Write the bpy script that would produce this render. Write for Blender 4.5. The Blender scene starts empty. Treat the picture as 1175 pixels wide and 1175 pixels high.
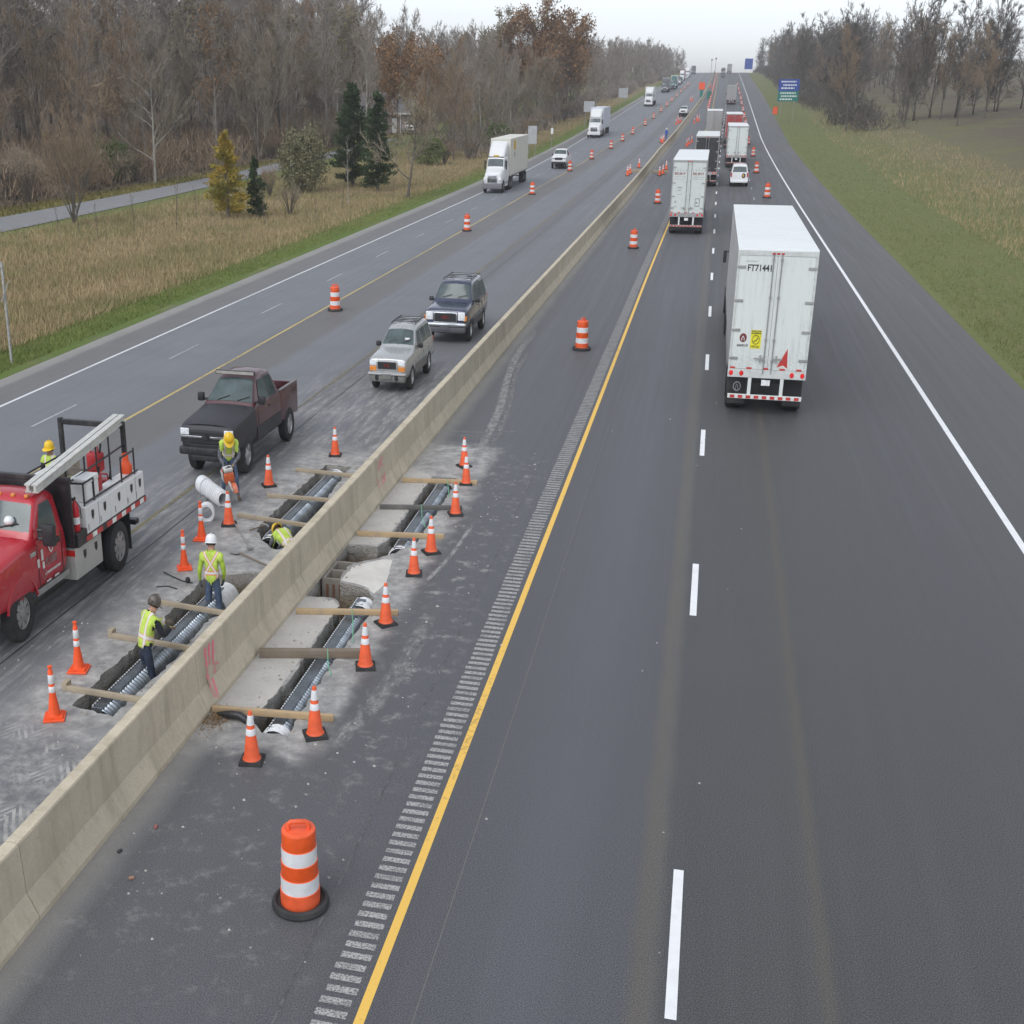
import bpy, bmesh, math, random
import numpy as np
from mathutils import Vector, Matrix
from mathutils.geometry import delaunay_2d_cdt
R = math.radians
scene = bpy.context.scene
col = scene.collection

# ---------------------------------------------------------------- camera
cd = bpy.data.cameras.new('camera'); cam = bpy.data.objects.new('camera', cd); col.objects.link(cam)
cd.sensor_fit = 'HORIZONTAL'; cd.sensor_width = 36.0
cd.lens = 1400.0 / 1175.0 * 36.0
cd.shift_x = 134.5 / 1175.0
cd.shift_y = 0.0004
cd.clip_start = 0.5; cd.clip_end = 6000
fw = Vector((-0.23028563, 0.91555105, -0.32974961)); rt = Vector((0.9697931, 0.24392896, 0.0)); up = rt.cross(fw)
m = Matrix.Identity(4)
for i in range(3):
    m[i][0] = rt[i]; m[i][1] = up[i]; m[i][2] = -fw[i]
m[0][3], m[1][3], m[2][3] = 0.0, 0.0, 10.562
cam.matrix_world = m
scene.camera = cam

# ---------------------------------------------------------------- world, sun, exposure
SUN_EL, SUN_AZ = R(52), R(200)
world = bpy.data.worlds.new('World'); scene.world = world; world.use_nodes = True
wn = world.node_tree; bg = wn.nodes['Background']
sky = wn.nodes.new('ShaderNodeTexSky'); sky.sky_type = 'NISHITA'; sky.sun_disc = False
sky.sun_elevation = SUN_EL; sky.sun_rotation = SUN_AZ
sky.air_density = 1.0; sky.dust_density = 1.2; sky.ozone_density = 1.0
hs = wn.nodes.new('ShaderNodeHueSaturation'); hs.inputs['Saturation'].default_value = 0.16
hs.inputs['Value'].default_value = 1.0
tint = wn.nodes.new('ShaderNodeMix'); tint.data_type = 'RGBA'; tint.blend_type = 'MULTIPLY'; tint.inputs[0].default_value = 1.0; tint.inputs[7].default_value = (.965, 1.0, 1.06, 1)
wn.links.new(sky.outputs[0], hs.inputs['Color']); wn.links.new(hs.outputs[0], tint.inputs[6]); wn.links.new(tint.outputs[2], bg.inputs['Color'])
bg.inputs["Strength"].default_value = 0.15
sl = bpy.data.lights.new('sun', 'SUN'); sl.energy = 0.7; sl.angle = R(40); sl.color = (1.0, 0.97, 0.93)
sun = bpy.data.objects.new('sun', sl); col.objects.link(sun)
sd = Vector((math.sin(SUN_AZ) * math.cos(SUN_EL), math.cos(SUN_AZ) * math.cos(SUN_EL), math.sin(SUN_EL)))
sun.rotation_euler = sd.to_track_quat('Z', 'Y').to_euler()
vs = scene.view_settings
vs.view_transform = 'Standard'; vs.look = 'None'; vs.gamma = 1.0; vs.use_curve_mapping = False
vs.exposure = 0.55
scene.cycles.max_bounces = 6; scene.cycles.volume_bounces = 0; scene.cycles.transparent_max_bounces = 12

# ---------------------------------------------------------------- small tools
HAZE = .00032
ZS = 1.3            # everything in the photograph stands about this much taller than its usual height
rnd = random.Random(7)

def prof(y):
    """height of the road: flat, then a long rise to a crest"""
    if y < 110: return 0.0
    if y < 260: return .0262 * (y - 110) ** 2 / 300
    if y < 900: return 1.965 + .0262 * (y - 260)
    t = min(y, 1150) - 900
    return 18.733 + .0262 * t - .0262 * t * t / 180

def table(t):
    ys = [a for a, b in t]; xs = [b for a, b in t]
    return lambda y: float(np.interp(y, ys, xs))
L_GRASS = table([(0, -25.4), (70, -25.9), (140, -26.4), (330, -26.2), (1300, -26.2)])
L_WHITE = table([(0, -23.55), (130, -23.3), (300, -23.9), (440, -24.1), (1300, -24)])
L_YELL = table([(0, -18.45), (75, -18.4), (130, -18.5), (200, -17.6), (345, -15.3), (900, -14), (1300, -14)])
L_OLD = table([(0, -13.6), (48, -13.25), (130, -13.1), (345, -11), (900, -9.5), (1300, -9.5)])
BARR = table([(0, -8.23), (115, -8.12), (195, -8.0), (230, -7.5), (330, -6.2), (420, -5.2), (700, -4.6), (1300, -4.6)])
R_YELL = table([(0, -3.29), (75, -3.25), (100, -3.15), (230, -2.4), (343, -1.43), (560, -1.37), (850, -1.65), (1300, -2)])
R_DASH = table([(0, .3), (60, .42), (140, .55), (236, 1.08), (400, 2.3), (900, 4.0), (1300, 4)])
R_DASH2 = table([(0, 3.9), (140, 4.2), (236, 4.6), (400, 5.6), (900, 8), (1300, 8)])
R_WHITE = table([(0, 8.0), (145, 8.15), (239, 8.1), (365, 8.9), (470, 9.6), (900, 11.8), (1300, 12.5)])
R_GRASS = table([(0, 11.6), (226, 12.3), (460, 15.0), (850, 17.5), (1300, 18)])
CTRL = [L_GRASS, L_WHITE, L_YELL, L_OLD, BARR, R_YELL, R_DASH, R_DASH2, R_WHITE, R_GRASS]
def lane_u(x, y):
    xs = [c(y) for c in CTRL]; us = [c(20) for c in CTRL]
    if x <= xs[0]: return us[0] + x - xs[0]
    if x >= xs[-1]: return us[-1] + x - xs[-1]
    return float(np.interp(x, xs, us))

def tag(o, label=None, cat=None, group=None, kind=None):
    if label: o['label'] = label
    if cat: o['category'] = cat
    if group: o['group'] = group
    if kind: o['kind'] = kind
    return o

def thing(name, label, cat, loc=(0, 0, 0), rz=0.0, group=None):
    o = bpy.data.objects.new(name, None); col.objects.link(o)
    o.empty_display_size = .2
    o.location = loc; o.rotation_euler = (0, 0, rz)
    return tag(o, label, cat, group)

def copy_tree(o, parent=None):
    c = o.copy(); col.objects.link(c)
    if parent: c.parent = parent
    for ch in list(o.children):
        if ch is not c: copy_tree(ch, c)
    return c

class MB:
    """collects faces (with material slots) and links them as one mesh object"""
    def __init__(s): s.v = []; s.f = []; s.m = []; s.uv = None
    def add(s, vs, fs, mi=0, M=None):
        b = len(s.v)
        if M is not None: vs = [tuple(M @ Vector(p)) for p in vs]
        s.v += [tuple(p) for p in vs]
        s.f += [tuple(b + i for i in f) for f in fs]; s.m += [mi] * len(fs)
        return s
    def box(s, x0, x1, y0, y1, z0, z1, mi=0, M=None, b=0.0):
        if b <= 0:
            vs = [(x, y, z) for z in (z0, z1) for y in (y0, y1) for x in (x0, x1)]
            fs = [(0, 2, 3, 1), (4, 5, 7, 6), (0, 1, 5, 4), (2, 6, 7, 3), (0, 4, 6, 2), (1, 3, 7, 5)]
            return s.add(vs, fs, mi, M)
        b = min(b, (x1 - x0) * .45, (y1 - y0) * .45, (z1 - z0) * .45)
        vs = []; bm = bmesh.new()
        bmesh.ops.create_cube(bm, size=1)
        for v in bm.verts:
            v.co = (x0 + (v.co.x + .5) * (x1 - x0), y0 + (v.co.y + .5) * (y1 - y0), z0 + (v.co.z + .5) * (z1 - z0))
        bmesh.ops.bevel(bm, geom=bm.edges[:], offset=b, segments=2, affect='EDGES', profile=.5)
        s.bm(bm, mi, M); return s
    def bm(s, bm, mi=0, M=None):
        bm.verts.index_update()
        s.add([tuple(v.co) for v in bm.verts], [tuple(v.index for v in f.verts) for f in bm.faces], mi, M); bm.free(); return s
    def prism(s, poly, a, b, axis='x', mi=0, M=None):
        """polygon in the two other axes, extruded from a to b along axis"""
        n = len(poly)
        def P(t, q):
            if axis == 'x': return (t, q[0], q[1])
            if axis == 'y': return (q[0], t, q[1])
            return (q[0], q[1], t)
        vs = [P(a, q) for q in poly] + [P(b, q) for q in poly]
        fs = [tuple(range(n - 1, -1, -1)), tuple(range(n, 2 * n))] + [(i, (i + 1) % n, n + (i + 1) % n, n + i) for i in range(n)]
        return s.add(vs, fs, mi, M)
    def tube(s, pts, r, n=8, mi=0, caps=True, M=None):
        pts = [Vector(p) for p in pts]
        rs = r if isinstance(r, (list, tuple)) else [r] * len(pts)
        vs = []; fs = []; last = None
        for i, p in enumerate(pts):
            d = (pts[min(i + 1, len(pts) - 1)] - pts[max(i - 1, 0)])
            d = d.normalized() if d.length > 1e-9 else Vector((0, 0, 1))
            if last is None:
                a = d.cross(Vector((0, 0, 1))) if abs(d.z) < .9 else d.cross(Vector((1, 0, 0)))
            else:
                a = last - d * last.dot(d)
            a.normalize(); last = a; b2 = d.cross(a)
            for k in range(n):
                t = 2 * math.pi * k / n
                vs.append(tuple(p + (a * math.cos(t) + b2 * math.sin(t)) * rs[i]))
        for i in range(len(pts) - 1):
            for k in range(n):
                k2 = (k + 1) % n
                fs.append((i * n + k, i * n + k2, (i + 1) * n + k2, (i + 1) * n + k))
        if caps:
            fs.append(tuple(range(n - 1, -1, -1))); fs.append(tuple((len(pts) - 1) * n + k for k in range(n)))
        return s.add(vs, fs, mi, M)
    def lathe(s, prof_, n=24, axis='z', c=(0, 0, 0), mi=0, M=None, mis=None):
        """prof_: list of (radius, height)"""
        vs = []
        for r, h in prof_:
            for k in range(n):
                t = 2 * math.pi * k / n
                x, y = r * math.cos(t), r * math.sin(t)
                if axis == 'z': q = (c[0] + x, c[1] + y, c[2] + h)
                elif axis == 'x': q = (c[0] + h, c[1] + x, c[2] + y)
                else: q = (c[0] + x, c[1] + h, c[2] + y)
                vs.append(q)
        for i in range(len(prof_) - 1):
            fs = []
            b = 0
            for k in range(n):
                k2 = (k + 1) % n
                fs.append((i * n + k, i * n + k2, (i + 1) * n + k2, (i + 1) * n + k))
            if i == 0: s.add(vs, fs, mis[i] if mis else mi, M); base = len(s.v) - len(vs)
            else:
                s.f += [tuple(base + j for j in f) for f in fs]; s.m += [mis[i] if mis else mi] * n
        return s
    def panel(s, pts, th, mi=0):
        """thin slab: polygon (3d, outward order) with thickness th inward"""
        p = [Vector(q) for q in pts]
        nrm = (p[1] - p[0]).cross(p[-1] - p[0]).normalized()
        n = len(p)
        vs = [tuple(q) for q in p] + [tuple(q - nrm * th) for q in p]
        fs = [tuple(range(n)), tuple(range(2 * n - 1, n - 1, -1))] + [(i, n + i, n + (i + 1) % n, (i + 1) % n) for i in range(n)]
        return s.add(vs, fs, mi)
    def build(s, name, mats, parent=None, zs=True, smooth=None, loc=None, fix=True):
        me = bpy.data.meshes.new(name)
        k = ZS if zs else 1.0
        me.from_pydata([(p[0], p[1], p[2] * k) for p in s.v], [], s.f)
        if not isinstance(mats, (list, tuple)): mats = [mats]
        for mm in mats: me.materials.append(mm)
        if len(mats) > 1: me.polygons.foreach_set('material_index', s.m)
        if s.uv is not None:
            l = me.uv_layers.new(name='UVMap')
            uv = np.array(s.uv, dtype=np.float32)
            idx = np.empty(len(me.loops), dtype=np.int32); me.loops.foreach_get('vertex_index', idx)
            l.data.foreach_set('uv', uv[idx].ravel())
        if fix:
            bm = bmesh.new(); bm.from_mesh(me); bmesh.ops.recalc_face_normals(bm, faces=bm.faces); bm.to_mesh(me); bm.free()
        if smooth is not None:
            me.shade_smooth(); me.set_sharp_from_angle(angle=R(smooth))
        me.update()
        o = bpy.data.objects.new(name, me); col.objects.link(o)
        if parent: o.parent = parent
        if loc: o.location = loc
        return o

def text_part(s, size, mat_, parent, M, name='lettering', zs=True, bold=0.0, extr=.002, align='CENTER'):
    """flat lettering standing on a surface: M places the text plane (x right, y up) in the parent's frame"""
    cu = bpy.data.curves.new(name, 'FONT'); cu.body = s; cu.size = size; cu.align_x = align; cu.align_y = 'CENTER'
    cu.extrude = extr; cu.offset = bold; cu.resolution_u = 2
    tmp = bpy.data.objects.new(name, cu); col.objects.link(tmp)
    dg = bpy.context.evaluated_depsgraph_get()
    me = bpy.data.meshes.new_from_object(tmp.evaluated_get(dg))
    bpy.data.objects.remove(tmp); bpy.data.curves.remove(cu)
    me.name = name
    me.transform(M)
    if zs: me.transform(Matrix.Diagonal((1, 1, ZS, 1)))
    me.materials.clear(); me.materials.append(mat_)
    o = bpy.data.objects.new(name, me); col.objects.link(o); o.parent = parent
    return o
def plane_M(o, x, y):
    x = Vector(x).normalized(); y = Vector(y).normalized(); z = x.cross(y)
    mm = Matrix.Identity(4)
    for i in range(3): mm[i][0] = x[i]; mm[i][1] = y[i]; mm[i][2] = z[i]; mm[i][3] = o[i]
    return mm

def scribble(m_, parent, axis, a, b, u0, u1, z0, z1, n, seed, name='lettering'):
    """a row of strokes for a line of writing too small to read"""
    r = random.Random(seed); q = MB(); w = (u1 - u0) / n; h = z1 - z0
    for k in range(n):
        u = u0 + k * w; t = w * .26
        segs = [(u, u + t, z0, z1)]
        if r.random() < .75: segs.append((u + w * .5, u + w * .5 + t, z0 if r.random() < .6 else z0 + h * .45, z1))
        for f in r.sample((0, .4, .8), 2): segs.append((u + t * 1.01, u + w * .5 - t * .01, z0 + h * f, z0 + h * (f + .2)))
        for x0, x1, c, d in segs:
            if axis == 'x': q.box(a, b, x0, x1, c, d)
            else: q.box(x0, x1, a, b, c, d)
    return q.build(name, m_, parent)

def boolean_cut(o, cutters):
    """cut closed cutter meshes (list of MB) out of object o"""
    tmp = []
    for c in cutters:
        q = c.build('tmp_cutter', M_DARK); tmp.append(q)
        md = o.modifiers.new('b', 'BOOLEAN'); md.operation = 'DIFFERENCE'; md.object = q; md.solver = 'EXACT'
    dg = bpy.context.evaluated_depsgraph_get()
    me = bpy.data.meshes.new_from_object(o.evaluated_get(dg))
    o.modifiers.clear(); old = o.data; me.name = old.name; o.data = me
    for q in tmp: 
        mm = q.data; bpy.data.objects.remove(q); bpy.data.meshes.remove(mm)
    bpy.data.meshes.remove(old)
    me.shade_smooth(); me.set_sharp_from_angle(angle=R(28))

# ---------------------------------------------------------------- materials
class NT:
    def __init__(s, name):
        s.mat = bpy.data.materials.new(name); s.mat.use_nodes = True
        s.t = s.mat.node_tree; s.b = s.t.nodes['Principled BSDF']
    def n(s, typ, **kw):
        q = s.t.nodes.new(typ)
        for k, v in kw.items(): setattr(q, k, v)
        return q
    def set(s, sock, v):
        if isinstance(v, bpy.types.NodeSocket): s.t.links.new(v, sock)
        elif v is not None: sock.default_value = v
    def math(s, op, a, b=None, clamp=False):
        q = s.n('ShaderNodeMath', operation=op, use_clamp=clamp); s.set(q.inputs[0], a)
        if b is not None: s.set(q.inputs[1], b)
        return q.outputs[0]
    def mix(s, f, a, b, typ='MIX'):
        q = s.n('ShaderNodeMix', data_type='RGBA', blend_type=typ)
        s.set(q.inputs[0], f)
        for k, v in ((6, a), (7, b)):
            if isinstance(v, tuple): v = (v[0], v[1], v[2], 1)
            s.set(q.inputs[k], v)
        return q.outputs[2]
    def noise(s, vec, scale, detail=3, rough=.55, dist=0.0):
        q = s.n('ShaderNodeTexNoise'); s.set(q.inputs['Vector'], vec)
        q.inputs['Scale'].default_value = scale; q.inputs['Detail'].default_value = detail
        q.inputs['Roughness'].default_value = rough; q.inputs['Distortion'].default_value = dist
        return q.outputs['Fac']
    def coord(s, which='Object'):
        return s.n('ShaderNodeTexCoord').outputs[which]
    def mapping(s, vec, scale=(1, 1, 1), loc=(0, 0, 0)):
        q = s.n('ShaderNodeMapping'); s.set(q.inputs['Vector'], vec); q.inputs['Scale'].default_value = scale
        q.inputs['Location'].default_value = loc
        return q.outputs[0]
    def rng(s, v, a, b, c=0.0, d=1.0, smooth=True):
        q = s.n('ShaderNodeMapRange'); q.interpolation_type = 'SMOOTHSTEP' if smooth else 'LINEAR'
        s.set(q.inputs[0], v); q.inputs[1].default_value = a; q.inputs[2].default_value = b
        q.inputs[3].default_value = c; q.inputs[4].default_value = d
        return q.outputs[0]
    def sep(s, v):
        q = s.n('ShaderNodeSeparateXYZ'); s.set(q.inputs[0], v); return q.outputs
    def comb(s, x, y, z):
        q = s.n('ShaderNodeCombineXYZ'); s.set(q.inputs[0], x); s.set(q.inputs[1], y); s.set(q.inputs[2], z); return q.outputs[0]
    def ramp(s, f, stops, interp='LINEAR'):
        q = s.n('ShaderNodeValToRGB'); s.set(q.inputs[0], f); cr = q.color_ramp; cr.interpolation = interp
        while len(cr.elements) < len(stops): cr.elements.new(.5)
        for e, (p, c) in zip(cr.elements, stops):
            e.position = p; e.color = (c[0], c[1], c[2], 1)
        return q.outputs[0]
    def bump(s, h, strength=.4, dist=.02):
        q = s.n('ShaderNodeBump'); q.inputs['Strength'].default_value = strength; q.inputs['Distance'].default_value = dist
        s.set(q.inputs['Height'], h); s.t.links.new(q.outputs[0], s.b.inputs['Normal'])
    def out(s, colr=None, rough=None, metal=None, spec=None):
        if colr is not None:
            if isinstance(colr, tuple): colr = (colr[0], colr[1], colr[2], 1)
            s.set(s.b.inputs['Base Color'], colr)
        if rough is not None: s.set(s.b.inputs['Roughness'], rough)
        if metal is not None: s.b.inputs['Metallic'].default_value = metal
        if spec is not None: s.b.inputs['Specular IOR Level'].default_value = spec
        return s.mat

def mat(name, c, rough=.5, metal=0.0, var=.12, scale=6.0, bump=0.0, coat=0.0, spec=.5, dirt=0.0, dirtc=(.16, .145, .125)):
    """plain material with procedural unevenness and dirt"""
    t = NT(name); co = t.coord()
    n1 = t.noise(co, scale, 4, .6)
    cc = t.mix(t.rng(n1, .3, .7, 0, 1), tuple(x * (1 - var) for x in c), tuple(min(1, x * (1 + var)) for x in c))
    if dirt > 0:
        n2 = t.noise(co, scale * .5, 5, .7)
        cc = t.mix(t.rng(n2, .45, .75, 0, dirt), cc, dirtc)
    t.out(cc, t.rng(n1, .2, .8, max(.02, rough - .08), min(1, rough + .08)), metal, spec)
    if bump > 0: t.bump(t.noise(co, scale * 6, 3, .6), bump, .01)
    if coat > 0: t.b.inputs['Coat Weight'].default_value = coat; t.b.inputs['Coat Roughness'].default_value = .05
    return t.mat

M_DARK = mat('black_plastic', (.02, .02, .021), .6)
M_BLK = mat('black_paint', (.022, .022, .025), .4, dirt=.25)
M_RUB = mat('tyre_rubber', (.028, .028, .029), .8, dirt=.45, dirtc=(.09, .085, .078), scale=3)
M_GLASS = mat('tinted_glass', (.06, .085, .085), .06, spec=.7, var=.3, scale=1.5)
M_CHROME = mat('chrome', (.62, .63, .64), .18, 1.0)
M_STEEL = mat('grey_steel', (.38, .38, .37), .45, .6, dirt=.25)
M_ALU = mat('aluminium', (.62, .63, .64), .35, .85, dirt=.2)
M_WHITE = mat('white_paint', (.74, .745, .74), .4, var=.04, dirt=.14, scale=1.2)
M_TRAIL = mat('trailer_white', (.66, .69, .66), .45, var=.04, dirt=.22, scale=.8, dirtc=(.40, .41, .38))
M_ROOF = mat('trailer_roof', (.74, .76, .76), .5, var=.04, dirt=.15, scale=.6, dirtc=(.45, .45, .43))
M_HEAD = mat('headlight_glass', (.75, .77, .78), .1, spec=.9, var=.2, scale=14)
M_AMBER = mat('amber_lens', (.7, .25, .05), .2, var=.15)
M_REDL = mat('red_lens', (.5, .03, .025), .2, var=.15)
M_TAPE_R = mat('red_tape', (.5, .045, .04), .35)
M_TAPE_W = mat('white_tape', (.78, .78, .76), .3)
M_ORANGE = mat('cone_orange', (.80, .115, .035), .55, var=.14, scale=5, dirt=.3, dirtc=(.4, .12, .06))
M_CORANGE = mat('cone_orange_fresh', (.86, .10, .022), .45, var=.08, dirt=.08, dirtc=(.4, .12, .06))
M_REFL = mat('white_reflective', (.72, .73, .74), .35, var=.1, scale=9, dirt=.3)
M_REFO = mat('orange_reflective', (.68, .085, .012), .35, var=.08, scale=9)
M_LIME = (.46, .70, .07)
# ---------------------------------------------------------------- road surface
def road_material():
    t = NT('asphalt'); uv = t.coord('UV'); co = t.coord()
    u, v, _ = t.sep(uv)
    # wandering edge between the bands
    wob = t.math('MULTIPLY', t.math('SUBTRACT', t.noise(co, .9, 4, .6), .5), .22)
    uu = t.math('ADD', u, wob)
    f = t.math('DIVIDE', t.math('ADD', uu, 27.0), 42.0)
    S = [(-25.6, (0.340, 0.320, 0.285)), (-25.05, (0.300, 0.285, 0.255)), (-24.85, (0.150, 0.143, 0.135)), (-23.6, (0.150, 0.145, 0.140)), (-23.35, (0.168, 0.178, 0.197)), (-20.2, (0.172, 0.181, 0.201)),
         (-18.6, (0.152, 0.158, 0.175)), (-18.35, (0.122, 0.115, 0.108)), (-16.6, (0.128, 0.122, 0.115)), (-16.3, (0.160, 0.167, 0.182)),
         (-13.9, (0.155, 0.160, 0.175)), (-13.3, (0.106, 0.108, 0.113)), (-12.3, (0.110, 0.112, 0.116)), (-11.9, (0.140, 0.144, 0.155)), (-8.6, (0.138, 0.140, 0.148)),
         (-8.0, (0.320, 0.301, 0.271)), (-7.72, (0.289, 0.277, 0.253)), (-7.35, (0.084, 0.086, 0.093)), (-4.6, (0.067, 0.069, 0.076)), (-3.0, (0.054, 0.055, 0.062)), (-1.5, (0.072, 0.076, 0.087)), (-.17, (0.052, 0.054, 0.062)), (-.12, (0.090, 0.076, 0.058)), (.08, (0.081, 0.073, 0.062)),
         (.14, (0.033, 0.034, 0.035)), (2.03, (0.034, 0.033, 0.033)), (2.08, (0.066, 0.050, 0.033)), (2.24, (0.062, 0.050, 0.033)), (2.30, (0.033, 0.033, 0.034)),
         (6.0, (0.038, 0.039, 0.042)), (8.2, (0.050, 0.050, 0.050)), (12.0, (0.068, 0.066, 0.062))]
    base = t.ramp(f, [((x + 27) / 42, c) for x, c in S])
    # wear: long streaks, blotches, aggregate
    st = t.noise(t.mapping(co, (3.2, .05, 1)), 1.0, 5, .65)
    base = t.mix(t.math('MULTIPLY', t.rng(st, .3, .72, 0, .5), t.rng(u, -9, -6, 1, .42)), base, t.mix(.5, base, (.21, .21, .215)))
    bl = t.noise(co, .35, 5, .6)
    base = t.mix(t.rng(bl, .4, .75, 0, .2), base, (.06, .061, .065))
    ag = t.noise(co, 55, 2, .7)
    base = t.mix(t.rng(ag, .35, .68, 0, .75), t.mix(.26, base, (0, 0, 0)), t.mix(.26, base, (.45, .45, .46)))
    # concrete dust of the works
    nz = t.math('SUBTRACT', t.noise(co, 1.4, 5, .62), .5)
    du = t.math('ADD', u, t.math('MULTIPLY', nz, .9)); dv = t.math('ADD', v, t.math('MULTIPLY', nz, 2.2))
    def box(a, b, c, d, su, sv):
        p = t.math('MULTIPLY', t.rng(du, a - su, a + su), t.rng(du, b - su, b + su, 1, 0))
        q = t.math('MULTIPLY', t.rng(dv, c - sv, c + sv), t.rng(dv, d - sv, d + sv, 1, 0))
        return t.math('MULTIPLY', p, q)
    fine = t.rng(t.noise(co, 4.5, 6, .72), .36, .64)
    strk = t.rng(t.noise(t.mapping(co, (5, .55, 1)), 1.0, 6, .7), .42, .66)
    spot = t.rng(t.noise(co, 2.6, 6, .75), .52, .68)
    # tread marks: chevrons along two wheel tracks
    w = t.n('ShaderNodeTexWave', wave_type='BANDS', bands_direction='Y'); w.inputs['Scale'].default_value = 1.5; w.inputs['Distortion'].default_value = 2.2
    w.inputs['Detail'].default_value = 2; w.inputs['Detail Scale'].default_value = 3
    chev = t.comb(u, t.math('ADD', v, t.math('ABSOLUTE', t.math('SUBTRACT', t.math('FRACT', t.math('MULTIPLY', u, 1.6)), .5))), 0)
    t.set(w.inputs['Vector'], chev)
    tread = t.math('MULTIPLY', t.rng(w.outputs['Fac'], .3, .7), t.rng(t.noise(co, 1.1, 4, .6), .38, .58))
    terms = [(box(-8.2, -5.72, 16.9, 36.0, .28, .5), t.math('ADD', .55, t.math('MULTIPLY', fine, .4))),
             (box(-11.5, -8.2, 16.6, 34.5, .5, .9), t.math('ADD', .5, t.math('MULTIPLY', fine, .45))),
             (box(-11.6, -8.2, 9.0, 17.3, .7, 1.6), t.math('MULTIPLY', tread, .75)),
             (box(-11.0, -8.3, 13.5, 18.5, .8, 1.6), t.math('MULTIPLY', fine, .6)),
             (box(-14.6, -10.8, 15.0, 44.0, 1.0, 5.0), t.math('MULTIPLY', strk, .5)),
             (box(-12.2, -8.5, 33.0, 47.0, .7, 2.5), t.math('MULTIPLY', strk, .62)),
             (box(-5.7, -4.1, 16.5, 35.0, .5, 1.5), t.math('MULTIPLY', spot, .5)),
             (box(-7.9, -4.3, 11.0, 17.5, .7, 1.6), t.math('MULTIPLY', spot, .28))]
    tot = None
    for a, b in terms:
        q = t.math('MULTIPLY', a, b); tot = q if tot is None else t.math('MAXIMUM', tot, q)
    dustc = t.mix(t.rng(t.noise(co, 2.2, 5, .65), .3, .7), (.27, .262, .25), (.50, .485, .455))
    base = t.mix(tot, base, dustc)
    t.out(base, t.rng(st, .2, .8, .52, .70), 0, .45)
    t.bump(ag, .22, .005)
    return t.mat
M_ROAD = road_material()

def concrete(name, c, stain=(.2, .18, .14), amt=.5, scale=1.0, bump=.25, streak=True):
    t = NT(name); co = t.coord()
    a = t.noise(co, 1.3 * scale, 6, .65); b = t.noise(co, 26 * scale, 3, .7)
    cc = t.mix(t.rng(a, .3, .72), c, tuple(min(1, x * 1.22) for x in c))
    if streak:
        s_ = t.noise(t.mapping(co, (1.2, 1.6, .18)), 1.6, 6, .7)
        cc = t.mix(t.rng(s_, .46, .72, 0, amt), cc, stain)
    sp = t.noise(co, 7 * scale, 5, .75)
    cc = t.mix(t.rng(sp, .56, .74, 0, amt * .7), cc, tuple(x * .6 for x in stain))
    cc = t.mix(t.rng(b, .35, .7, 0, .3), cc, tuple(x * .75 for x in c))
    t.out(cc, .88, 0, .25); t.bump(t.math('ADD', t.math('MULTIPLY', b, .4), a), bump, .015)
    return t.mat
M_BARR = concrete('barrier_concrete', (.50, .44, .335), (.35, .305, .22), .62, streak=True, bump=.1)
M_SLAB = concrete('slab_concrete', (.45, .43, .395), (.24, .215, .18), .95, 1.0, .5, False)
M_WEDGE = concrete('broken_concrete', (.58, .56, .52), (.3, .28, .24), .4, 1.6, .5, False)
def earth():
    t = NT('cut_earth'); co = t.coord(); x, y, z = t.sep(co)
    n = t.noise(co, 5, 6, .7); k = t.noise(co, 22, 4, .7)
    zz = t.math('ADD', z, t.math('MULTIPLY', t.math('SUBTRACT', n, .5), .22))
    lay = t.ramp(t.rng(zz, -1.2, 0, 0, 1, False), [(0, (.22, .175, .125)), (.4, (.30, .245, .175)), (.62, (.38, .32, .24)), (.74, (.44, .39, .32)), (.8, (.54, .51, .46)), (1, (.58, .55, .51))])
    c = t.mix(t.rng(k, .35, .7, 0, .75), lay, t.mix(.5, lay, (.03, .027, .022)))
    t.out(c, .95, 0, .15); t.bump(t.math('ADD', n, k), 1.0, .09)
    return t.mat
M_EARTH = earth()
M_SAND = mat('sand_fill', (.30, .27, .225), .95, var=.35, scale=5, bump=.6)
M_LINEW = mat('white_road_paint', (.80, .805, .81), .6, var=.06, scale=5, dirt=.34, dirtc=(.42, .42, .42), bump=.3)
def worn_paint(name, c, under, thr):
    t = NT(name); co = t.coord()
    n = t.noise(co, 9, 6, .75); n2 = t.noise(t.mapping(co, (2, .12, 1)), 1.0, 4, .6)
    q = t.rng(t.math('ADD', n, t.math('MULTIPLY', t.math('SUBTRACT', n2, .5), .7)), thr - .07, thr + .07)
    t.out(t.mix(q, under, c), .65, 0, .3); return t.mat
M_LINEY = worn_paint('yellow_road_paint', (.80, .50, .11), (.50, .32, .09), .38)
M_LINEY_L = worn_paint('worn_yellow_paint', (.52, .40, .16), (.20, .185, .14), .45)
M_LINEO = worn_paint('old_yellow_paint', (.22, .185, .085), (.11, .105, .10), .5)
M_LINEW_L = worn_paint('worn_white_paint', (.66, .67, .68), (.4, .4, .41), .4)
M_LINEW_F = worn_paint('faded_white_paint', (.42, .43, .45), (.22, .225, .235), .45)
def rumble_mat():
    t = NT('milled_asphalt'); co = t.coord()
    n = t.noise(co, 34, 4, .75); n2 = t.noise(co, 3, 3, .6)
    c = t.mix(t.rng(n, .36, .58), (.10, .10, .102), (.46, .455, .44))
    t.out(t.mix(t.rng(n2, .45, .7, 0, .4), c, (.09, .09, .095)), .85, 0, .2); t.bump(n, .8, .012); return t.mat
M_RUMB = rumble_mat()

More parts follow.
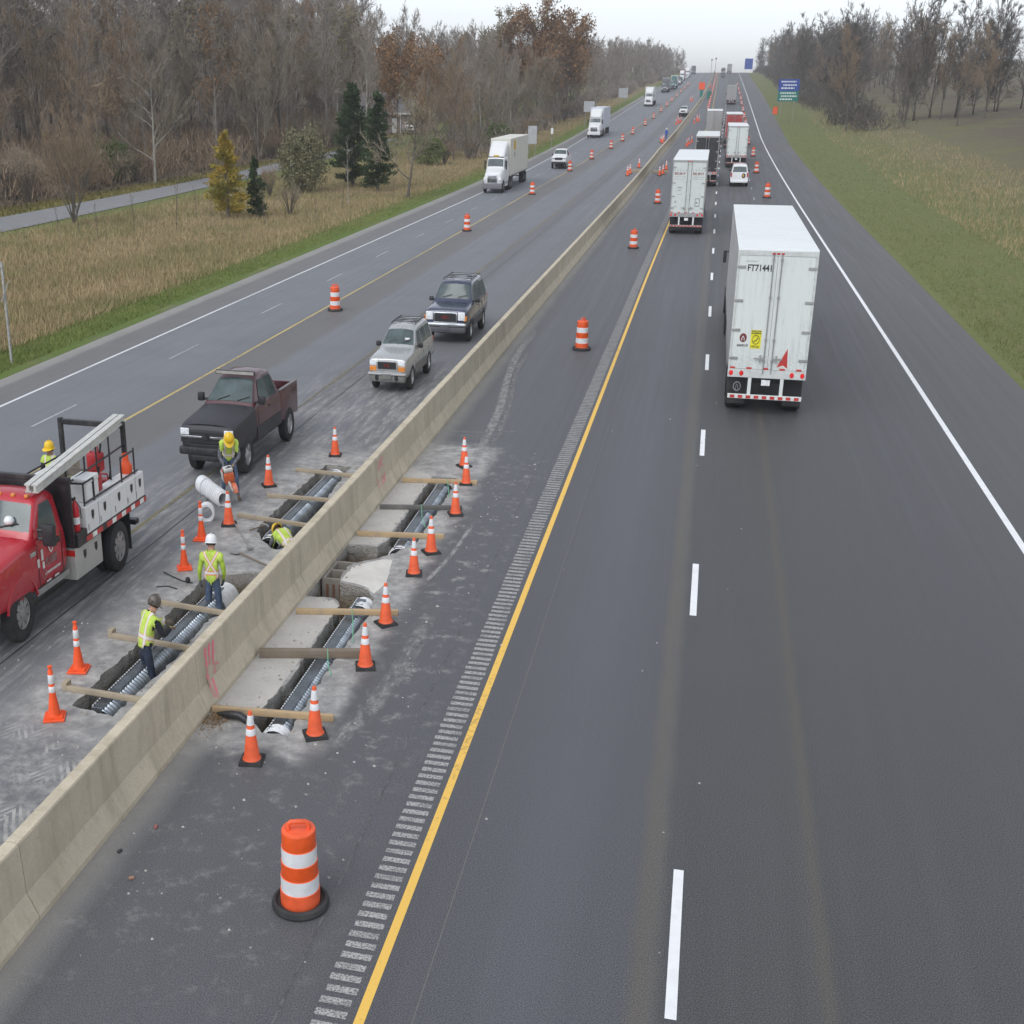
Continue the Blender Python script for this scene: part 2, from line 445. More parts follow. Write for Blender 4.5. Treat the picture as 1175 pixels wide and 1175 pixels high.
# excavations: outlines in plan, one polygon per hole
HOLES = [
    [(-7.14, 18.0), (-6.8, 17.55), (-6.33, 17.58), (-6.36, 18.2), (-6.38, 20.4), (-6.32, 22.8), (-6.36, 23.0), (-6.44, 23.76), (-6.72, 24.15), (-7.05, 24.3), (-7.42, 24.4),
     (-7.5, 24.76), (-7.49, 25.45), (-7.2, 25.81), (-6.85, 26.15), (-6.66, 26.5), (-6.3, 27.3), (-6.3, 29.1), (-6.32, 31.0), (-6.33, 32.6), (-7.1, 32.6), (-7.06, 30.5), (-7.03, 27.14), (-7.2, 26.8),
     (-7.92, 26.7), (-7.94, 25.2), (-7.94, 23.45), (-7.23, 23.5), (-7.07, 23.25), (-7.0, 21.5), (-6.98, 19.5)],
    [(-10.43, 17.62), (-9.56, 17.48), (-9.5, 18.3), (-9.42, 20.1), (-9.5, 21.8), (-9.0, 22.5), (-8.62, 22.9), (-8.6, 24.4), (-9.48, 24.45), (-10.0, 24.2), (-10.5, 24.1), (-10.43, 23.2), (-10.46, 21.5), (-10.43, 20.1), (-10.48, 19)],
    [(-10.44, 27.2), (-9.98, 26.4), (-9.5, 26.0), (-9.05, 26.05), (-9.02, 27.2), (-9.2, 28.4), (-9.45, 30.0), (-9.55, 32.0), (-9.64, 32.98), (-10.4, 33.0), (-10.43, 31.0), (-10.46, 29.0)]]
def refine(poly, step=.13, jit=.034, seed=1):
    r = random.Random(seed); out = []
    n = len(poly)
    for i in range(n):
        a = Vector(poly[i]); b = Vector(poly[(i + 1) % n]); k = max(1, int((b - a).length / step))
        for j in range(k):
            p = a.lerp(b, j / k)
            out.append((p.x + r.uniform(-jit, jit), p.y + r.uniform(-jit, jit)))
    return out
HOLES = [refine(h, seed=i) for i, h in enumerate(HOLES)]
WEDGE = refine([(-7.42, 24.5), (-7.40, 25.35), (-7.14, 25.72), (-6.82, 26.02), (-6.6, 26.0), (-6.38, 24.6), (-6.5, 23.95), (-6.74, 24.26), (-7.05, 24.42)], .2, .01, 9)
SLABS = [refine([(-7.93, 18.35), (-7.04, 18.3), (-7.06, 23.1), (-7.26, 23.38), (-7.93, 23.36)], .5, .006, 4),
         refine([(-7.93, 26.8), (-7.22, 26.9), (-7.1, 27.2), (-7.1, 32.65), (-7.93, 33.4)], .5, .006, 5),
         refine([(-9.35, 18.4), (-8.45, 18.3), (-8.45, 22.3), (-8.95, 22.38), (-9.36, 21.7)], .5, .01, 6)]
def inside(p, poly):
    x, y = p; c = False; n = len(poly); j = n - 1
    for i in range(n):
        xi, yi = poly[i]; xj, yj = poly[j]
        if (yi > y) != (yj > y) and x < (xj - xi) * (y - yi) / (yj - yi) + xi: c = not c
        j = i
    return c

rb = MB(); rb.uv = []
def road_strip(xa, xb, y0, y1, ystep, ncol=1):
    """sheet between two lateral functions"""
    n = max(1, int(math.ceil((y1 - y0) / ystep)))
    base = len(rb.v)
    for i in range(n + 1):
        y = y0 + (y1 - y0) * i / n
        for k in range(ncol + 1):
            x = xa(y) + (xb(y) - xa(y)) * k / ncol
            rb.v.append((x, y, prof(y))); rb.uv.append((lane_u(x, y), y))
    for i in range(n):
        for k in range(ncol):
            a = base + i * (ncol + 1) + k
            rb.f.append((a, a + 1, a + ncol + 2, a + ncol + 1)); rb.m.append(0)
K = lambda c: (lambda y: c)
for a, b in zip(CTRL[:-1], CTRL[1:]):
    road_strip(a, b, 38, 110, 12); road_strip(a, b, 110, 1150, 13)
road_strip(L_GRASS, K(-13.0), -20, 38, 14.5, 4)
road_strip(K(-13.0), K(-4.0), -20, 14, 17, 4)
road_strip(K(-4.0), R_GRASS, -20, 38, 14.5, 4)
vs_ = []; es_ = []
def loop(poly):
    b = len(vs_); n = len(poly)
    vs_.extend(poly); es_.extend([(b + i, b + (i + 1) % n) for i in range(n)])
loop([(-13.0, 14.0), (-4.0, 14.0), (-4.0, 38.0), (-13.0, 38.0)])
for h in HOLES + [WEDGE] + SLABS: loop(h)
ov, oe, of, _, _, _ = delaunay_2d_cdt([Vector(p) for p in vs_], es_, [], 0, 1e-5)
base = len(rb.v)
for p in ov: rb.v.append((p.x, p.y, 0.0)); rb.uv.append((p.x, p.y))
for f in of:
    c = sum((ov[i] for i in f), Vector((0, 0))) / len(f); c = (c.x, c.y)
    if any(inside(c, h) for h in HOLES): continue
    mi = 2 if inside(c, WEDGE) else (1 if any(inside(c, h) for h in SLABS) else 0)
    rb.f.append(tuple(base + i for i in f)); rb.m.append(mi)
road = rb.build('roadway', [M_ROAD, M_SLAB, M_WEDGE], zs=False, fix=False)
tag(road, kind='structure')
# make every face look up
bm = bmesh.new(); bm.from_mesh(road.data)
for f in bm.faces:
    if f.normal.z < 0: f.normal_flip()
bm.to_mesh(road.data); bm.free()

DEPTH = .98
tw = MB(); r9 = random.Random(3)
for h in HOLES:
    n = len(h); c = Vector((sum(p[0] for p in h) / n, sum(p[1] for p in h) / n))
    rings = []
    for k, (z, jt) in enumerate(((0, 0), (-.1, .006), (-.19, .02), (-.26, .045), (-.42, .05), (-.6, .05), (-.8, .05), (-DEPTH, .03))):
        b = len(tw.v)
        for p in h:
            tw.v.append((p[0] + r9.uniform(-jt, jt), p[1] + r9.uniform(-jt, jt), z + (r9.uniform(-.02, .02) if 0 < k < 7 else 0)))
        rings.append(b)
    for a, b in zip(rings[:-1], rings[1:]):
        for i in range(n):
            j = (i + 1) % n
            tw.f.append((a + i, a + j, b + j, b + i)); tw.m.append(0)
walls = tw.build('trench_walls', M_EARTH, zs=False, smooth=35); tag(walls, kind='structure')
fl = MB(); fl.v = []
for x0, x1, y0, y1 in ((-8.3, -5.9, 17.2, 33.2), (-10.9, -8.3, 17.1, 33.3)):
    nx, ny = 14, 60; b = len(fl.v)
    for j in range(ny + 1):
        for i in range(nx + 1):
            fl.v.append((x0 + (x1 - x0) * i / nx, y0 + (y1 - y0) * j / ny, -DEPTH + .06 + r9.uniform(-.05, .05)))
    for j in range(ny):
        for i in range(nx):
            a = b + j * (nx + 1) + i; fl.f.append((a, a + 1, a + nx + 2, a + nx + 1)); fl.m.append(0)
tag(fl.build('trench_floor', M_SAND, zs=False, smooth=60), kind='structure')

# painted lines: sheets 4 mm above the asphalt
def line(name, xf, w, m_, y0, y1, step=10.0, dz=.004, dash=None):
    b = MB()
    def seg(a, c):
        n = max(1, int(math.ceil((c - a) / step))); s0 = len(b.v)
        for i in range(n + 1):
            y = a + (c - a) * i / n
            b.v += [(xf(y) - w / 2, y, prof(y) + dz), (xf(y) + w / 2, y, prof(y) + dz)]
        for i in range(n):
            q = s0 + 2 * i; b.f.append((q, q + 1, q + 3, q + 2)); b.m.append(0)
    if dash:
        y = y0
        while y < y1: seg(y, y + dash[0]); y += dash[1]
    else: seg(y0, y1)
    return tag(b.build(name, m_, zs=False), kind='structure')
off = lambda f, d: (lambda y: f(y) + d)
line('yellow_edge_line', R_YELL, .125, M_LINEY, -10, 1000)
line('white_lane_dashes', R_DASH, .14, M_LINEW, .06, 900, 4, dash=(3.05, 12.192))
line('white_lane_dashes', R_DASH2, .11, M_LINEW_F, 128.0, 900, 4, dash=(3.05, 12.192))
line('white_edge_line', R_WHITE, .17, M_LINEW, -10, 1000)
line('white_edge_line', L_WHITE, .13, M_LINEW_L, -10, 1000)
line('yellow_edge_line', L_YELL, .12, M_LINEY_L, -10, 1000)
line('old_yellow_line', L_OLD, .11, M_LINEO, -10, 900)
line('white_lane_dashes', off(L_WHITE, 2.45), .09, M_LINEW_F, 2.0, 600, 4, dash=(3.05, 10.9))
line('pavement_seam', off(L_OLD, .85), .03, M_DARK, -10, 300)
line('pavement_seam', off(R_YELL, .62), .014, mat('pale_scratch', (.16, .155, .145), .8), 6, 60)
line('pavement_seam', off(R_YELL, -1.0), .025, mat('seam_dust', (.11, .11, .112), .8, var=.4), 8, 90)
rbm = MB(); y = 6.0; rr = random.Random(5)
while y < 150:
    dx = rr.uniform(-.012, .012); x0 = R_YELL(y) - .56 + dx; x1 = R_YELL(y) - .16 + dx
    rbm.v += [(x0, y, prof(y) + .004), (x1, y, prof(y) + .004), (x1, y + .118, prof(y) + .004), (x0, y + .118, prof(y) + .004)]
    q = len(rbm.v) - 4; rbm.f.append((q, q + 1, q + 2, q + 3)); rbm.m.append(0); y += .212
tag(rbm.build('rumble_strip', M_RUMB, zs=False), kind='structure')

# dusty wheel trail leaving the works on the right-hand side
def film(name, pts, w, c, thr=.5):
    t = NT(name + '_dust'); co = t.coord(); n = t.noise(t.mapping(co, (2.5, 1, 1)), 2.4, 6, .72)
    uv = t.coord('UV'); u, v, _ = t.sep(uv)
    edge = t.math('MULTIPLY', t.rng(u, 0, .3), t.rng(u, .7, 1, 1, 0)); end = t.math('MULTIPLY', t.rng(v, 0, .15), t.rng(v, .75, 1, 1, 0))
    a = t.math('MULTIPLY', t.math('MULTIPLY', edge, end), t.rng(n, thr - .16, thr + .14, 0, .8))
    t.out(c, .9, 0, .2); t.set(t.b.inputs['Alpha'], a)
    b = MB(); b.uv = []
    P = []
    for i in range(len(pts) - 1):
        for k in range(6): P.append(Vector(pts[i]).lerp(Vector(pts[i + 1]), k / 6))
    P.append(Vector(pts[-1]))
    for _ in range(4): P = [P[0]] + [(P[i - 1] + P[i] * 2 + P[i + 1]) / 4 for i in range(1, len(P) - 1)] + [P[-1]]
    for i, p in enumerate(P):
        d = (P[min(i + 1, len(P) - 1)] - P[max(i - 1, 0)]).normalized(); nn = Vector((-d.y, d.x))
        for s_ in (-1, 1):
            q = p + nn * s_ * w / 2; b.v.append((q.x, q.y, .005)); b.uv.append(((s_ + 1) / 2, i / (len(P) - 1)))
    for i in range(len(P) - 1): b.f.append((2 * i, 2 * i + 1, 2 * i + 3, 2 * i + 2)); b.m.append(0)
    return tag(b.build(name, t.mat, zs=False), kind='structure')
film('dust_trail', [(-7.25, 57), (-7.35, 50), (-6.9, 44.5), (-6.5, 41), (-6.3, 37), (-6.2, 33.6)], .42, (.33, .325, .32), .44)
film('dust_trail', [(-6.95, 52), (-6.85, 46), (-6.25, 41.5), (-6.0, 37.5), (-5.95, 34.5)], .26, (.30, .295, .29), .52)
film('dust_trail', [(-7.8, 37.4), (-6.6, 37.6), (-5.0, 38.2)], .1, (.33, .325, .32), .45)
film('dust_trail', [(-7.8, 36.9), (-6.6, 37.1), (-5.4, 37.5)], .08, (.33, .325, .32), .47)
film('dust_trail', [(-10.6, 35), (-10.9, 39), (-10.5, 44), (-10.0, 50)], .3, (.33, .325, .32), .5)
film('dust_trail', [(-9.6, 35), (-9.9, 38), (-9.8, 42), (-9.2, 46)], .35, (.33, .325, .32), .46)
film('dust_trail', [(-11.9, 32.8), (-12.1, 36), (-12.6, 41)], .3, (.33, .325, .32), .52)
film('dust_trail', [(-5.6, 17.0), (-5.2, 18.6), (-5.0, 21), (-5.1, 24)], .5, (.33, .325, .32), .53)
film('dust_trail', [(-5.6, 24.5), (-5.3, 26.5), (-5.2, 29.5)], .16, (.36, .355, .35), .48)
# small stones and crumbs on the asphalt
sb = MB(); rs_ = random.Random(21)
for i in range(340):
    if i < 150: x, y = rs_.uniform(-7.7, -4.2), rs_.uniform(12, 36)
    elif i < 300: x, y = rs_.uniform(-12.5, -8.7), rs_.uniform(13, 36)
    else: x, y = rs_.uniform(-7.8, 1.5), rs_.uniform(11, 45)
    if any(inside((x, y), h) for h in HOLES): continue
    s_ = rs_.uniform(.008, .03) * (1.6 if rs_.random() < .08 else 1)
    sb.add([(x + s_, y, 0), (x, y + s_, 0), (x - s_, y, 0), (x, y - s_, 0), (x, y, s_)], [(0, 1, 4), (1, 2, 4), (2, 3, 4), (3, 0, 4)])
tag(sb.build('stone_chips', mat('stone_chip', (.4, .385, .36), .9, var=.4, scale=2), zs=False), kind='stuff')

rb_ = MB(); rs_ = random.Random(5)
for h in HOLES:
    for p in h:
        for k in range(2):
            if rs_.random() < .45: continue
            x = p[0] + rs_.gauss(0, .13); y = p[1] + rs_.gauss(0, .13)
            if any(inside((x, y), q) for q in HOLES) or abs(x + 8.2) < .4: continue
            s_ = rs_.uniform(.012, .05); V_ = [(x + s_ * rs_.uniform(.5, 1) * math.cos(t), y + s_ * rs_.uniform(.5, 1) * math.sin(t), .003) for t in (0, 1.3, 2.5, 3.8, 5.1)] + [(x, y, s_ * rs_.uniform(.5, .9))]
            rb_.add(V_, [(i, (i + 1) % 5, 5) for i in range(5)])
tag(rb_.build('rubble_crumbs', M_SAND, zs=False), kind='stuff')

# ---------------------------------------------------------------- ground, verge, local road
def ground_dx(x, y):
    """height of the ground beside the road, relative to the road"""
    return float(np.interp(x, [-400, -140, -72, -60, -58.6, -51.6, -48, -40, -33, -28.5, -26.6, -25.6, -25.0, -22, 8.5, 11.2, 11.9, 15, 22, 32, 60, 400],
                           [20, 7.5, .5, .1, .02, .02, -.25, -.5, -.55, -.2, -.04, -.02, -.06, -3, -3, -.08, -.03, -.2, .3, 1.0, 3.0, 14]))
def ground_mat():
    t = NT('ground_earth_grass'); co = t.coord(); x, y, z = t.sep(co)
    n = t.noise(co, .25, 6, .65); n2 = t.noise(co, 2.5, 5, .7); n3 = t.noise(t.mapping(co, (1, .25, 1)), 1.3, 5, .7)
    xx = t.math('ADD', x, t.math('MULTIPLY', t.math('SUBTRACT', n, .5), 3.5))
    lft = t.ramp(t.math('DIVIDE', t.math('ADD', xx, 80.0), 60.0), [(0, (.14, .11, .085)), (.28, (.14, .115, .08)), (.345, (.25, .22, .08)), (.36, (.17, .19, .07)), (.46, (.16, .19, .065)), (.53, (.23, .21, .10)), (.62, (.27, .215, .125)),
                 (.80, (.26, .205, .115)), (.845, (.19, .185, .08)), (.872, (.125, .175, .045)), (.9, (.12, .17, .045)), (.925, (.19, .18, .165)), (1, (.19, .18, .165))])
    rgt = t.ramp(t.math('DIVIDE', t.math('SUBTRACT', xx, 9.0), 40.0), [(0, (.22, .21, .19)), (.05, (.16, .18, .07)), (.3, (.155, .175, .07)), (.5, (.17, .16, .085)), (1, (.13, .105, .08))])
    c = t.mix(t.rng(x, -2, 2), lft, rgt)
    pa = t.noise(co, .09, 5, .7); c = t.mix(t.math('MULTIPLY', t.rng(pa, .48, .62, 0, .55), t.rng(x, -52, -50)), c, (.16, .17, .065)); c = t.mix(t.rng(n2, .35, .7, 0, .45), c, t.mix(.5, c, (.06, .05, .03)))
    c = t.mix(t.rng(n3, .5, .72, 0, .5), c, t.mix(.6, c, (.28, .22, .13)))
    t.out(c, .95, 0, .1); t.bump(n2, .5, .05); return t.mat
M_GROUND = ground_mat()
gx = [-400, -250, -140, -110, -90, -72, -64, -60, -58.6, -55, -51.6, -48, -44, -40, -36, -33, -30.5, -28.5, -27.2, -26.6, -26.1, -25.6, -25.0, -22, 8.5, 11.2, 11.9, 13.5, 15, 18, 22, 27, 32, 45, 60, 110, 400]
gy = [-60, -20] + list(range(0, 320, 8)) + list(range(320, 1180, 20)) + [1200, 1300, 1500, 2500]
gb = MB()
def shift_edge(x, y):
    """the ground follows the widening of the pavement"""
    if x > 8: return x + (R_GRASS(y) - 11.6) 
    if -60 < x < -20: return x + (L_GRASS(y) + 25.4) * max(0, min(1, (x + 60) / 30))
    return x
for y in gy:
    for x in gx: gb.v.append((shift_edge(x, y), y, prof(y) + ground_dx(x, y)))
nx = len(gx)
for j in range(len(gy) - 1):
    for i in range(nx - 1):
        a = j * nx + i; gb.f.append((a, a + 1, a + nx + 1, a + nx)); gb.m.append(0)
tag(gb.build('ground', M_GROUND, zs=False, smooth=60), kind='structure')
def gz(x, y): return prof(y) + ground_dx(x, y)

M_LROAD = mat('local_asphalt', (.225, .225, .23), .85, var=.1, scale=.8, dirt=.3, dirtc=(.16, .155, .15))
lr = MB()
LR = [(20, -52.0, -58.1), (85, -52.2, -58.2), (108, -52.7, -58.3), (130, -53.7, -58.6), (156, -54.6, -59.6), (190, -55.6, -60.8), (230, -57.4, -62.4)]
for y, a, b in LR: lr.v += [(b, y, gz(-55, y) + .05), (a, y, gz(-55, y) + .05)]
for i in range(len(LR) - 1): lr.f.append((2 * i, 2 * i + 1, 2 * i + 3, 2 * i + 2)); lr.m.append(0)
tag(lr.build('local_road', M_LROAD, zs=False), kind='structure')

# grass: many small blades, one object per cover
def grass(name, n, area, h, w, cols, seed, dens_y=True, lean=.35):
    r = np.random.default_rng(seed)
    x0, x1, y0, y1 = area
    yy = 1.0 / (1 / y0 + r.random(n) * (1 / y1 - 1 / y0)) if dens_y else y0 + r.random(n) * (y1 - y0)
    xx = x0 + r.random(n) * (x1 - x0)
    hh = h * (.45 + .8 * r.random(n)); ang = r.random(n) * 6.283
    ww = w * (.6 + .8 * r.random(n)) * (1 + yy / 120)
    sx = np.array([shift_edge(a, b) for a, b in zip(xx, yy)]); zz = np.array([gz(a, b) for a, b in zip(xx, yy)]) - .03
    tx = r.normal(0, lean, n) * hh; ty = r.normal(0, lean, n) * hh
    ca, sa = np.cos(ang) * ww / 2, np.sin(ang) * ww / 2
    V = np.empty((n, 3, 3)); V[:, 0] = np.stack([sx - ca, yy - sa, zz], 1); V[:, 1] = np.stack([sx + ca, yy + sa, zz], 1); V[:, 2] = np.stack([sx + tx, yy + ty, zz + hh], 1)
    me = bpy.data.meshes.new(name); me.vertices.add(3 * n); me.vertices.foreach_set('co', V.ravel())
    me.loops.add(3 * n); me.loops.foreach_set('vertex_index', np.arange(3 * n, dtype=np.int32))
    me.polygons.add(n); me.polygons.foreach_set('loop_start', np.arange(0, 3 * n, 3, dtype=np.int32))
    t = NT(name + '_blades'); co = t.coord()
    a = t.noise(co, .13, 6, .72); b = t.noise(co, 2.2, 4, .7); pos = t.sep(co)
    c = t.ramp(t.math('ADD', t.math('MULTIPLY', a, .62), t.math('MULTIPLY', b, .38)), [(.3, cols[0]), (.45, cols[1]), (.56, cols[2]), (.7, cols[3])])
    t.out(c, .85, 0, .15)
    me.materials.append(t.mat); me.update(); me.validate()
    o = bpy.data.objects.new(name, me); col.objects.link(o); return tag(o, kind='stuff')
tan = [(.19, .195, .075), (.31, .26, .135), (.42, .315, .185), (.50, .39, .25)]
grass('tall_dry_grass', 120000, (-50.5, -28.4, 36, 420), .46, .03, tan, 1)
grass('olive_grass', 42000, (-52.0, -29.0, 38, 300), .36, .035, [(.14, .145, .06), (.20, .20, .085), (.25, .22, .11), (.30, .25, .14)], 4)
grass('verge_grass', 60000, (-30.2, -26.05, 30, 420), .2, .026, [(.11, .145, .035), (.155, .195, .055), (.20, .23, .075), (.27, .26, .11)], 2)
grass('verge_grass', 9000, (-61.5, -58.4, 60, 260), .35, .06, [(.10, .10, .035), (.14, .13, .045), (.2, .17, .06), (.22, .18, .07)], 5)
grass('forest_floor_litter', 26000, (-100, -61.0, 60, 300), .5, .10, [(.10, .08, .058), (.14, .11, .08), (.18, .14, .10), (.22, .17, .12)], 6, lean=.8)
grass('verge_grass', 70000, (12.0, 27.0, 40, 600), .2, .022, [(.11, .13, .045), (.15, .17, .06), (.19, .19, .08), (.26, .22, .12)], 3)
grass('tall_dry_grass', 26000, (19.0, 34.0, 45, 500), .5, .03, tan, 8)

# ---------------------------------------------------------------- median barrier
BP = [(.29, -.02), (.29, .07), (.14, .33), (.105, .90), (.09, .92)]
JOINTS = [12.05, 17.9, 23.62, 26.76, 33.0, 39, 45, 51, 57, 63, 69, 75, 81, 87, 93, 99, 105, 111]
bb = MB()
def barrier_run(y0, y1, step):
    n = max(1, int(math.ceil((y1 - y0) / step))); s0 = len(bb.v)
    ring = [(-a, z) for a, z in BP] + [(a, z) for a, z in reversed(BP)]
    k = len(ring)
    for i in range(n + 1):
        y = y0 + (y1 - y0) * i / n
        for a, z in ring: bb.v.append((BARR(y) + a, y, prof(y) / ZS + z))
    for i in range(n):
        for j in range(k - 1):
            q = s0 + i * k + j; bb.f.append((q, q + 1, q + k + 1, q + k)); bb.m.append(0)
    bb.f.append(tuple(s0 + j for j in range(k))); bb.f.append(tuple(s0 + n * k + j for j in range(k))); bb.m += [0, 0]
ys = [-6.0] + JOINTS
for a, b in zip(ys[:-1], ys[1:]): barrier_run(a + .007, b - .007, 6)
barrier_run(111.007, 1100, 12)
barrier = bb.build('concrete_barrier', M_BARR, smooth=20)
tag(barrier, 'long tan concrete median barrier wall with joints and pink paint marks, dividing the two carriageways', 'barrier')
M_PINK = worn_paint('pink_spray_paint', (.86, .20, .27), (.50, .34, .28), .42)
def pink(strokes):
    b = MB()
    def surf(y, z):   # right-hand face of the barrier
        x = np.interp(z, [.07, .33, .90], [.29, .14, .105]) + BARR(y) + .004
        return Vector((x, y, z))
    for st in strokes:
        for (ya, za), (yb, zb) in zip(st[:-1], st[1:]):
            n = 5
            for i in range(n):
                p = surf(ya + (yb - ya) * i / n, za + (zb - za) * i / n); q = surf(ya + (yb - ya) * (i + 1) / n, za + (zb - za) * (i + 1) / n)
                w = .042; b.add([(p.x, p.y - w, p.z), (p.x, p.y + w, p.z), (q.x, q.y + w, q.z), (q.x, q.y - w, q.z)], [(0, 1, 2, 3)])
    return b.build('paint_mark', M_PINK, barrier)
pink([[(18.32, .86), (18.32, .12)], [(18.5, .86), (18.46, .55)], [(18.7, .84), (18.6, .5)], [(18.3, .78), (18.75, .82)], [(18.4, .62), (18.78, .66)], [(18.75, .5), (18.6, .36)], [(18.85, .42), (18.7, .5), (18.6, .36), (18.9, .34)], [(18.5, .33), (18.4, .08)]])
pink([[(30.3, .84), (30.3, .6)], [(30.55, .84), (30.5, .62)], [(30.8, .82), (30.55, .7), (30.85, .62)], [(30.2, .45), (30.3, .25)], [(30.5, .45), (30.7, .4), (30.6, .24)], [(30.9, .46), (30.85, .25)]])
# ---------------------------------------------------------------- trees and shrubs
def bark(name, c, var=.3):
    return mat(name, c, .9, var=var, scale=.7, bump=.3, spec=.2)
M_BARK = bark('grey_bark', (.19, .17, .145)); M_BARK2 = bark('brown_bark', (.135, .115, .095)); M_BARK3 = bark('pale_bark', (.34, .32, .28))
def twigs(name, a, b):
    t = NT(name); oi = t.n('ShaderNodeObjectInfo'); n = t.noise(t.coord(), .5, 3, .6)
    f = t.math('ADD', t.math('MULTIPLY', oi.outputs['Random'], .75), t.math('MULTIPLY', n, .3))
    t.out(t.mix(f, a, b), .9, 0, .15); return t.mat
M_TWG = twigs('grey_twigs', (.24, .21, .18), (.33, .285, .24))
M_TWB = twigs('brown_twigs', (.20, .155, .115), (.31, .225, .145))
M_TWT = twigs('tan_twigs', (.23, .19, .145), (.32, .27, .20))
def leafm(name, stops):
    t = NT(name); co = t.coord(); n = t.noise(co, .55, 3, .6); k = t.noise(co, 4.0, 2, .6); oi = t.n('ShaderNodeObjectInfo')
    f = t.math('ADD', t.math('MULTIPLY', n, .55), t.math('ADD', t.math('MULTIPLY', k, .4), t.math('MULTIPLY', t.math('SUBTRACT', oi.outputs['Random'], .5), .12)))
    t.out(t.ramp(f, stops), .75, 0, .2)
    t.b.inputs['Transmission Weight'].default_value = 0; return t.mat
M_OAK = leafm('russet_leaves', [(.28, (.13, .08, .045)), (.42, (.21, .12, .06)), (.55, (.27, .155, .075)), (.7, (.23, .18, .09))])
M_OLIVE = leafm('olive_leaves', [(.28, (.09, .085, .045)), (.42, (.145, .13, .065)), (.56, (.19, .165, .08)), (.7, (.25, .19, .085))])
M_LARCH = leafm('yellow_needles', [(.28, (.10, .13, .035)), (.42, (.24, .22, .045)), (.55, (.38, .265, .045)), (.7, (.34, .18, .04))])
M_CEDAR = leafm('dark_green_needles', [(.28, (0.027, 0.042, 0.021)), (.42, (0.045, 0.068, 0.030)), (.56, (0.068, 0.098, 0.042)), (.7, (0.098, 0.120, 0.053))])
M_BUSHG = leafm('green_shrub_leaves', [(.28, (0.060, 0.083, 0.027)), (.42, (0.098, 0.135, 0.042)), (.56, (0.143, 0.180, 0.060)), (.7, (0.195, 0.210, 0.083))])
M_BUSHO = leafm('olive_shrub_leaves', [(.28, (0.105, 0.105, 0.053)), (.42, (0.158, 0.158, 0.083)), (.56, (0.210, 0.195, 0.112)), (.7, (0.255, 0.217, 0.135))])

def tree_mesh(seed, h, n1=13, n2=7, n3=7, n4=6, first=.22, spread=.32, up=.55, r0=.16, lean=0.0, fork=0, wid=.046, leaves=0, lsize=.22, lv=.35):
    """returns (trunk MB, crown vertices/faces): a tapered trunk with limbs, and twigs / leaves as many small faces"""
    r = random.Random(seed); tr = MB(); V = []; F = []; LV = []; LF = []
    def rv(): return Vector((r.gauss(0, 1), r.gauss(0, 1), r.gauss(0, 1))).normalized()
    def path(p, d, L, n, trop, wig):
        pts = [p.copy()]
        for i in range(n):
            d = (d + rv() * wig + Vector((0, 0, trop))).normalized(); p = p + d * (L / n); pts.append(p.copy())
        return pts, d
    def at(pts, t):
        x = t * (len(pts) - 1); i = min(int(x), len(pts) - 2); return pts[i].lerp(pts[i + 1], x - i), (pts[i + 1] - pts[i]).normalized()
    def side(d, ang):
        a = d.cross(rv()); a.normalize(); return (d * math.cos(ang) + a * math.sin(ang)).normalized()
    def blade(p, q, w):
        a = (q - p).cross(rv()); 
        if a.length < 1e-6: return
        a.normalize(); b = len(V); V.extend([tuple(p - a * w), tuple(p + a * w), tuple(q)]); F.append((b, b + 1, b + 2))
    def leaf(p):
        a = rv() * lsize * r.uniform(.5, 1.1); b_ = a.cross(rv()).normalized() * lsize * r.uniform(.35, .8)
        k = len(LV); LV.extend([tuple(p - a), tuple(p + b_), tuple(p + a), tuple(p - b_)]); LF.append((k, k + 1, k + 2, k + 3))
    stems = [(Vector((0, 0, -.25)), Vector((lean, 0, 1)).normalized(), h * (.86 if not fork else .8), r0)]
    for k in range(fork):
        a = 6.283 * k / max(1, fork) + r.uniform(-.4, .4)
        stems.append((Vector((0, 0, .1)), Vector((math.cos(a) * .5, math.sin(a) * .5, 1)).normalized(), h * r.uniform(.6, .8), r0 * .7))
    for (p0, d0, L0, rr0) in stems:
        pts, _ = path(p0, d0, L0, 7, .04, .06)
        tr.tube(pts, [rr0 * (1 - .88 * i / 7) * (1.35 if i == 0 else 1) for i in range(8)], 6)
        for i in range(n1):
            t = first + (1 - first) * ((i + r.random() * .8) / n1)
            p, d = at(pts, min(t, .995)); L1 = h * spread * (1.08 - .62 * t) * r.uniform(.75, 1.2)
            q, d1 = path(p, side(Vector((0, 0, 1)), r.uniform(.75, 1.25) - up * .45), L1, 4, .10 * up, .16)
            rr1 = rr0 * (.36 - .2 * t) + .012
            tr.tube(q, [rr1, rr1 * .8, rr1 * .6, rr1 * .42, rr1 * .25], 4, caps=False)
            for j in range(n2):
                p2, dd = at(q, r.uniform(.2, 1)); L2 = L1 * r.uniform(.3, .55)
                q2, d2 = path(p2, side(dd, r.uniform(.4, .9)), L2, 2, .12, .15)
                rr2 = rr1 * .3 + .004
                for a_, b_ in zip(q2[:-1], q2[1:]): blade(a_, b_, rr2 * 1.4)
                for k in range(n3):
                    p3, d3 = at(q2, r.uniform(.2, 1)); L3 = L2 * r.uniform(.35, .7)
                    e = p3 + (side(d3, r.uniform(.3, .8)) + Vector((0, 0, .18))).normalized() * L3; blade(p3, e, wid * .55)
                    for s_ in range(n4):
                        p4 = p3.lerp(e, r.uniform(.25, 1)); e4 = p4 + (side((e - p3).normalized(), r.uniform(.3, .8)) + Vector((0, 0, .2))).normalized() * L3 * r.uniform(.4, .8)
                        blade(p4, e4, wid * .4)
                        if leaves and r.random() < leaves: leaf(e4 + rv() * lv)
    return tr, V, F, LV, LF

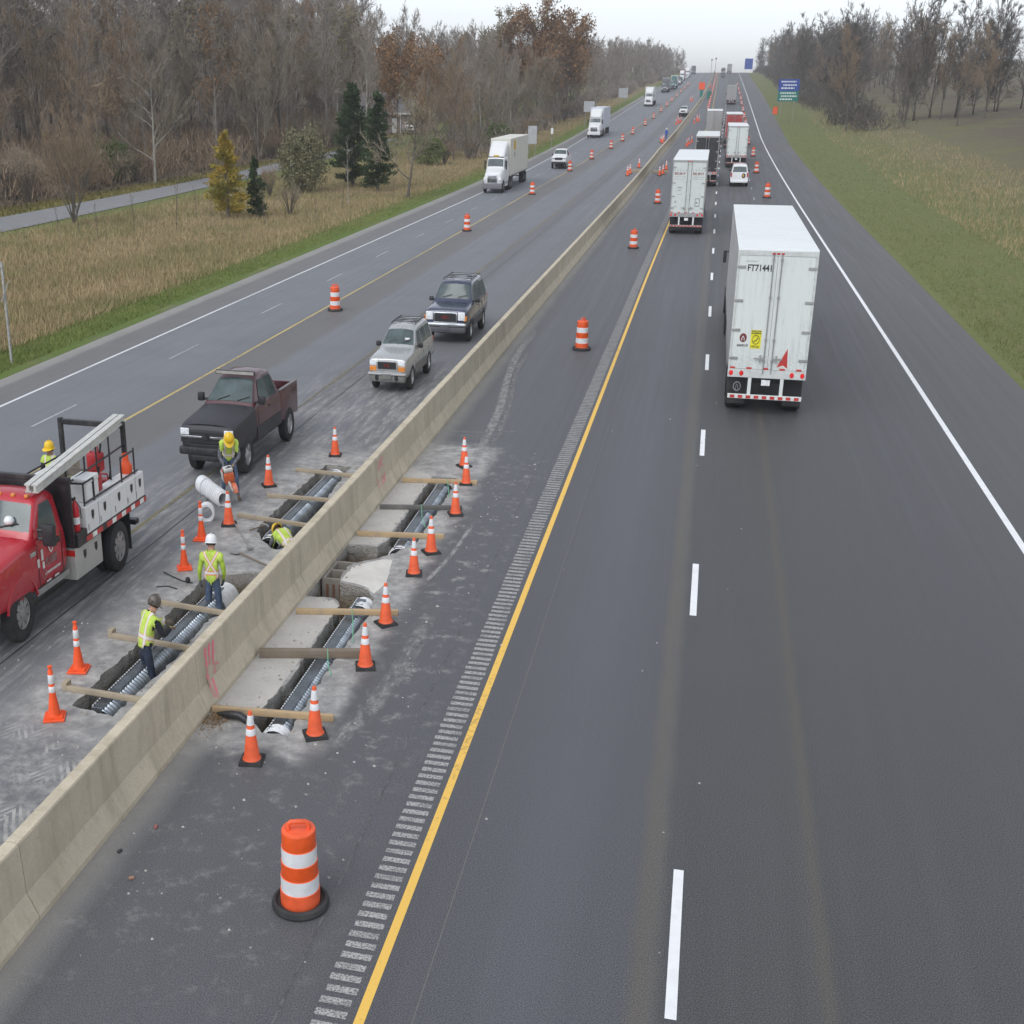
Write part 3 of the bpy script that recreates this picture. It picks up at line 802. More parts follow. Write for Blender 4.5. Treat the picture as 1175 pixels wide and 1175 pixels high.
def raw(name, V, F, m_, parent):
    me = bpy.data.meshes.new(name); me.from_pydata([(a, b, c * ZS) for a, b, c in V], [], F); me.materials.append(m_)
    o = bpy.data.objects.new(name, me); col.objects.link(o); o.parent = parent; return o

def tree_proto(name, label, cat, group, seed, trunk_m, twig_m, leaf_m=None, **kw):
    root = thing(name, label, cat, (0, 0, 0), 0, group)
    tr, V, F, LV, LF = tree_mesh(seed, **kw)
    tr.build('trunk', trunk_m, root, smooth=60)
    if leaf_m is not None and LV:
        cr = raw('crown', LV, LF, leaf_m, root); raw('twigs', V, F, twig_m, cr)
    else: raw('crown', V, F, twig_m, root)
    return root

def cone_tree(name, label, cat, group, seed, h, w, leaf_m, trunk_m, n=3800, ls=.16, shape=1.0, low=.06, gaps=.35):
    """conifer: whorls of drooping boughs carrying needle sprays"""
    r = random.Random(seed); root = thing(name, label, cat, (0, 0, 0), 0, group)
    t = MB(); t.tube([(0, 0, -.2), (.03, 0, h * .5), (0, .02, h * .98)], [w * .09, w * .05, .01], 7); 
    V = []; F = []
    nb = int(h * 16)
    for i in range(nb):
        f = low + (1 - low) * ((i + r.random()) / nb); z = h * f; a = r.uniform(0, 6.283)
        L = w * (1 - f) ** shape * r.uniform(.6, 1.12) + .08
        if f < .16: L *= .75
        d = Vector((math.cos(a), math.sin(a), r.uniform(-.05, .45)))
        t.tube([(0, 0, z), tuple(Vector((0, 0, z)) + d * L)], [.02, .006], 3, caps=False)
        for k in range(int(n / nb)):
            u = r.random() ** .6; p = Vector((0, 0, z)) + d * L * u + Vector((r.gauss(0, .10 * L + .03), r.gauss(0, .10 * L + .03), r.gauss(0, .09) - .08 * u))
            s_ = ls * r.uniform(.5, 1.2); o = Vector((d.x, d.y, r.uniform(-.3, .9))).normalized(); q = o.cross(Vector((r.gauss(0, 1), r.gauss(0, 1), r.gauss(0, 1)))).normalized()
            b = len(V); V += [tuple(p - q * s_ * .3), tuple(p + q * s_ * .3), tuple(p + o * s_ * 1.3)]; F.append((b, b + 1, b + 2))
    t.build('trunk', trunk_m, root); raw('crown', V, F, leaf_m, root); return root

def bush(name, label, cat, group, seed, h, w, leaf_m, twig_m, n=2600, ls=.12, stems=14):
    r = random.Random(seed); root = thing(name, label, cat, (0, 0, 0), 0, group)
    t = MB(); V = []; F = []; ends = []
    for i in range(stems):
        a = r.uniform(0, 6.283); e = Vector((math.cos(a) * w * r.uniform(.2, .9), math.sin(a) * w * r.uniform(.2, .9), h * r.uniform(.55, 1)))
        mid = e * .5 + Vector((0, 0, h * .08)); t.tube([(0, 0, -.1), tuple(mid), tuple(e)], [.035, .022, .008], 4, caps=False)
        for k in range(9):
            u = r.uniform(.3, 1); p = mid.lerp(e, u); q = p + Vector((r.gauss(0, .22) * w, r.gauss(0, .22) * w, abs(r.gauss(0, .16)) * h)); ends.append((p, q))
            s_ = (q - p).cross(Vector((r.gauss(0, 1), r.gauss(0, 1), r.gauss(0, 1)))).normalized() * .014
            b = len(V); V += [tuple(p - s_), tuple(p + s_), tuple(q)]; F.append((b, b + 1, b + 2))
            for kk in range(5):
                c = p.lerp(q, r.uniform(.2, 1)); e2 = c + Vector((r.gauss(0, .12) * w, r.gauss(0, .12) * w, abs(r.gauss(0, .1)) * h)); ends.append((c, e2))
                b = len(V); V += [tuple(c - s_ * .7), tuple(c + s_ * .7), tuple(e2)]; F.append((b, b + 1, b + 2))
    t.build('stems', M_BARK2, root)
    if leaf_m is None: raw('crown', V, F, twig_m, root); return root
    LV = []; LF = []
    for i in range(n):
        if i % 2:
            p, q = r.choice(ends); c = p.lerp(q, r.random()) + Vector((r.gauss(0, .07), r.gauss(0, .07), r.gauss(0, .07)))
        else:
            d_ = Vector((r.gauss(0, 1), r.gauss(0, 1), r.gauss(0, 1))).normalized() * (.62 + .4 * r.random() ** .7) * (1 + .18 * math.sin(3 * i)); c = Vector((d_.x * w, d_.y * w, h * (.5 + .5 * d_.z)))
        a = Vector((r.gauss(0, 1), r.gauss(0, 1), r.gauss(0, 1))).normalized() * ls * r.uniform(.5, 1.2); b_ = a.cross(Vector((r.gauss(0, 1), r.gauss(0, 1), r.gauss(0, 1)))).normalized() * ls * .5
        k = len(LV); LV += [tuple(c - a), tuple(c + b_), tuple(c + a), tuple(c - b_)]; LF.append((k, k + 1, k + 2, k + 3))
    cr = raw('crown', LV, LF, leaf_m, root); raw('twigs', V, F, twig_m, cr); return root

def put(o, x, y, s=1.0, rz=0.0, dz=0.0):
    o.location = (x, y, gz(x, y) + dz); o.rotation_euler = (0, 0, rz); o.scale = (s, s, s)
    return o

# wood: a handful of different trees, each copied many times
WOOD = 'trees of the wood left of the motorway'
GB = 'tall bare grey-brown tree of the wood, leafless with fine upright twigs'
protos = [
    tree_proto('bare_tree', GB, 'tree', WOOD, 11, M_BARK, M_TWG, h=17, n1=15, first=.2, spread=.27, up=.9),
    tree_proto('bare_tree', GB, 'tree', WOOD, 12, M_BARK2, M_TWB, h=15, n1=14, first=.16, spread=.33, up=.7),
    tree_proto('bare_tree', GB, 'tree', WOOD, 13, M_BARK3, M_TWG, h=18, n1=13, first=.3, spread=.25, up=1.0),
    tree_proto('bare_tree', GB, 'tree', WOOD, 14, M_BARK, M_TWT, h=14, n1=12, first=.12, spread=.32, up=.6, fork=2, n2=5),
]
OAKL = 'broad oak of the wood still holding russet brown leaves'
OLIL = 'tree of the wood with thin yellowing olive leaves'
oak = tree_proto('oak_tree', OAKL, 'tree', WOOD, 21, M_BARK2, M_TWB, M_OAK, h=16, n1=16, first=.2, spread=.38, up=.4, leaves=.9, lsize=.27, lv=.6)
thin = tree_proto('russet_tree', 'slender tree of the wood with sparse copper leaves', 'tree', WOOD, 22, M_BARK, M_TWB, M_OAK, h=15, n1=13, first=.2, spread=.26, up=.8, leaves=.16, lsize=.19, lv=.5)
olive = tree_proto('olive_tree', OLIL, 'tree', WOOD, 23, M_BARK, M_TWG, M_OLIVE, h=17, n1=14, first=.25, spread=.3, up=.6, leaves=.26, lsize=.20, lv=.45)
used = set()
def plant(p, x, y, s, rz):
    if p.name not in used: used.add(p.name); o = p
    else: o = copy_tree(p)
    return put(o, x, y, s, rz)
rt_ = random.Random(77); spots = []
def free(x, y, dmin):
    for a, b in spots:
        if (a - x) ** 2 + (b - y) ** 2 < dmin * dmin: return False
    spots.append((x, y)); return True
def corridor(x, y):   # the gap through which the brick house shows
    k = x / y
    return y < 262 and -.268 < k < -.234
def pick(x, y):
    q = rt_.random()
    if q < .05: return thin
    if q < .075: return olive
    return protos[rt_.choice((0, 0, 1, 1, 2, 3))]
cnt = 0
for i in range(9000):          # beyond the local road
    if cnt >= 112: break
    y = rt_.uniform(62, 300); x = -62.5 - abs(rt_.gauss(0, 1)) * 26
    if x < -.66 * y - 12 or corridor(x, y) or x / y > -.24: continue
    if not free(x, y, 3.4): continue
    plant(pick(x, y), x, y, rt_.uniform(.85, 1.25), rt_.uniform(0, 6.28)); cnt += 1
cnt = 0
for i in range(9000):          # the wood that comes close to the motorway
    if cnt >= 96: break
    y = rt_.uniform(165, 430); x = -37 - abs(rt_.gauss(0, 1)) * 20 - (8 if 160 < y < 185 else 0)
    if x < -.30 * y + 4 or corridor(x, y): continue
    if not free(x, y, 3.4): continue
    plant(pick(x, y), x, y, rt_.uniform(.66, 1.0), rt_.uniform(0, 6.28)); cnt += 1
for x, y, s in ((-53, 212, .8), (-50, 222, .74), (-41, 300, 1.2), (-36.5, 318, 1.14), (-37, 334, 1.12), (-47, 290, 1.08), (-92, 118, .95), (-68, 275, .9)):
    plant(oak, x, y, s, rt_.uniform(0, 6.28))
for x, y, s in ((-88, 150, 1.1), (-75, 180, 1.2), (-43.5, 311, 1.25), (-48, 302, 1.15), (-66, 190, 1.1), (-49, 280, 1.1)):
    plant(olive, x, y, s, rt_.uniform(0, 6.28))
cnt = 0
for i in range(6000):          # far along the left side
    if cnt >= 30: break
    y = rt_.uniform(430, 1080); x = -33 - abs(rt_.gauss(0, 1)) * 22 + (y - 430) * .008
    if not free(x, y, 6): continue
    plant(protos[rt_.choice((0, 1, 2))] if rt_.random() > .1 else olive, x, y, rt_.uniform(.72, .98), rt_.uniform(0, 6.28)); cnt += 1
# right side of the motorway
WR = 'trees of the wood right of the motorway'
rp = copy_tree(protos[1]); tag(rp, 'bare dark tree of the wood on the bank right of the motorway', 'tree', WR); first_r = [True]
cnt = 0
for i in range(6000):
    if cnt >= 34: break
    y = rt_.uniform(250, 1000); x = 24 + max(0, (y - 400)) * .004 + abs(rt_.gauss(0, 1)) * 22
    if x > .12 * y + 60 or not free(x, y, 5): continue
    if first_r[0]: o = rp; first_r[0] = False
    else: o = copy_tree(rp)
    put(o, x, y, rt_.uniform(.85, 1.2), rt_.uniform(0, 6.28)); cnt += 1

# woods too dense to count: one mass each, made of many whole trees
def wood_mass(name, spots_, seed, twig_m, hmul=1.0):
    r = np.random.default_rng(seed); lib = []
    for k in range(4):
        tr, V, F, _, _ = tree_mesh(300 + k, h=16, n1=17, n2=7, n3=7, n4=2, first=.02, spread=.3, up=.7, wid=.085, r0=.14)
        tv = np.array(tr.v); b = len(tv)
        tf = []
        for f in tr.f:
            for j in range(1, len(f) - 1): tf.append((f[0], f[j], f[j + 1]))
        lib.append((np.vstack([tv, np.array(V)]), np.vstack([np.array(tf), np.array(F) + b])))
    VV = []; FF = []; o_ = 0
    for x, y in spots_:
        v, f = lib[r.integers(4)]; s_ = r.uniform(.8, 1.2) * hmul; a = r.uniform(0, 6.28); c, s2 = math.cos(a), math.sin(a)
        q = np.stack([(v[:, 0] * c - v[:, 1] * s2) * s_ + x, (v[:, 0] * s2 + v[:, 1] * c) * s_ + y, v[:, 2] * s_ * ZS + gz(x, y)], 1)
        VV.append(q); FF.append(f + o_); o_ += len(v)
    VV = np.vstack(VV); FF = np.vstack(FF).astype(np.int32); n = len(FF)
    me = bpy.data.meshes.new(name); me.vertices.add(len(VV)); me.vertices.foreach_set('co', VV.ravel())
    me.loops.add(3 * n); me.loops.foreach_set('vertex_index', FF.ravel()); me.polygons.add(n); me.polygons.foreach_set('loop_start', np.arange(0, 3 * n, 3, dtype=np.int32))
    me.materials.append(twig_m); me.update(); o = bpy.data.objects.new(name, me); col.objects.link(o); return tag(o, kind='stuff')
def scatter(n, fx, fy, ok=lambda x, y: True):
    out = []
    while len(out) < n:
        y = fy(); x = fx(y)
        if ok(x, y): out.append((x, y))
    return out
U = rt_.uniform
M_MASS = mat('far_twigs', (.25, .215, .185), .9, var=.22, scale=.12, spec=.15)
M_MASS2 = mat('far_twigs_dark', (.115, .10, .085), .9, var=.25, scale=.12, spec=.15)
wood_mass('wood_depth', scatter(120, lambda y: -84 - abs(rt_.gauss(0, 1)) * 28, lambda: U(110, 340), lambda x, y: x > -.75 * y - 20 and not corridor(x, y)), 1, M_MASS, 1.4)
wood_mass('wood_depth', scatter(75, lambda y: -52 - abs(rt_.gauss(0, 1)) * 22, lambda: U(265, 440)), 2, M_MASS, .88)
wood_mass('distant_wood', scatter(170, lambda y: -36 - abs(rt_.gauss(0, 1)) * 26 + (y - 430) * .012, lambda: U(420, 1120)), 3, M_MASS, .9)
wood_mass('distant_wood', scatter(190, lambda y: 24 + max(0, y - 400) * .004 + abs(rt_.gauss(0, 1)) * 30, lambda: U(270, 1120)), 4, M_MASS2, 1.1)
def thicket(name, spots_, seed, m_):
    r = np.random.default_rng(seed); n = 130; VV = []
    for x, y in spots_:
        w, h = r.uniform(1.5, 2.8), r.uniform(1.8, 3.8) * ZS
        p = np.stack([x + r.normal(0, .55, n) * w, y + r.normal(0, .55, n) * w, gz(x, y) + r.random(n) ** 1.3 * h * .8], 1)
        d = np.stack([r.normal(0, .5, n), r.normal(0, .5, n), .6 + r.random(n)], 1); q = p + d * .9
        a = r.random(n) * 6.28; s_ = np.stack([np.cos(a), np.sin(a), 0 * a], 1) * (.05 + y / 9000)
        VV.append(np.stack([p - s_, p + s_, q], 1).reshape(-1, 3))
    VV = np.vstack(VV); k = len(VV) // 3; me = bpy.data.meshes.new(name); me.vertices.add(3 * k); me.vertices.foreach_set('co', VV.ravel())
    me.loops.add(3 * k); me.loops.foreach_set('vertex_index', np.arange(3 * k, dtype=np.int32)); me.polygons.add(k); me.polygons.foreach_set('loop_start', np.arange(0, 3 * k, 3, dtype=np.int32))
    me.materials.append(m_); me.update(); o = bpy.data.objects.new(name, me); col.objects.link(o); return tag(o, kind='stuff')
thicket('undergrowth', scatter(330, lambda y: -34.5 - rt_.random() * 10 + max(0, y - 430) * .010, lambda: U(190, 1100)), 11, M_MASS)
thicket('undergrowth', scatter(260, lambda y: 23.5 + max(0, y - 400) * .004 + rt_.random() * 12, lambda: U(255, 1100)), 12, M_MASS2)
thicket('undergrowth', scatter(240, lambda y: -62 - rt_.random() * 22, lambda: U(70, 260), lambda x, y: not corridor(x, y)), 13, M_TWB)
wood_mass('wood_depth', scatter(60, lambda y: 46 + rt_.random() * 60, lambda: U(110, 300)), 5, M_MASS2, 1.1)

# undergrowth along the edge of the wood
UG = 'shrubs under the edge of the wood'
ug = [bush('green_shrub', 'dark green shrub under the edge of the bare wood', 'shrub', UG, 31, 2.6, 2.2, M_BUSHG, M_TWG, 2400, .16),
      bush('bare_shrub', 'leafless brown thicket shrub under the edge of the wood', 'shrub', UG, 32, 2.4, 2.0, None, M_TWB, stems=24),
      bush('bare_shrub', 'leafless brown thicket shrub under the edge of the wood', 'shrub', UG, 33, 3.2, 2.2, None, M_TWT, stems=26)]
for i in range(64):
    if i < 34:
        y = rt_.uniform(66, 235); x = -62.0 - rt_.random() * 5
        if x < -.66 * y - 6: continue
        p = ug[0] if (i < 12 and 110 < y < 185) else ug[1 + i % 2]
    else:
        y = rt_.uniform(158, 400); x = -35.0 - rt_.random() * 5; p = ug[0] if i % 8 == 0 else ug[1 + i % 2]
    if corridor(x, y): continue
    plant(p, x, y, rt_.uniform(.7, 1.25), rt_.uniform(0, 6.28))

# single trees between the motorway and the local road
put(cone_tree('larch_tree', 'golden yellow conical larch beside the local road', 'tree', None, 41, 5.5, 2.1, M_LARCH, M_BARK2, 9500, .2, .75), -41.2, 103.5)
put(cone_tree('cedar_tree', 'small dark green cedar standing right beside the yellow larch', 'tree', None, 42, 3.9, .95, M_CEDAR, M_BARK2, 6500, .15, .5), -38.9, 104.6)
put(cone_tree('cedar_tree', 'broad dark evergreen, left of the two tall ones in front of the house', 'tree', None, 43, 8.6, 2.7, M_CEDAR, M_BARK2, 15000, .24, .62), -40.2, 140.0)
put(cone_tree('cedar_tree', 'pointed dark evergreen, right of the two tall ones in front of the house', 'tree', None, 44, 8.0, 2.0, M_CEDAR, M_BARK2, 12000, .22, .6), -35.9, 135.0)
put(tree_proto('bare_tree', 'spreading leafless small tree with many stems in front of the local road', 'tree', None, 51, M_BARK2, M_TWB, h=7.4, n1=9, first=.15, spread=.38, up=.8, fork=6, r0=.09, wid=.016, n2=5), -50.0, 92.0)
put(tree_proto('bare_tree', 'pale bare tree with drooping open limbs on the wood edge behind the local road', 'tree', None, 52, M_BARK3, M_TWT, h=10.5, n1=13, first=.2, spread=.42, up=.35, r0=.17), -61.0, 131.5)
put(tree_proto('bare_tree', 'leaning crooked tree with olive haze of twigs beside the tall dry grass', 'tree', None, 53, M_BARK2, M_TWT, M_OLIVE, h=7.6, n1=10, first=.25, spread=.5, up=.35, lean=.22, r0=.17, leaves=.12, lsize=.13), -29.9, 124.0)
put(bush('willow_shrub', 'large rounded grey-green shrub at the bend of the local road', 'shrub', None, 61, 4.4, 2.6, M_BUSHO, M_TWT, 9000, .15, 26), -43.3, 131.0)
put(bush('red_shrub', 'dark reddish leafless shrub beside the grey-green shrub', 'shrub', None, 62, 2.2, 1.5, None, M_TWB, stems=26), -44.6, 124.0)
put(bush('bare_shrub', 'low brown bush behind the yellow larch and small cedar', 'shrub', None, 63, 2.0, 1.3, None, M_TWT, stems=22), -37.0, 108.0)
put(tree_proto('sapling', 'thin pale birch sapling in front of the dark evergreens', 'tree', None, 64, M_BARK3, M_TWT, h=6.0, n1=8, first=.35, spread=.16, up=.9, r0=.05, n2=3, n3=3, n4=2, wid=.014), -34.8, 119.5)
SP = 'saplings in the dry grass'
sap = tree_proto('sapling', 'thin bare sapling standing in the dry grass before the local road', 'sapling', SP, 65, M_BARK2, M_TWB, h=3.6, n1=8, first=.3, spread=.22, up=.9, r0=.035, n2=3, n3=3, n4=2, wid=.011)
for i, (x, y, s) in enumerate(((-47.2, 87.5, .9), (-43.8, 84, .8), (-41.5, 93, 1.1), (-39.8, 96, .75), (-44.5, 91.5, .8), (-36.5, 100, .8), (-31.5, 98.5, .6), (-33.2, 112, .8), (-29.4, 116, .7), (-42.5, 99.5, .8), (-46.4, 83, .7))):
    put(sap if i == 0 else copy_tree(sap), x, y, s, i * 1.3)
# ---------------------------------------------------------------- roadside things
def post_sign(name, label, cat, x, y, w, h, z0, posts, face, rz=0.0, back=None):
    o = thing(name, label, cat, (x, y, gz(x, y)), rz)
    b = MB(); b.box(-w / 2, w / 2, -.02, .02, z0, z0 + h, b=.012); b.build('sign_panel', face, o)
    for px in posts:
        p = MB(); p.tube([(px, .06, -.4), (px, .06, z0 + h * .9)], .05, 6); p.build('post', M_STEEL, o)
    return o
M_SIGNB = mat('sign_back', (.42, .43, .44), .5, .3, var=.1, scale=2)
M_SBLUE = mat('sign_blue', (.02, .06, .30), .45); M_SGREEN = mat('sign_green', (.01, .17, .13), .45); M_SWHITE = mat('sign_white', (.75, .76, .76), .45)
post_sign('road_sign', 'grey back of a tall road sign beside the leading white semi truck', 'sign', -26.8, 191.5, 1.35, 2.0, 1.4, (-.45, .45), M_SIGNB)
post_sign('road_sign', 'grey back of a road sign above the second white semi truck', 'sign', -25.9, 268, 2.2, 1.6, 2.6, (-.7, .7), M_SIGNB)
post_sign('road_sign', 'grey back of a wide road sign far along the left verge', 'sign', -26.5, 372, 2.6, 2.0, 2.0, (-.8, .8), M_SIGNB)
post_sign('marker_post', 'small white marker sign right of the tall grey sign on the verge', 'sign', -26.4, 212, .4, .7, 1.7, (0,), M_SWHITE)
s = post_sign('service_sign', 'blue and green roadside service sign on the right grass bank', 'sign', 14.9, 300, 4.4, 3.6, 3.5, (-1.4, 1.4), M_SBLUE)
g = MB(); g.box(-2.18, 2.18, -.026, -.0205, 3.53, 5.2); g.build('green_field', M_SGREEN, s)
for k, (z, a, c) in enumerate(((5.0, -1.7, 1.5), (4.45, -1.2, 1.7), (3.95, -1.6, 1.2), (3.15, -1.7, 1.6), (2.65, -1.5, 1.8), (2.15, -1.7, .9))):
    q = MB(); r5 = random.Random(k); x = a
    while x < c:
        w = r5.uniform(.2, .55); q.box(x, min(c, x + w), -.032, -.0265, z + 1.59, z + 1.81); x += w + .12
    q.build('sign_legend', M_SWHITE, s)
post_sign('exit_sign', 'distant blue sign panel on the crest right of the road', 'sign', 15.6, 800, 4.6, 4.6, 3.2, (-1.4, 1.4), M_SBLUE)
q = post_sign('marker_post', 'small orange warning sign just left of the blue and green sign', 'sign', 12.6, 303, 1.0, 1.2, 1.2, (0,), M_CORANGE)
p = thing('grass_post', 'lone weathered wooden post with a crossed stick in the grass by the left shoulder', 'post', (-26.85, 43.3, gz(-26.85, 43.3)))
M_WGREY = mat('weathered_wood', (.33, .32, .30), .85, var=.25, scale=8)
b = MB(); b.box(-.04, .04, -.04, .04, -.3, 3.15); b.build('pole', M_WGREY, p)
b = MB(); b.tube([(-.14, -.06, 1.95), (.28, -.06, 2.6)], .02, 6); b.build('stick', M_WGREY, p)
b = MB(); b.tube([(-.02, -.06, 1.9), (.08, -.06, 2.75)], .015, 6); b.build('stick', M_WGREY, p)
for x, y, h in ((-6.6, 905, 6.2), (-3.9, 903, 6.8)):
    p = thing('work_light', 'thin mast %s on the crest of the road' % ('standing left of its twin' if x < -5 else 'standing right of its twin'), 'mast', (x, y, gz(0, y) + 3), 0, 'masts on the crest')
    p.location.z = prof(y)
    b = MB(); b.tube([(0, 0, 0), (0, 0, h)], .12, 6); b.build('pole', M_DARK, p)
    b = MB(); b.box(-.45, .45, -.1, .1, h, h + .8); b.build('lamp_head', M_DARK, p)

# brick house in the gap
def brickm():
    t = NT('red_brick'); co = t.coord(); n = t.noise(co, 1.2, 4, .6)
    br = t.n('ShaderNodeTexBrick'); t.set(br.inputs['Vector'], t.mapping(co, (1, 1, 1))); br.inputs['Scale'].default_value = 4
    br.inputs['Color1'].default_value = (.22, .075, .05, 1); br.inputs['Color2'].default_value = (.16, .06, .045, 1); br.inputs['Mortar'].default_value = (.3, .27, .24, 1)
    t.out(t.mix(t.rng(n, .3, .7, 0, .4), br.outputs['Color'], (.13, .06, .05)), .9); return t.mat
M_BRICK = brickm(); M_SHING = mat('grey_shingles', (.17, .165, .165), .9, var=.2, scale=5, bump=.4); M_TRIM = mat('white_trim', (.7, .7, .69), .6)
h = thing('brick_house', 'red brick house with grey roof seen through a gap in the trees', 'house', (-63.5, 247, gz(-63.5, 247) - .1), R(-8))
b = MB(); b.box(-7, 6, 0, 8, 0, 2.9); b.build('wall', M_BRICK, h)
b = MB(); b.prism([(-.6, 2.92), (8.6, 2.92), (4, 5.9)], -7.5, 6.5, 'x'); rf = b.build('roof', M_SHING, h)
b = MB(); b.box(-7.5, 6.5, -.66, -.58, 2.72, 2.95); b.build('gutter', M_TRIM, h)
b = MB(); b.tube([(-.4, 2.2, 4.5), (-.4, 2.2, 6.6)], .1, 8); b.build('vent_pipe', M_TRIM, rf)
b = MB(); b.box(3.5, 4.4, 4.6, 5.5, 5.0, 6.6); b.build('chimney', M_BRICK, rf)
for x in (-5.5, -2.6, 4.2):
    b = MB(); b.box(x, x + 1.2, -.04, -.003, 1.0, 2.3); w = b.build('window', M_TRIM, h)
    b = MB(); b.box(x + .1, x + 1.1, -.055, -.043, 1.1, 2.2); b.build('pane', M_GLASS, w)
b = MB(); b.box(.9, 1.85, -.05, -.003, .05, 2.15); d = b.build('door', M_TRIM, h)
for x in (-1, 2.9):
    b = MB(); b.box(x - .07, x + .07, -.6, -.46, 0, 2.7); b.build('porch_post', M_TRIM, h)

# ---------------------------------------------------------------- cones and drums
def black_cone():
    o = thing('traffic_cone', '', 'cone')
    b = MB(); b.prism([(-.19, -.19), (.19, -.19), (.19, .19), (-.19, .19)], 0, .035, 'z'); b.box(-.17, .17, -.17, .17, .035, .05, b=.01); b.build('base', M_RUB, o)
    b = MB(); b.lathe([(.155, .05), (.14, .075), (.130, .09), (.034, .70), (.028, .715), (.0, .716)], 22); body = b.build('cone_body', M_ORANGE, o, smooth=40)
    def collar(z0, z1):
        f = lambda z: .130 + (.034 - .130) * (z - .09) / .61 + .004
        c = MB(); c.lathe([(f(z0) - .003, z0), (f(z0), z0 + .003), (f(z1), z1 - .003), (f(z1) - .003, z1)], 22); c.build('white_collar', M_REFL, o, smooth=40)
    collar(.39, .48); collar(.53, .665)
    return o
def slim_cone():
    o = thing('traffic_cone', '', 'cone')
    b = MB(); b.box(-.185, .185, -.185, .185, 0, .035, b=.012); b.prism([(-.15, -.15), (.15, -.15), (.15, .15), (-.15, .15)], .036, .06, 'z'); b.build('base', M_CORANGE, o)
    b = MB(); b.lathe([(.12, .06), (.105, .10), (.06, .35), (.044, .71), (.03, .73), (.03, .755), (.042, .77), (.042, .785), (.0, .79)], 22); b.build('cone_body', M_CORANGE, o, smooth=40)
    def collar(z0, z1):
        f = lambda z: float(np.interp(z, [.06, .10, .35, .71], [.12, .105, .06, .044])) + .004
        c = MB(); c.lathe([(f(z0) - .003, z0), (f(z0), z0 + .003), (f(z1), z1 - .003), (f(z1) - .003, z1)], 22); c.build('white_collar', M_REFL, o, smooth=40)
    collar(.40, .49); collar(.53, .66)
    return o
bc = black_cone(); sc_ = slim_cone()
CON = [(bc, -6.62, 16.62, 1.0, 'black based cone at the near end of the right trench, closest to the striped drum', .15),
       (bc, -5.86, 17.68, 1.02, 'black based cone beside the free end of the pale timber nearest the camera', .5),
       (bc, -5.72, 20.42, 1.0, 'black based cone at the end of the thick brown timber over the right trench', .3),
       (bc, -5.84, 22.45, .99, 'black based cone standing against the pale timber by the open pit', .75),
       (bc, -5.9, 25.25, .96, 'black based cone beside the pale broken concrete wedge', .2),
       (bc, -5.82, 26.7, 1.0, 'black based cone at the end of the timber just beyond the pit', .6),
       (bc, -5.8, 29.55, .96, 'black based cone at the end of the dark grey timber', .4),
       (bc, -6.02, 32.15, .94, 'black based cone overlapping the farthest timber of the right trench', .1),
       (bc, -6.4, 33.8, .96, 'black based cone at the far end of the right trench, farthest of that row', .7),
       (sc_, -10.52, 17.15, 1.0, 'slim orange cone nearest the bottom left corner beside the left trench', .4),
       (sc_, -11.0, 18.95, 1.0, 'slim orange cone in front of the red truck and left of the bending worker', .2),
       (sc_, -11.14, 24.3, .93, 'slim orange cone beside the rear wheel of the red truck', .5),
       (sc_, -11.5, 26.2, .97, 'slim orange cone left of the short white pipe piece', .1),
       (bc, -11.24, 27.35, .97, 'black based cone standing before the saw worker and white corrugated pipe', .3),
       (bc, -11.34, 30.65, .97, 'black based cone between the pickup and the left trench', .6),
       (bc, -10.4, 33.95, .97, 'black based cone at the far end of the left trench by the barrier', .2)]
seen = set()
for src, x, y, s_, lab, rz in CON:
    o = src if src.name not in seen else copy_tree(src); seen.add(src.name)
    o.location = (x, y, 0); o.rotation_euler = (0, 0, rz); o.scale = (s_, s_, s_)
    tag(o, lab, 'cone', 'cones round the trenches')

def drum():
    o = thing('traffic_drum', '', 'drum')
    b = MB(); b.lathe([(.0, .0), (.37, 0), (.385, .03), (.37, .075), (.33, .09), (.30, .06), (.27, .06), (.27, .02)], 36); b.build('base_ring', M_RUB, o, smooth=35)
    P = [(.262, .05), (.262, .22), (.252, .225), (.252, .385), (.242, .39), (.242, .55), (.233, .555), (.233, .715), (.224, .72), (.224, .89), (.216, .905), (.17, .912), (.155, .90), (0, .90)]
    mis = [0, 0, 1, 0, 2, 0, 1, 0, 2, 0, 0, 0, 0]
    b = MB(); b.lathe(P, 36, mis=mis); b.build('drum_body', [M_ORANGE, M_REFL, M_REFO], o, smooth=30)
    b = MB(); b.tube([(-.13, -.02, .89), (-.13, -.02, .965), (-.10, -.02, .99), (.10, -.02, .99), (.13, -.02, .965), (.13, -.02, .89)], .028, 8); b.build('handle', M_ORANGE, o, smooth=60)
    return o
dr = drum(); firstd = [True]
def put_drum(x, y, lab, grp, rz=0.0, s=1.0):
    o = dr if firstd[0] else copy_tree(dr); firstd[0] = False
    o.location = (x, y, prof(y)); o.rotation_euler = (0, 0, rz); o.scale = (s, s, s); tag(o, lab, 'drum', grp)
SH = 'drums on the closed shoulder right of the barrier'
put_drum(-4.66, 13.25, 'large striped drum with black ring base, nearest the camera beside the rumble strip', SH, .3, 1.03)
put_drum(-4.8, 51.6, 'striped drum alone on the right shoulder beside the yellow line, second from the camera', SH, 1.1, 1.04)
put_drum(-4.9, 86.9, 'striped drum on the right shoulder, left of the rear of the middle semi trailer', SH, 2, 1.03)
put_drum(-4.88, 122, 'striped drum by the barrier behind the middle semi trailer', SH, .7, 1.02)
LG = 'drums along the left yellow line'
put_drum(-17.7, 58.2, 'striped drum on the left yellow line above the dark pickup', LG, .4)
put_drum(-18.05, 94.6, 'striped drum on the left yellow line, left of and before the white semi truck', LG, .9)
put_drum(-17.85, 129, 'striped drum just right of the leading white semi truck', LG, 1.7)
put_drum(-17.85, 163.2, 'striped drum in front of the white pickup', LG, .2)
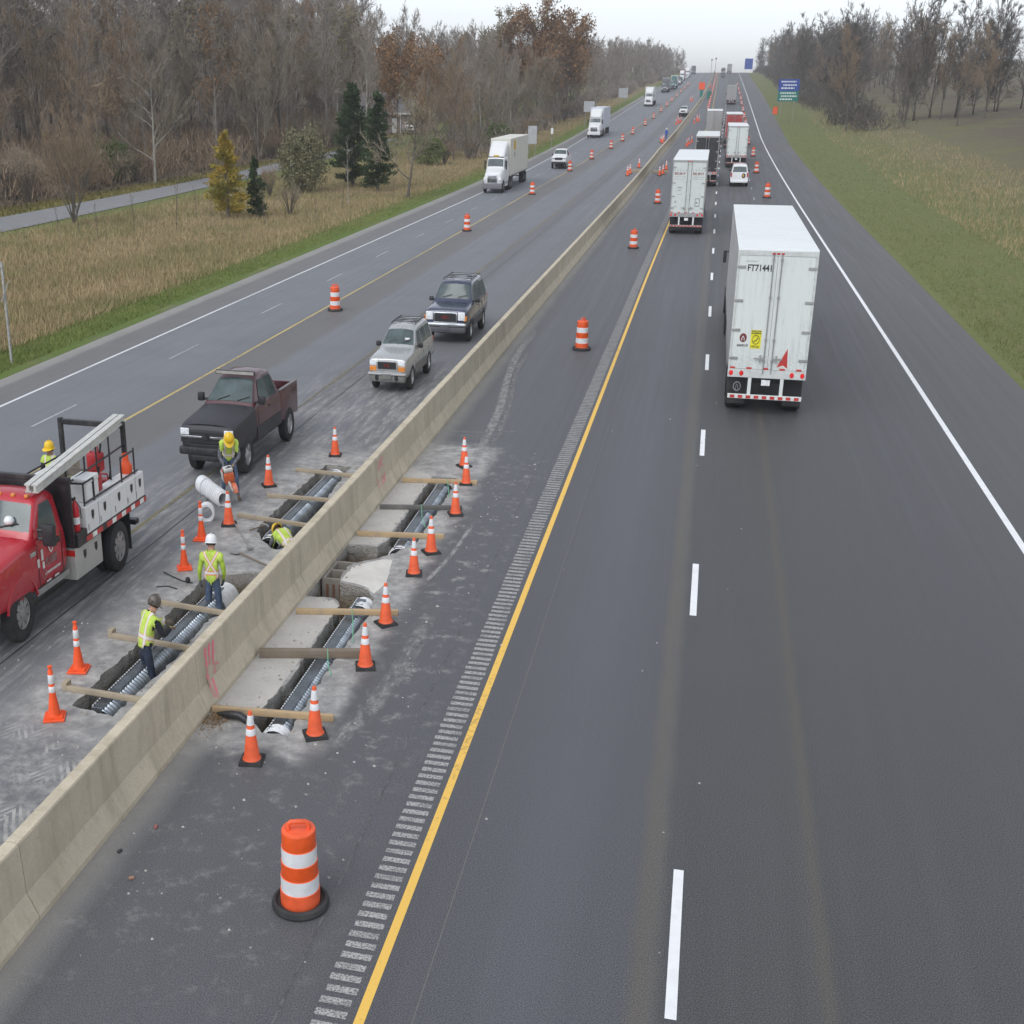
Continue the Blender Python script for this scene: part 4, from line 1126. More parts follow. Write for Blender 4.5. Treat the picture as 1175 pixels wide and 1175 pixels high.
for x, y in ((-17.3, 186.5), (-16.5, 211), (-16.1, 231), (-15.7, 252), (-15.0, 282), (-14.7, 311), (-14.5, 345), (-14.4, 380), (-14.3, 415), (-14.2, 455), (-14.1, 500), (-14, 550), (-14, 600)):
    put_drum(x, y, 'small distant striped drum in the left row beyond the white pickup', LG, y, 1.03)
RG = 'drums between the right lanes'
put_drum(5.45, 130.7, 'striped drum right of the white van, nearest of the right row', RG, .5, 1.12)
put_drum(5.3, 165, 'striped drum right of the white semi trailer ahead of the van', RG, 1.5, 1.12)
for x, y in ((5.65, 197), (5.5, 226), (5.7, 255), (6, 285), (6.2, 315), (6.4, 350), (6.6, 390), (6.9, 430), (7.1, 480), (7.3, 530), (7.6, 600)):
    put_drum(x, y, 'small distant striped drum in the right row beyond the white semi trailer', RG, y, 1.05)
BG = 'drums closing the left lane far up the rise'
for k, y in enumerate((355, 372, 390, 410, 432, 455, 480, 508, 540, 575, 612, 655, 700, 750, 805, 860)):
    put_drum(-2.55, y, 'tiny orange drum in the long row far up the hill beside the yellow line', BG, y, 1.15)
# groups of cones farther along the barrier
FG = 'cones at the farther works'
def put_cone(src, x, y, lab, s_=1.0):
    o = copy_tree(src); o.location = (x, y, prof(y)); o.scale = (s_, s_, s_); o.rotation_euler = (0, 0, y); tag(o, lab, 'cone', FG)
for x, y in ((-10.1, 157), (-10.0, 160), (-9.55, 171)): put_cone(bc, x, y, 'distant cone left of the barrier at the second trench beyond the striped drum', 1.35)
for x, y in ((-6.3, 158), (-6.0, 160.5), (-5.9, 168)): put_cone(bc, x, y, 'distant cone right of the barrier beside the middle semi trailer', 1.3)
for x, y in ((-9.3, 229), (-9.0, 233), (-8.9, 226)): put_cone(bc, x, y, 'far cone beside the small worker in blue', 1.3)
for x, y in ((-8.6, 286), (-8.2, 291), (-7.9, 296), (-8.7, 300), (-4.9, 292), (-4.3, 298), (-4.0, 303), (-4.6, 307), (-4.4, 224), (-4.0, 229), (-4.6, 219)): put_cone(sc_, x, y, 'far cone in the cluster beside the parked pickup at the barrier', 1.3)
for x, y in ((-8.6, 417), (-8.2, 424), (-3.6, 446), (-4.1, 564), (-3.7, 579), (-6.4, 470)): put_cone(sc_, x, y, 'tiny far cone near the orange arrow board on the hill', 1.6)
o = thing('arrow_board', 'orange warning sign on a green post on the barrier far up the hill', 'sign', (-5.9, 452, prof(452)))
b = MB(); b.box(-1.0, 1.0, -.05, .05, 1.9, 3.7, b=.1); b.build('sign_panel', M_CORANGE, o)
b = MB(); b.box(-.5, .5, -.2, .2, .0, 1.9); b.build('stand', M_SGREEN, o)
o = thing('portable_toilet', 'green cabin right of the orange warning sign far up the hill', 'cabin', (-3.2, 440, prof(440)))
b = MB(); b.box(-.7, .7, -.6, .6, 0, 1.7, b=.08); b.build('wall', M_SGREEN, o); b = MB(); b.box(-.75, .75, -.65, .65, 1.71, 1.85, b=.05); b.build('roof', M_SGREEN, o)

# ---------------------------------------------------------------- timbers across the trenches
def woodm(name, c):
    t = NT(name); co = t.coord('Generated'); o2 = t.coord()
    n = t.noise(t.mapping(co, (1.2, 14, 14)), 2.5, 6, .65); k = t.noise(o2, 3, 4, .7)
    t.out(t.mix(t.rng(k, .45, .72, 0, .4), t.mix(t.rng(n, .3, .7), c, tuple(x * .68 for x in c)), (.24, .22, .19)), .8); t.bump(n, .3, .006); return t.mat
M_PINE = woodm('pale_pine', (.58, .42, .24)); M_PINE2 = woodm('weathered_pine', (.46, .38, .27)); M_BROWN = woodm('brown_timber', (.24, .19, .14)); M_GREYW = woodm('grey_timber', (.15, .145, .14))
def timber(a, b_, w, h, m_, lab, z=0.0):
    a = Vector(a); b_ = Vector(b_); L = (b_ - a).length; ang = math.atan2(b_.y - a.y, b_.x - a.x)
    t = MB(); t.box(0, L, -w / 2, w / 2, 0, h, b=.006)
    o = t.build('timber', m_, None, smooth=30); o.location = (a.x, a.y, z + .003); o.rotation_euler = (0, 0, ang)
    return tag(o, lab, 'timber', 'timbers laid across the trenches')
timber((-7.9, 18.05), (-5.7, 18.25), .09, .09, M_PINE, 'pale new timber across the near end of the right trench')
timber((-7.85, 20.35), (-5.75, 20.85), .13, .13, M_BROWN, 'thick brown timber across the middle of the near right trench')
timber((-7.82, 22.5), (-5.7, 22.95), .09, .09, M_PINE, 'pale timber across the right trench just before the open pit')
timber((-7.86, 27.4), (-5.72, 27.7), .09, .09, M_PINE, 'pale timber across the right trench just beyond the pit')
timber((-7.83, 29.5), (-5.7, 29.95), .09, .09, M_GREYW, 'dark grey timber with a green string across the far right trench')
timber((-7.82, 31.9), (-5.72, 32.2), .09, .09, M_PINE, 'pale timber across the far end of the right trench')
timber((-10.8, 18.15), (-8.6, 18.0), .08, .08, M_PINE2, 'weathered timber across the near end of the left trench')
timber((-11.05, 20.45), (-8.6, 20.2), .08, .08, M_PINE2, 'weathered timber passing behind the bending worker')
timber((-10.8, 22.25), (-8.6, 21.95), .08, .08, M_PINE2, 'weathered timber in front of the worker in the white hard hat')
timber((-11.25, 28.0), (-8.6, 27.55), .08, .08, M_PINE2, 'weathered timber over the crouching worker in the far left trench')
timber((-11.05, 29.7), (-8.6, 29.72), .08, .08, M_PINE2, 'weathered timber across the middle of the far left trench')
timber((-11.05, 32.15), (-8.6, 31.9), .08, .08, M_PINE2, 'weathered timber across the far end of the left trench')
for x, y, lab in ((-10.85, 18.2, 'short wood block on the end of the nearest left timber'), (-11.08, 20.5, 'short wood block on the end of the timber behind the bending worker')):
    b = MB(); b.box(-.05, .05, -.09, .09, 0, .13, b=.006); o = b.build('wood_block', M_PINE2); o.location = (x, y, .003); tag(o, lab, 'block')

# ---------------------------------------------------------------- slotted drain pipes in the trenches
def pipem():
    t = NT('galvanised_pipe'); co = t.coord(); n = t.noise(co, 3, 4, .6); k = t.noise(co, 1.1, 4, .7)
    t.out(t.mix(t.rng(n, .3, .7), (.22, .25, .28), (.40, .44, .48)), t.rng(k, .3, .7, .20, .36), .75, .5); return t.mat
M_PIPE = pipem(); M_PIPEF = mat('channel_top', (.13, .145, .16), .35, .5, var=.3, scale=4); M_PIPED = mat('dark_slot', (.03, .033, .036), .5); 
def slot_edge():
    t = NT('slot_edge'); x, y, z = t.sep(t.coord()); k = t.math('FRACT', t.math('MULTIPLY', x, 11.0))
    t.out(t.mix(t.math('LESS_THAN', k, .62), (.05, .055, .06), (.66, .68, .70)), .45, .2); return t.mat
M_SLOTE = slot_edge()
M_FAB = mat('white_filter_fabric', (.72, .73, .74), .85, var=.12, scale=8, bump=.5)
def drain(p0, p1, lab, zc=-.43, r=.265, ribs=True, fabric=()):
    p0 = Vector((*p0, 0)); p1 = Vector((*p1, 0)); L = (p1 - p0).length; ang = math.atan2(p1.y - p0.y, p1.x - p0.x)
    o = thing('drain_pipe', lab, 'pipe', (p0.x, p0.y, zc), ang)
    prof_ = []; n = int(L / .012)
    for i in range(n + 1):
        t = L * i / n; prof_.append((r + .022 * max(-.55, math.sin(2 * math.pi * t / .10)), t))
    b = MB(); b.lathe(prof_, 26, 'x'); body = b.build('pipe_body', M_PIPE, o, smooth=80)
    b = MB(); b.box(0, L, -.06, .15, r * .8, r + .03, b=.006); b.build('slot_channel', M_PIPE, o)
    b = MB(); b.box(.02, L - .02, -.05, .115, r + .0305, r + .034); b.build('slot', M_PIPEF, o)
    b = MB(); b.box(.02, L - .02, .122, .146, r + .0305, r + .05); b.build('slot_edge', M_SLOTE, o)
    for a, c in fabric:
        f = MB(); rr = random.Random(int(a * 100)); P = []
        m_ = 12
        for i in range(m_ + 1): P.append((r + .035 + rr.uniform(-.02, .03), a + (c - a) * i / m_))
        f.lathe(P, 20, 'x'); f.build('fabric_sleeve', M_FAB, o, smooth=50)
    return o
drain((-6.62, 17.75), (-6.66, 23.75), 'galvanised slotted drain pipe in the near right trench', fabric=((-.05, .22), (5.5, 6.05)))
drain((-6.66, 26.95), (-6.68, 32.4), 'galvanised slotted drain pipe in the far right trench', fabric=((-.04, .14), (5.25, 5.5)))
drain((-9.98, 17.75), (-9.93, 23.6), 'galvanised slotted drain pipe in the near left trench with the two workers', fabric=((5.35, 6.1),))
drain((-9.98, 26.9), (-9.98, 32.7), 'galvanised slotted drain pipe in the far left trench', fabric=((-.04, .2), (5.5, 5.8)))
f = MB(); rr = random.Random(4); vv = []
for j in range(9):
    for i in range(12):
        x = -9.35 + .75 * i / 11; y = 23.0 + .55 * j / 8; vv.append((x, y, -.42 + .16 * math.sin(i * .9 + j) * .5 + rr.uniform(-.03, .03) + .10 * i / 11))
f.add(vv, [(j * 12 + i, j * 12 + i + 1, (j + 1) * 12 + i + 1, (j + 1) * 12 + i) for j in range(8) for i in range(11)])
tag(f.build('fabric_sheet', M_FAB, zs=False, smooth=70), 'crumpled white filter fabric lying beside the worker in the white hard hat', 'fabric')

# catch basin in the right pit
M_OLDC = concrete('old_concrete', (.27, .25, .215), (.12, .10, .08), .7, 2, .6, False)
o = thing('catch_basin', 'old concrete catch basin with two square openings in the right pit beside the barrier', 'basin', (-7.62, 25.15, -.52))
b = MB(); x0, x1, y0, y1, z0, z1 = -.30, .32, -.5, .62, -.3, .36
b.box(x0, x1, y0, y0 + .07, z0, z1); b.box(x0, x1, y1 - .07, y1, z0, z1); b.box(x0, x0 + .07, y0 + .0705, y1 - .0705, z0, z1); b.box(x1 - .07, x1, y0 + .0705, y1 - .0705, z0, z1); b.box(x0 + .0705, x1 - .0705, .02, .10, z0, z1)
b.build('wall', M_OLDC, o); b = MB(); b.box(x0 + .071, x1 - .071, y0 + .071, y1 - .071, z0 + .02, z1 - .25); b.build('basin_floor', M_PIPED, o)
b = MB()
for k in range(3): b.box(x0 + .1 + k * .15, x0 + .16 + k * .15, y0 - .012, y0 - .0005, z0 + .12, z1 - .1)
b.build('rusty_bar', mat('rust', (.22, .11, .07), .9, var=.3, scale=20), o)
# leaf litter and black hose end by the barrier
lm = leafm('litter_leaf', [(.28, (.16, .10, .05)), (.45, (.26, .17, .08)), (.6, (.34, .24, .13)), (.7, (.12, .09, .06))])
b = MB(); rr = random.Random(8)
for i in range(900):
    a = rr.gauss(0, 1); c_ = rr.gauss(0, 1); x = -7.72 + a * .13; y = 17.75 + c_ * .2
    if x < -7.94: x = -7.94 + rr.random() * .1
    z = max(.005, .09 - .05 * (a * a + c_ * c_)) * rr.random() + .006; s_ = rr.uniform(.012, .035); t = rr.uniform(0, 6.28)
    b.add([(x, y, z), (x + s_ * math.cos(t), y + s_ * math.sin(t), z + rr.uniform(0, .02)), (x + s_ * .6 * math.cos(t + 1), y + s_ * .6 * math.sin(t + 1), z + rr.uniform(0, .03))], [(0, 1, 2)])
tag(b.build('leaf_litter', lm, zs=False), 'heap of dry brown leaves and chips against the foot of the barrier', 'debris', kind='stuff')
b = MB(); pts = [(-7.75, 17.9, .06), (-7.5, 17.86, .10), (-7.3, 17.84, .11), (-7.1, 17.8, .02), (-7.0, 17.85, -.15)]
b.tube(pts, [.03, .07, .075, .07, .06], 12); b.tube([(-7.62, 17.93, .03), (-7.45, 17.97, .05), (-7.3, 17.96, .03)], [.02, .05, .03], 8)
tag(b.build('black_hose', M_BLK, zs=False, smooth=60), 'crumpled black pipe sleeve lying in the brown leaves by the barrier', 'hose')
# tools and pipe pieces on the left
def shovel(x, y, rz, lab):
    o = thing('shovel', lab, 'shovel', (x, y, .0), rz)
    b = MB(); b.tube([(0, 0, .05), (1.1, 0, .035)], .018, 8); b.build('handle', M_BROWN, o)
    b = MB(); pts = [(-.02, 0), (-.06, .10), (-.26, .11), (-.34, 0), (-.26, -.11), (-.06, -.10)]
    b.prism(pts, .03, .042, 'z'); b.build('blade', M_STEEL, o); return o
shovel(-10.2, 25.4, R(-32), 'shovel lying on the dusty ground between the pit and the saw worker')
o = thing('pry_bar', 'long iron digging bar lying beside the black based cone', 'tool', (-11.15, 27.45, .02), R(-57))
b = MB(); b.tube([(0, 0, .02), (1.85, 0, .02)], .016, 8); b.build('bar', M_STEEL, o); b = MB(); b.box(1.85, 2.0, -.06, .06, .0, .05); b.build('head', M_STEEL, o)
o = thing('pick', 'small pick lying above the shovel', 'tool', (-10.55, 27.0, .02), R(60)); b = MB(); b.tube([(0, 0, .02), (.5, 0, .02)], .016, 6); b.build('handle', M_BROWN, o); b = MB(); b.tube([(.5, -.16, .02), (.54, 0, .03), (.5, .16, .02)], .02, 6); b.build('head', M_STEEL, o)
M_PVC = mat('white_pvc', (.74, .75, .76), .4, var=.06, dirt=.2)
def ribbed(L, r, n):
    P = [(r - .05, 0)]
    for i in range(n):
        t = L * i / n; d = L / n
        P += [(r - .045, t + .08 * d), (r - .01, t + .16 * d), (r, t + .3 * d), (r - .01, t + .52 * d), (r - .045, t + .62 * d)]
    return P + [(r - .045, L), (r - .06, L), (r - .06, 0.02)]
o = thing('pipe_section', 'white corrugated pipe section lying at the feet of the saw worker', 'pipe', (-12.95, 29.75, .2), R(-46))
b = MB(); b.lathe(ribbed(1.5, .19, 13), 26, 'x'); b.build('pipe_body', M_PVC, o, smooth=40)
o.scale = (1, 1, 1)
b = MB(); b.lathe([(.145, -.02), (.205, -.02), (.205, .3), (.145, .3)], 26, 'x'); b.build('coupling', M_PVC, o, smooth=40)
o = thing('pipe_ring', 'short white pipe ring standing on edge beside the slim cone', 'pipe', (-11.92, 27.55, .21), R(20))
b = MB(); b.lathe([(.19, -.11), (.205, -.1), (.205, -.03), (.19, -.02), (.19, .02), (.205, .03), (.205, .1), (.19, .11), (.15, .11), (.15, -.11), (.19, -.11)], 28, 'y'); b.build('ring', M_PVC, o, smooth=40)
M_HOSE = mat('dark_hose', (.03, .05, .045), .5)
for pts, lab in (([(-11.5, 23.95, .018), (-11.2, 23.75, .018), (-10.85, 23.55, .018), (-10.6, 23.5, .018)], 'dark rod lying on the ground behind the bending worker, longer of two'),
                 ([(-11.3, 23.1, .018), (-11.05, 23.2, .018), (-10.8, 23.1, .018)], 'dark rod lying on the ground behind the bending worker, shorter of two')):
    b = MB(); b.tube(pts, .016, 6); tag(b.build('rod', M_HOSE, zs=False, smooth=60), lab, 'rod')
for x, y, lab in ((-10.72, 23.52, 'black ball-shaped lump on the ground above the left trench'),):
    b = MB(); b.lathe([(0, 0), (.05, .02), (.06, .06), (.04, .1), (0, .11)], 12); o = b.build('rubber_bung', M_DARK, None, smooth=60); o.location = (x, y, 0); tag(o, lab, 'bung')
# green strings hanging from timbers
M_STR = mat('green_string', (.15, .5, .28), .7)
for pts, lab in (([(-6.65, 22.72, .13), (-6.45, 22.1, .12), (-6.25, 21.4, .02)], 'green string hanging from the timber by the open pit'),
                 ([(-6.75, 29.72, .14), (-6.6, 29.1, .05), (-6.35, 28.4, .01)], 'green string hanging from the dark grey timber'),
                 ([(-6.55, 32.08, .13), (-6.4, 31.5, .1), (-6.25, 30.9, .02)], 'green string hanging from the farthest right timber'),
                 ([(-6.55, 20.66, .18), (-6.4, 20.2, .05), (-6.25, 19.9, .01)], 'green string hanging from the thick brown timber')):
    b = MB(); b.tube(pts, .008, 5); tag(b.build('string', M_STR, zs=False), lab, 'string')
# litter by the barrier foot
for x, y, lab, c in ((-7.6, 13.75, 'crumpled dark can at the foot of the barrier', (.05, .05, .055)), (-7.15, 13.2, 'small orange scrap on the right shoulder near the barrier', (.35, .2, .13)), (-7.35, 14.45, 'red scrap on the sand strip by the barrier', (.36, .12, .10))):
    b = MB(); b.box(-.04, .04, -.022, .022, 0, .03, b=.01); o = b.build('litter', mat('litter_' + lab.split()[1], c, .6)); o.location = (x, y, .004); o.rotation_euler = (0, 0, y); tag(o, lab, 'litter')
# second works along the barrier: timbers on the ground
for x, y, lab in ((-9.4, 164, 'distant timber lying left of the barrier between cones'), (-6.4, 163, 'distant timber lying right of the barrier beside the middle semi trailer')):
    b = MB(); b.box(-1.0, 1.0, -.35, .35, 0, .22); o = b.build('timber', M_PINE2); o.location = (x, y, prof(y)); o.rotation_euler = (0, 0, .2); tag(o, lab, 'timber')
# ---------------------------------------------------------------- vehicles (front towards -y, right side of the picture +x)
def wheel(parent, x, y, r, w, side, rim_m=M_ALU, spokes=6, rr=.62, dual=False):
    """tyre with tread shoulder and a dished rim; side is +1 / -1 (outer face)"""
    b = MB(); s_ = side
    P = [(r * rr, -w / 2), (r * .9, -w / 2), (r * .975, -w * .42), (r, -w * .3), (r, w * .3), (r * .975, w * .42), (r * .9, w / 2), (r * rr, w / 2)]
    P = [(a, h * s_) for a, h in P]
    b.lathe(P, 30, 'x', (x, y, r)); o = b.build('wheel', M_RUB, parent, smooth=35)
    b = MB(); f = w / 2 * .9 * s_
    b.lathe([(r * rr * 1.01, f), (r * rr * .93, f * .96), (r * rr * .88, f * .45), (r * .2, f * .6), (r * .19, f * .95), (r * .1, f * 1.02), (0, f * 1.02)], 30, 'x', (x, y, r), mis=[0, 0, 1, 0, 0, 0])
    for k in range(spokes):
        a = 2 * math.pi * k / spokes; c, s2 = math.cos(a), math.sin(a)
        q = [(r * .17, -.11 * r), (r * rr * .92, -.13 * r), (r * rr * .92, .13 * r), (r * .17, .11 * r)]
        pts = [(x + f * .86, y + u * c - v * s2, r + u * s2 + v * c) for u, v in q]
        b.panel(pts if s_ > 0 else pts[::-1], .015)
    b.build('rim', [rim_m, M_BLK], o, smooth=35)
    return o

def loft_body(name, st, m_, parent, arches=(), r_arch=.42, nseg=3, smooth=32):
    """closed car shell through stations (y, zb, zs, zr, hwb, hws, hwr): sill, shoulder line and roof"""
    b = MB(); rings = []
    for (y, zb, zs, zr, hb, hs_, hr) in st:
        cab = zr - zs > .2
        zm = zb + (zs - zb) * .55
        half = [(hb * .86, zb), (hb, zb + .09), (hb + .025, zm), (hs_ + .005, zs - .05), (hs_ - .02, zs)]
        if cab: half += [(hr + .02, zr - .10), (hr - .035, zr - .025), (hr - .16, zr), (0.0001, zr + .025)]
        else: half += [(hs_ - .05, zs + (zr - zs) * .3), (hr, zs + (zr - zs) * .75), (hr - .14, zr), (0.0001, zr + .012)]
        ring = [(x, y, z) for x, z in half] + [(-x, y, z) for x, z in reversed(half[:-1])]
        rings.append([Vector(p) for p in ring])
    q_ = .2                                   # round the corners, along the ring and along the length
    def round_ring(r_):
        out = []
        for k in range(len(r_)):
            p, c = r_[k], r_[(k + 1) % len(r_)]; out += [p.lerp(c, q_), p.lerp(c, 1 - q_)]
        return out
    rings = [round_ring(r_) for r_ in rings]
    rr2 = [rings[0]]
    for a_, c_ in zip(rings[:-1], rings[1:]):
        rr2 += [[p.lerp(c, q_) for p, c in zip(a_, c_)], [p.lerp(c, 1 - q_) for p, c in zip(a_, c_)]]
    rings = rr2 + [rings[-1]]; rings = [[tuple(p) for p in r_] for r_ in rings]
    n = len(rings[0]); base = len(b.v)
    for r_ in rings: b.v += r_
    for i in range(len(rings) - 1):
        for k in range(n):
            k2 = (k + 1) % n
            b.f.append((i * n + k, i * n + k2, (i + 1) * n + k2, (i + 1) * n + k)); b.m.append(0)
    b.f.append(tuple(range(n))); b.f.append(tuple((len(rings) - 1) * n + k for k in range(n))); b.m += [0, 0]
    o = b.build(name, m_, parent, smooth=smooth)
    if arches:
        cs = []
        for ya, zc, ra in arches:
            for s_ in (-1, 1):
                c = MB(); P = [(ra * math.cos(t), ra * math.sin(t)) for t in [2 * math.pi * k / 28 for k in range(28)]]
                x0, x1 = (.55, 1.4) if s_ > 0 else (-1.4, -.55)
                c.prism([(ya + p, zc + q) for p, q in P], x0, x1, 'x'); cs.append(c)
        boolean_cut(o, cs)
    return o

def side_glass(parent, poly, zs, zr, hs_, hr, th=.012, off_=.006, m_=None, name='side_window'):
    """window panes on both flanks of the cabin: poly holds (y, t) with t from shoulder line to roof rail"""
    for s_ in (-1, 1):
        pts = []
        for y, t in poly:
            x = (hs_ - .02) + ((hr + .02) - (hs_ - .02)) * t + off_
            pts.append((x * s_, y, zs + (zr - .10 - zs) * t))
        if s_ < 0: pts = pts[::-1]
        b = MB(); b.panel(pts, th); b.build(name, m_ or M_GLASS, parent)

def screen(parent, A, B, f0, f1, name='windshield', w=.97, front=True):
    """glass laid on the sloping face between two stations of a shell"""
    def half(st):
        y, zb, zs, zr, hb, hs_, hr = st
        if zr - zs > .2: q = [(hr - .035, zr - .025), (hr - .16, zr), (0, zr + .025)]
        else: q = [(hr, zs + (zr - zs) * .75), (hr - .14, zr), (0, zr + .012)]
        return [Vector((x, y, z)) for x, z in q]
    a, c = half(A), half(B); d = c[2] - a[2]; nn = Vector((0, -d.z, d.y)).normalized()
    if nn.z < 0: nn = -nn
    vs = []; R_ = 4
    for j in range(R_ + 1):
        f = f0 + (f1 - f0) * j / R_; row = [p.lerp(q, f) for p, q in zip(a, c)]
        full = [Vector((p.x * w, p.y, p.z)) for p in row] + [Vector((-p.x * w, p.y, p.z)) for p in reversed(row[:-1])]
        vs += [tuple(p + nn * .009) for p in full]
    n = len(vs); vs += [tuple(Vector(p) - nn * .02) for p in vs]; fs = []
    for j in range(R_):
        for i in range(4):
            k = j * 5 + i; fs.append((k, k + 1, k + 6, k + 5)); fs.append((n + k, n + k + 5, n + k + 6, n + k + 1))
    rim = [i for i in range(5)] + [j * 5 + 4 for j in range(1, R_ + 1)] + [R_ * 5 + i for i in (3, 2, 1, 0)] + [j * 5 for j in range(R_ - 1, 0, -1)]
    for i in range(len(rim)): k, l = rim[i], rim[(i + 1) % len(rim)]; fs.append((k, n + k, n + l, l))
    b = MB(); b.add(vs, fs); return b.build(name, M_GLASS, parent, smooth=30)

def mirror(parent, x, y, z, w=.24, h=.17, m_=M_BLK):
    for s_ in (-1, 1):
        b = MB(); b.box(min(s_ * x, s_ * (x + w)), max(s_ * x, s_ * (x + w)), y - .09, y + .05, z, z + h, b=.035); b.box(min(s_ * (x - .1), s_ * x), max(s_ * (x - .1), s_ * x), y - .03, y + .03, z + .02, z + .07); b.build('mirror', m_, parent, smooth=35)

def pickup():
    o = thing('pickup_truck', 'dark maroon pickup with matt black hood and a light bar on its roof', 'pickup truck', (-13.18, 31.72, 0), R(-1.2)); o.scale = (.88, 1, 1)
    P = mat('maroon_paint', (.075, .022, .027), .35, coat=.5, dirt=.4, dirtc=(.13, .09, .085), scale=1.6); HB = mat('matt_black_paint', (.032, .032, .037), .5, dirt=.3, dirtc=(.07, .068, .07), scale=2)
    st = [(-.93, .70, 1.05, 1.10, .78, .86, .74), (-.86, .60, 1.17, 1.21, .90, .92, .80), (-.5, .58, 1.22, 1.27, .955, .94, .83), (.2, .58, 1.27, 1.32, .965, .945, .85), (.72, .58, 1.31, 1.37, .965, .95, .86),
          (1.42, .58, 1.34, 1.90, .965, .95, .64), (1.75, .58, 1.35, 1.955, .965, .95, .635), (2.35, .58, 1.35, 1.96, .965, .95, .63), (2.62, .58, 1.35, 1.90, .96, .945, .63), (2.72, .58, 1.35, 1.40, .955, .94, .80)]
    loft_body('front_body', st[:5], HB, o, arches=[(0, .47, .52)]); st2 = [(.722,) + st[4][1:]] + st[5:]; loft_body('cab', st2, P, o)
    hd = [(-.865, .0, 1.178, 1.218), ]
    b = MB(); Y = [-.86, -.5, .2, .70]; W = [.79, .84, .86, .87]; Z = [1.213, 1.277, 1.332, 1.378]
    vs = []
    for y, w, z in zip(Y, W, Z):
        for k in range(7):
            u = -1 + k / 3; vs.append((u * w, y, z + .018 - .05 * abs(u) ** 3))
    b.add(vs, [(j * 7 + i, j * 7 + i + 1, (j + 1) * 7 + i + 1, (j + 1) * 7 + i) for j in range(3) for i in range(6)]); b.build('hood', HB, o, smooth=40)
    for s_ in (-1, 1):
        b = MB(); b.box(min(s_ * .985, s_ * 1.0), max(s_ * .985, s_ * 1.0), .74, 2.72, .60, .875, b=.006); b.build('lower_cladding', HB, o)
    # bed: floor, sides, tailgate
    b = MB(); b.box(-.955, -.86, 2.76, 4.32, .62, 1.36, b=.03); b.box(.86, .955, 2.76, 4.32, .62, 1.36, b=.03); b.box(-.858, .858, 2.76, 4.2, .62, .80); bed = b.build('bed', P, o, smooth=30)
    boolean_cut(bed, [MB().prism([(3.5 + .52 * math.cos(t), .47 + .52 * math.sin(t)) for t in [2 * math.pi * k / 24 for k in range(24)]], x0, x1, 'x') for x0, x1 in ((.5, 1.3), (-1.3, -.5))])
    b = MB(); b.box(-.857, .857, 4.24, 4.32, .64, 1.33, b=.02); b.build('tailgate', P, o)
    b = MB(); b.box(-.857, .857, 2.765, 2.83, .802, 1.33); b.build('bed_front', M_BLK, o)
    b = MB(); b.box(-.85, .85, 2.9, 4.15, .803, .815); b.box(-.5, .4, 3.1, 3.7, .816, 1.1, b=.05); b.build('bed_liner', M_DARK, o)
    for s_ in (-1, 1):
        b = MB(); b.box(s_ * .91 - .055, s_ * .91 + .055, 2.78, 4.3, 1.362, 1.39, b=.01); b.build('bed_rail', mat('faded_rail', (.19, .185, .185), .6) if s_ < 0 else bpy.data.materials['faded_rail'], o)
    # glass
    w = screen(o, st[4], st[5], .12, .93)
    for x in (-.42, .28):
        q = MB(); q.tube([(x, .80, 1.47), (x + .38, .90, 1.56)], .014, 5); q.build('wiper', M_BLK, w)
    side_glass(o, [(1.12, .06), (1.92, .06), (1.92, .95), (1.50, .95)], 1.35, 1.955, .95, .635)
    side_glass(o, [(1.98, .06), (2.52, .06), (2.46, .92), (1.98, .95)], 1.35, 1.955, .95, .635)
    screen(o, st[9], st[8], .15, .85, 'rear_window', .9)
    # face
    b = MB(); b.box(-.60, .60, -.955, -.90, .80, 1.09, b=.03); b.box(-.60, .60, -.962, -.9, .70, .80, b=.02); g = b.build('grille', M_DARK, o)
    b = MB(); b.box(-.88, .88, -.985, -.92, .935, .985, b=.012); b.build('chrome_bar', M_CHROME, g, smooth=30)
    b = MB(); b.prism([(-.16, .93), (-.07, .93), (-.06, .905), (.06, .905), (.07, .93), (.16, .93), (.13, .99), (.07, .99), (.06, 1.015), (-.06, 1.015), (-.07, .99), (-.13, .99)], -1.0, -.986, 'y'); b.build('emblem', M_BLK, g)
    for s_ in (-1, 1):
        x0, x1 = sorted((s_ * .60, s_ * .90)); b = MB(); b.box(x0, x1, -.945, -.86, .99, 1.13, b=.02); b.build('headlight', M_HEAD, o)
        x0, x1 = sorted((s_ * .62, s_ * .90)); b = MB(); b.box(x0, x1, -.94, -.86, .82, .925, b=.015); b.build('fog_lamp', M_BLK, o)
    b = MB(); b.box(-.94, .94, -1.03, -.86, .55, .74, b=.05); b.box(-.55, .55, -1.0, -.8, .42, .56, b=.04); b.build('bumper', M_BLK, o, smooth=35)
    b = MB(); b.box(-.70, .70, 1.29, 1.36, 1.955, 2.055, b=.02); b.build('light_bar', M_BLK, o)
    b = MB(); b.box(-.67, .67, 1.279, 1.2895, 1.972, 2.04); b.build('light_bar_lens', mat('lightbar_lens', (.35, .33, .3), .2), o)
    mirror(o, .98, .98, 1.38, .22, .2)
    b = MB()
    for s_ in (-1, 1): b.box(s_ * .993 - .008, s_ * .993 + .008, .75, 2.7, .86, .90)
    b.build('side_moulding', M_BLK, o)
    b = MB()
    for s_ in (-1, 1): b.box(s_ * .955 - .003, s_ * .955 + .003, 1.94, 1.955, .64, 1.33); b.box(s_ * .994 - .004, s_ * .994 + .004, .85, .865, .62, 1.25)
    b.build('door_seam', M_DARK, o)
    b = MB()
    for s_ in (-1, 1): b.box(s_ * .985 - .012, s_ * .985 + .012, 1.72, 1.88, 1.2, 1.235, b=.008)
    b.build('door_handle', M_BLK, o)
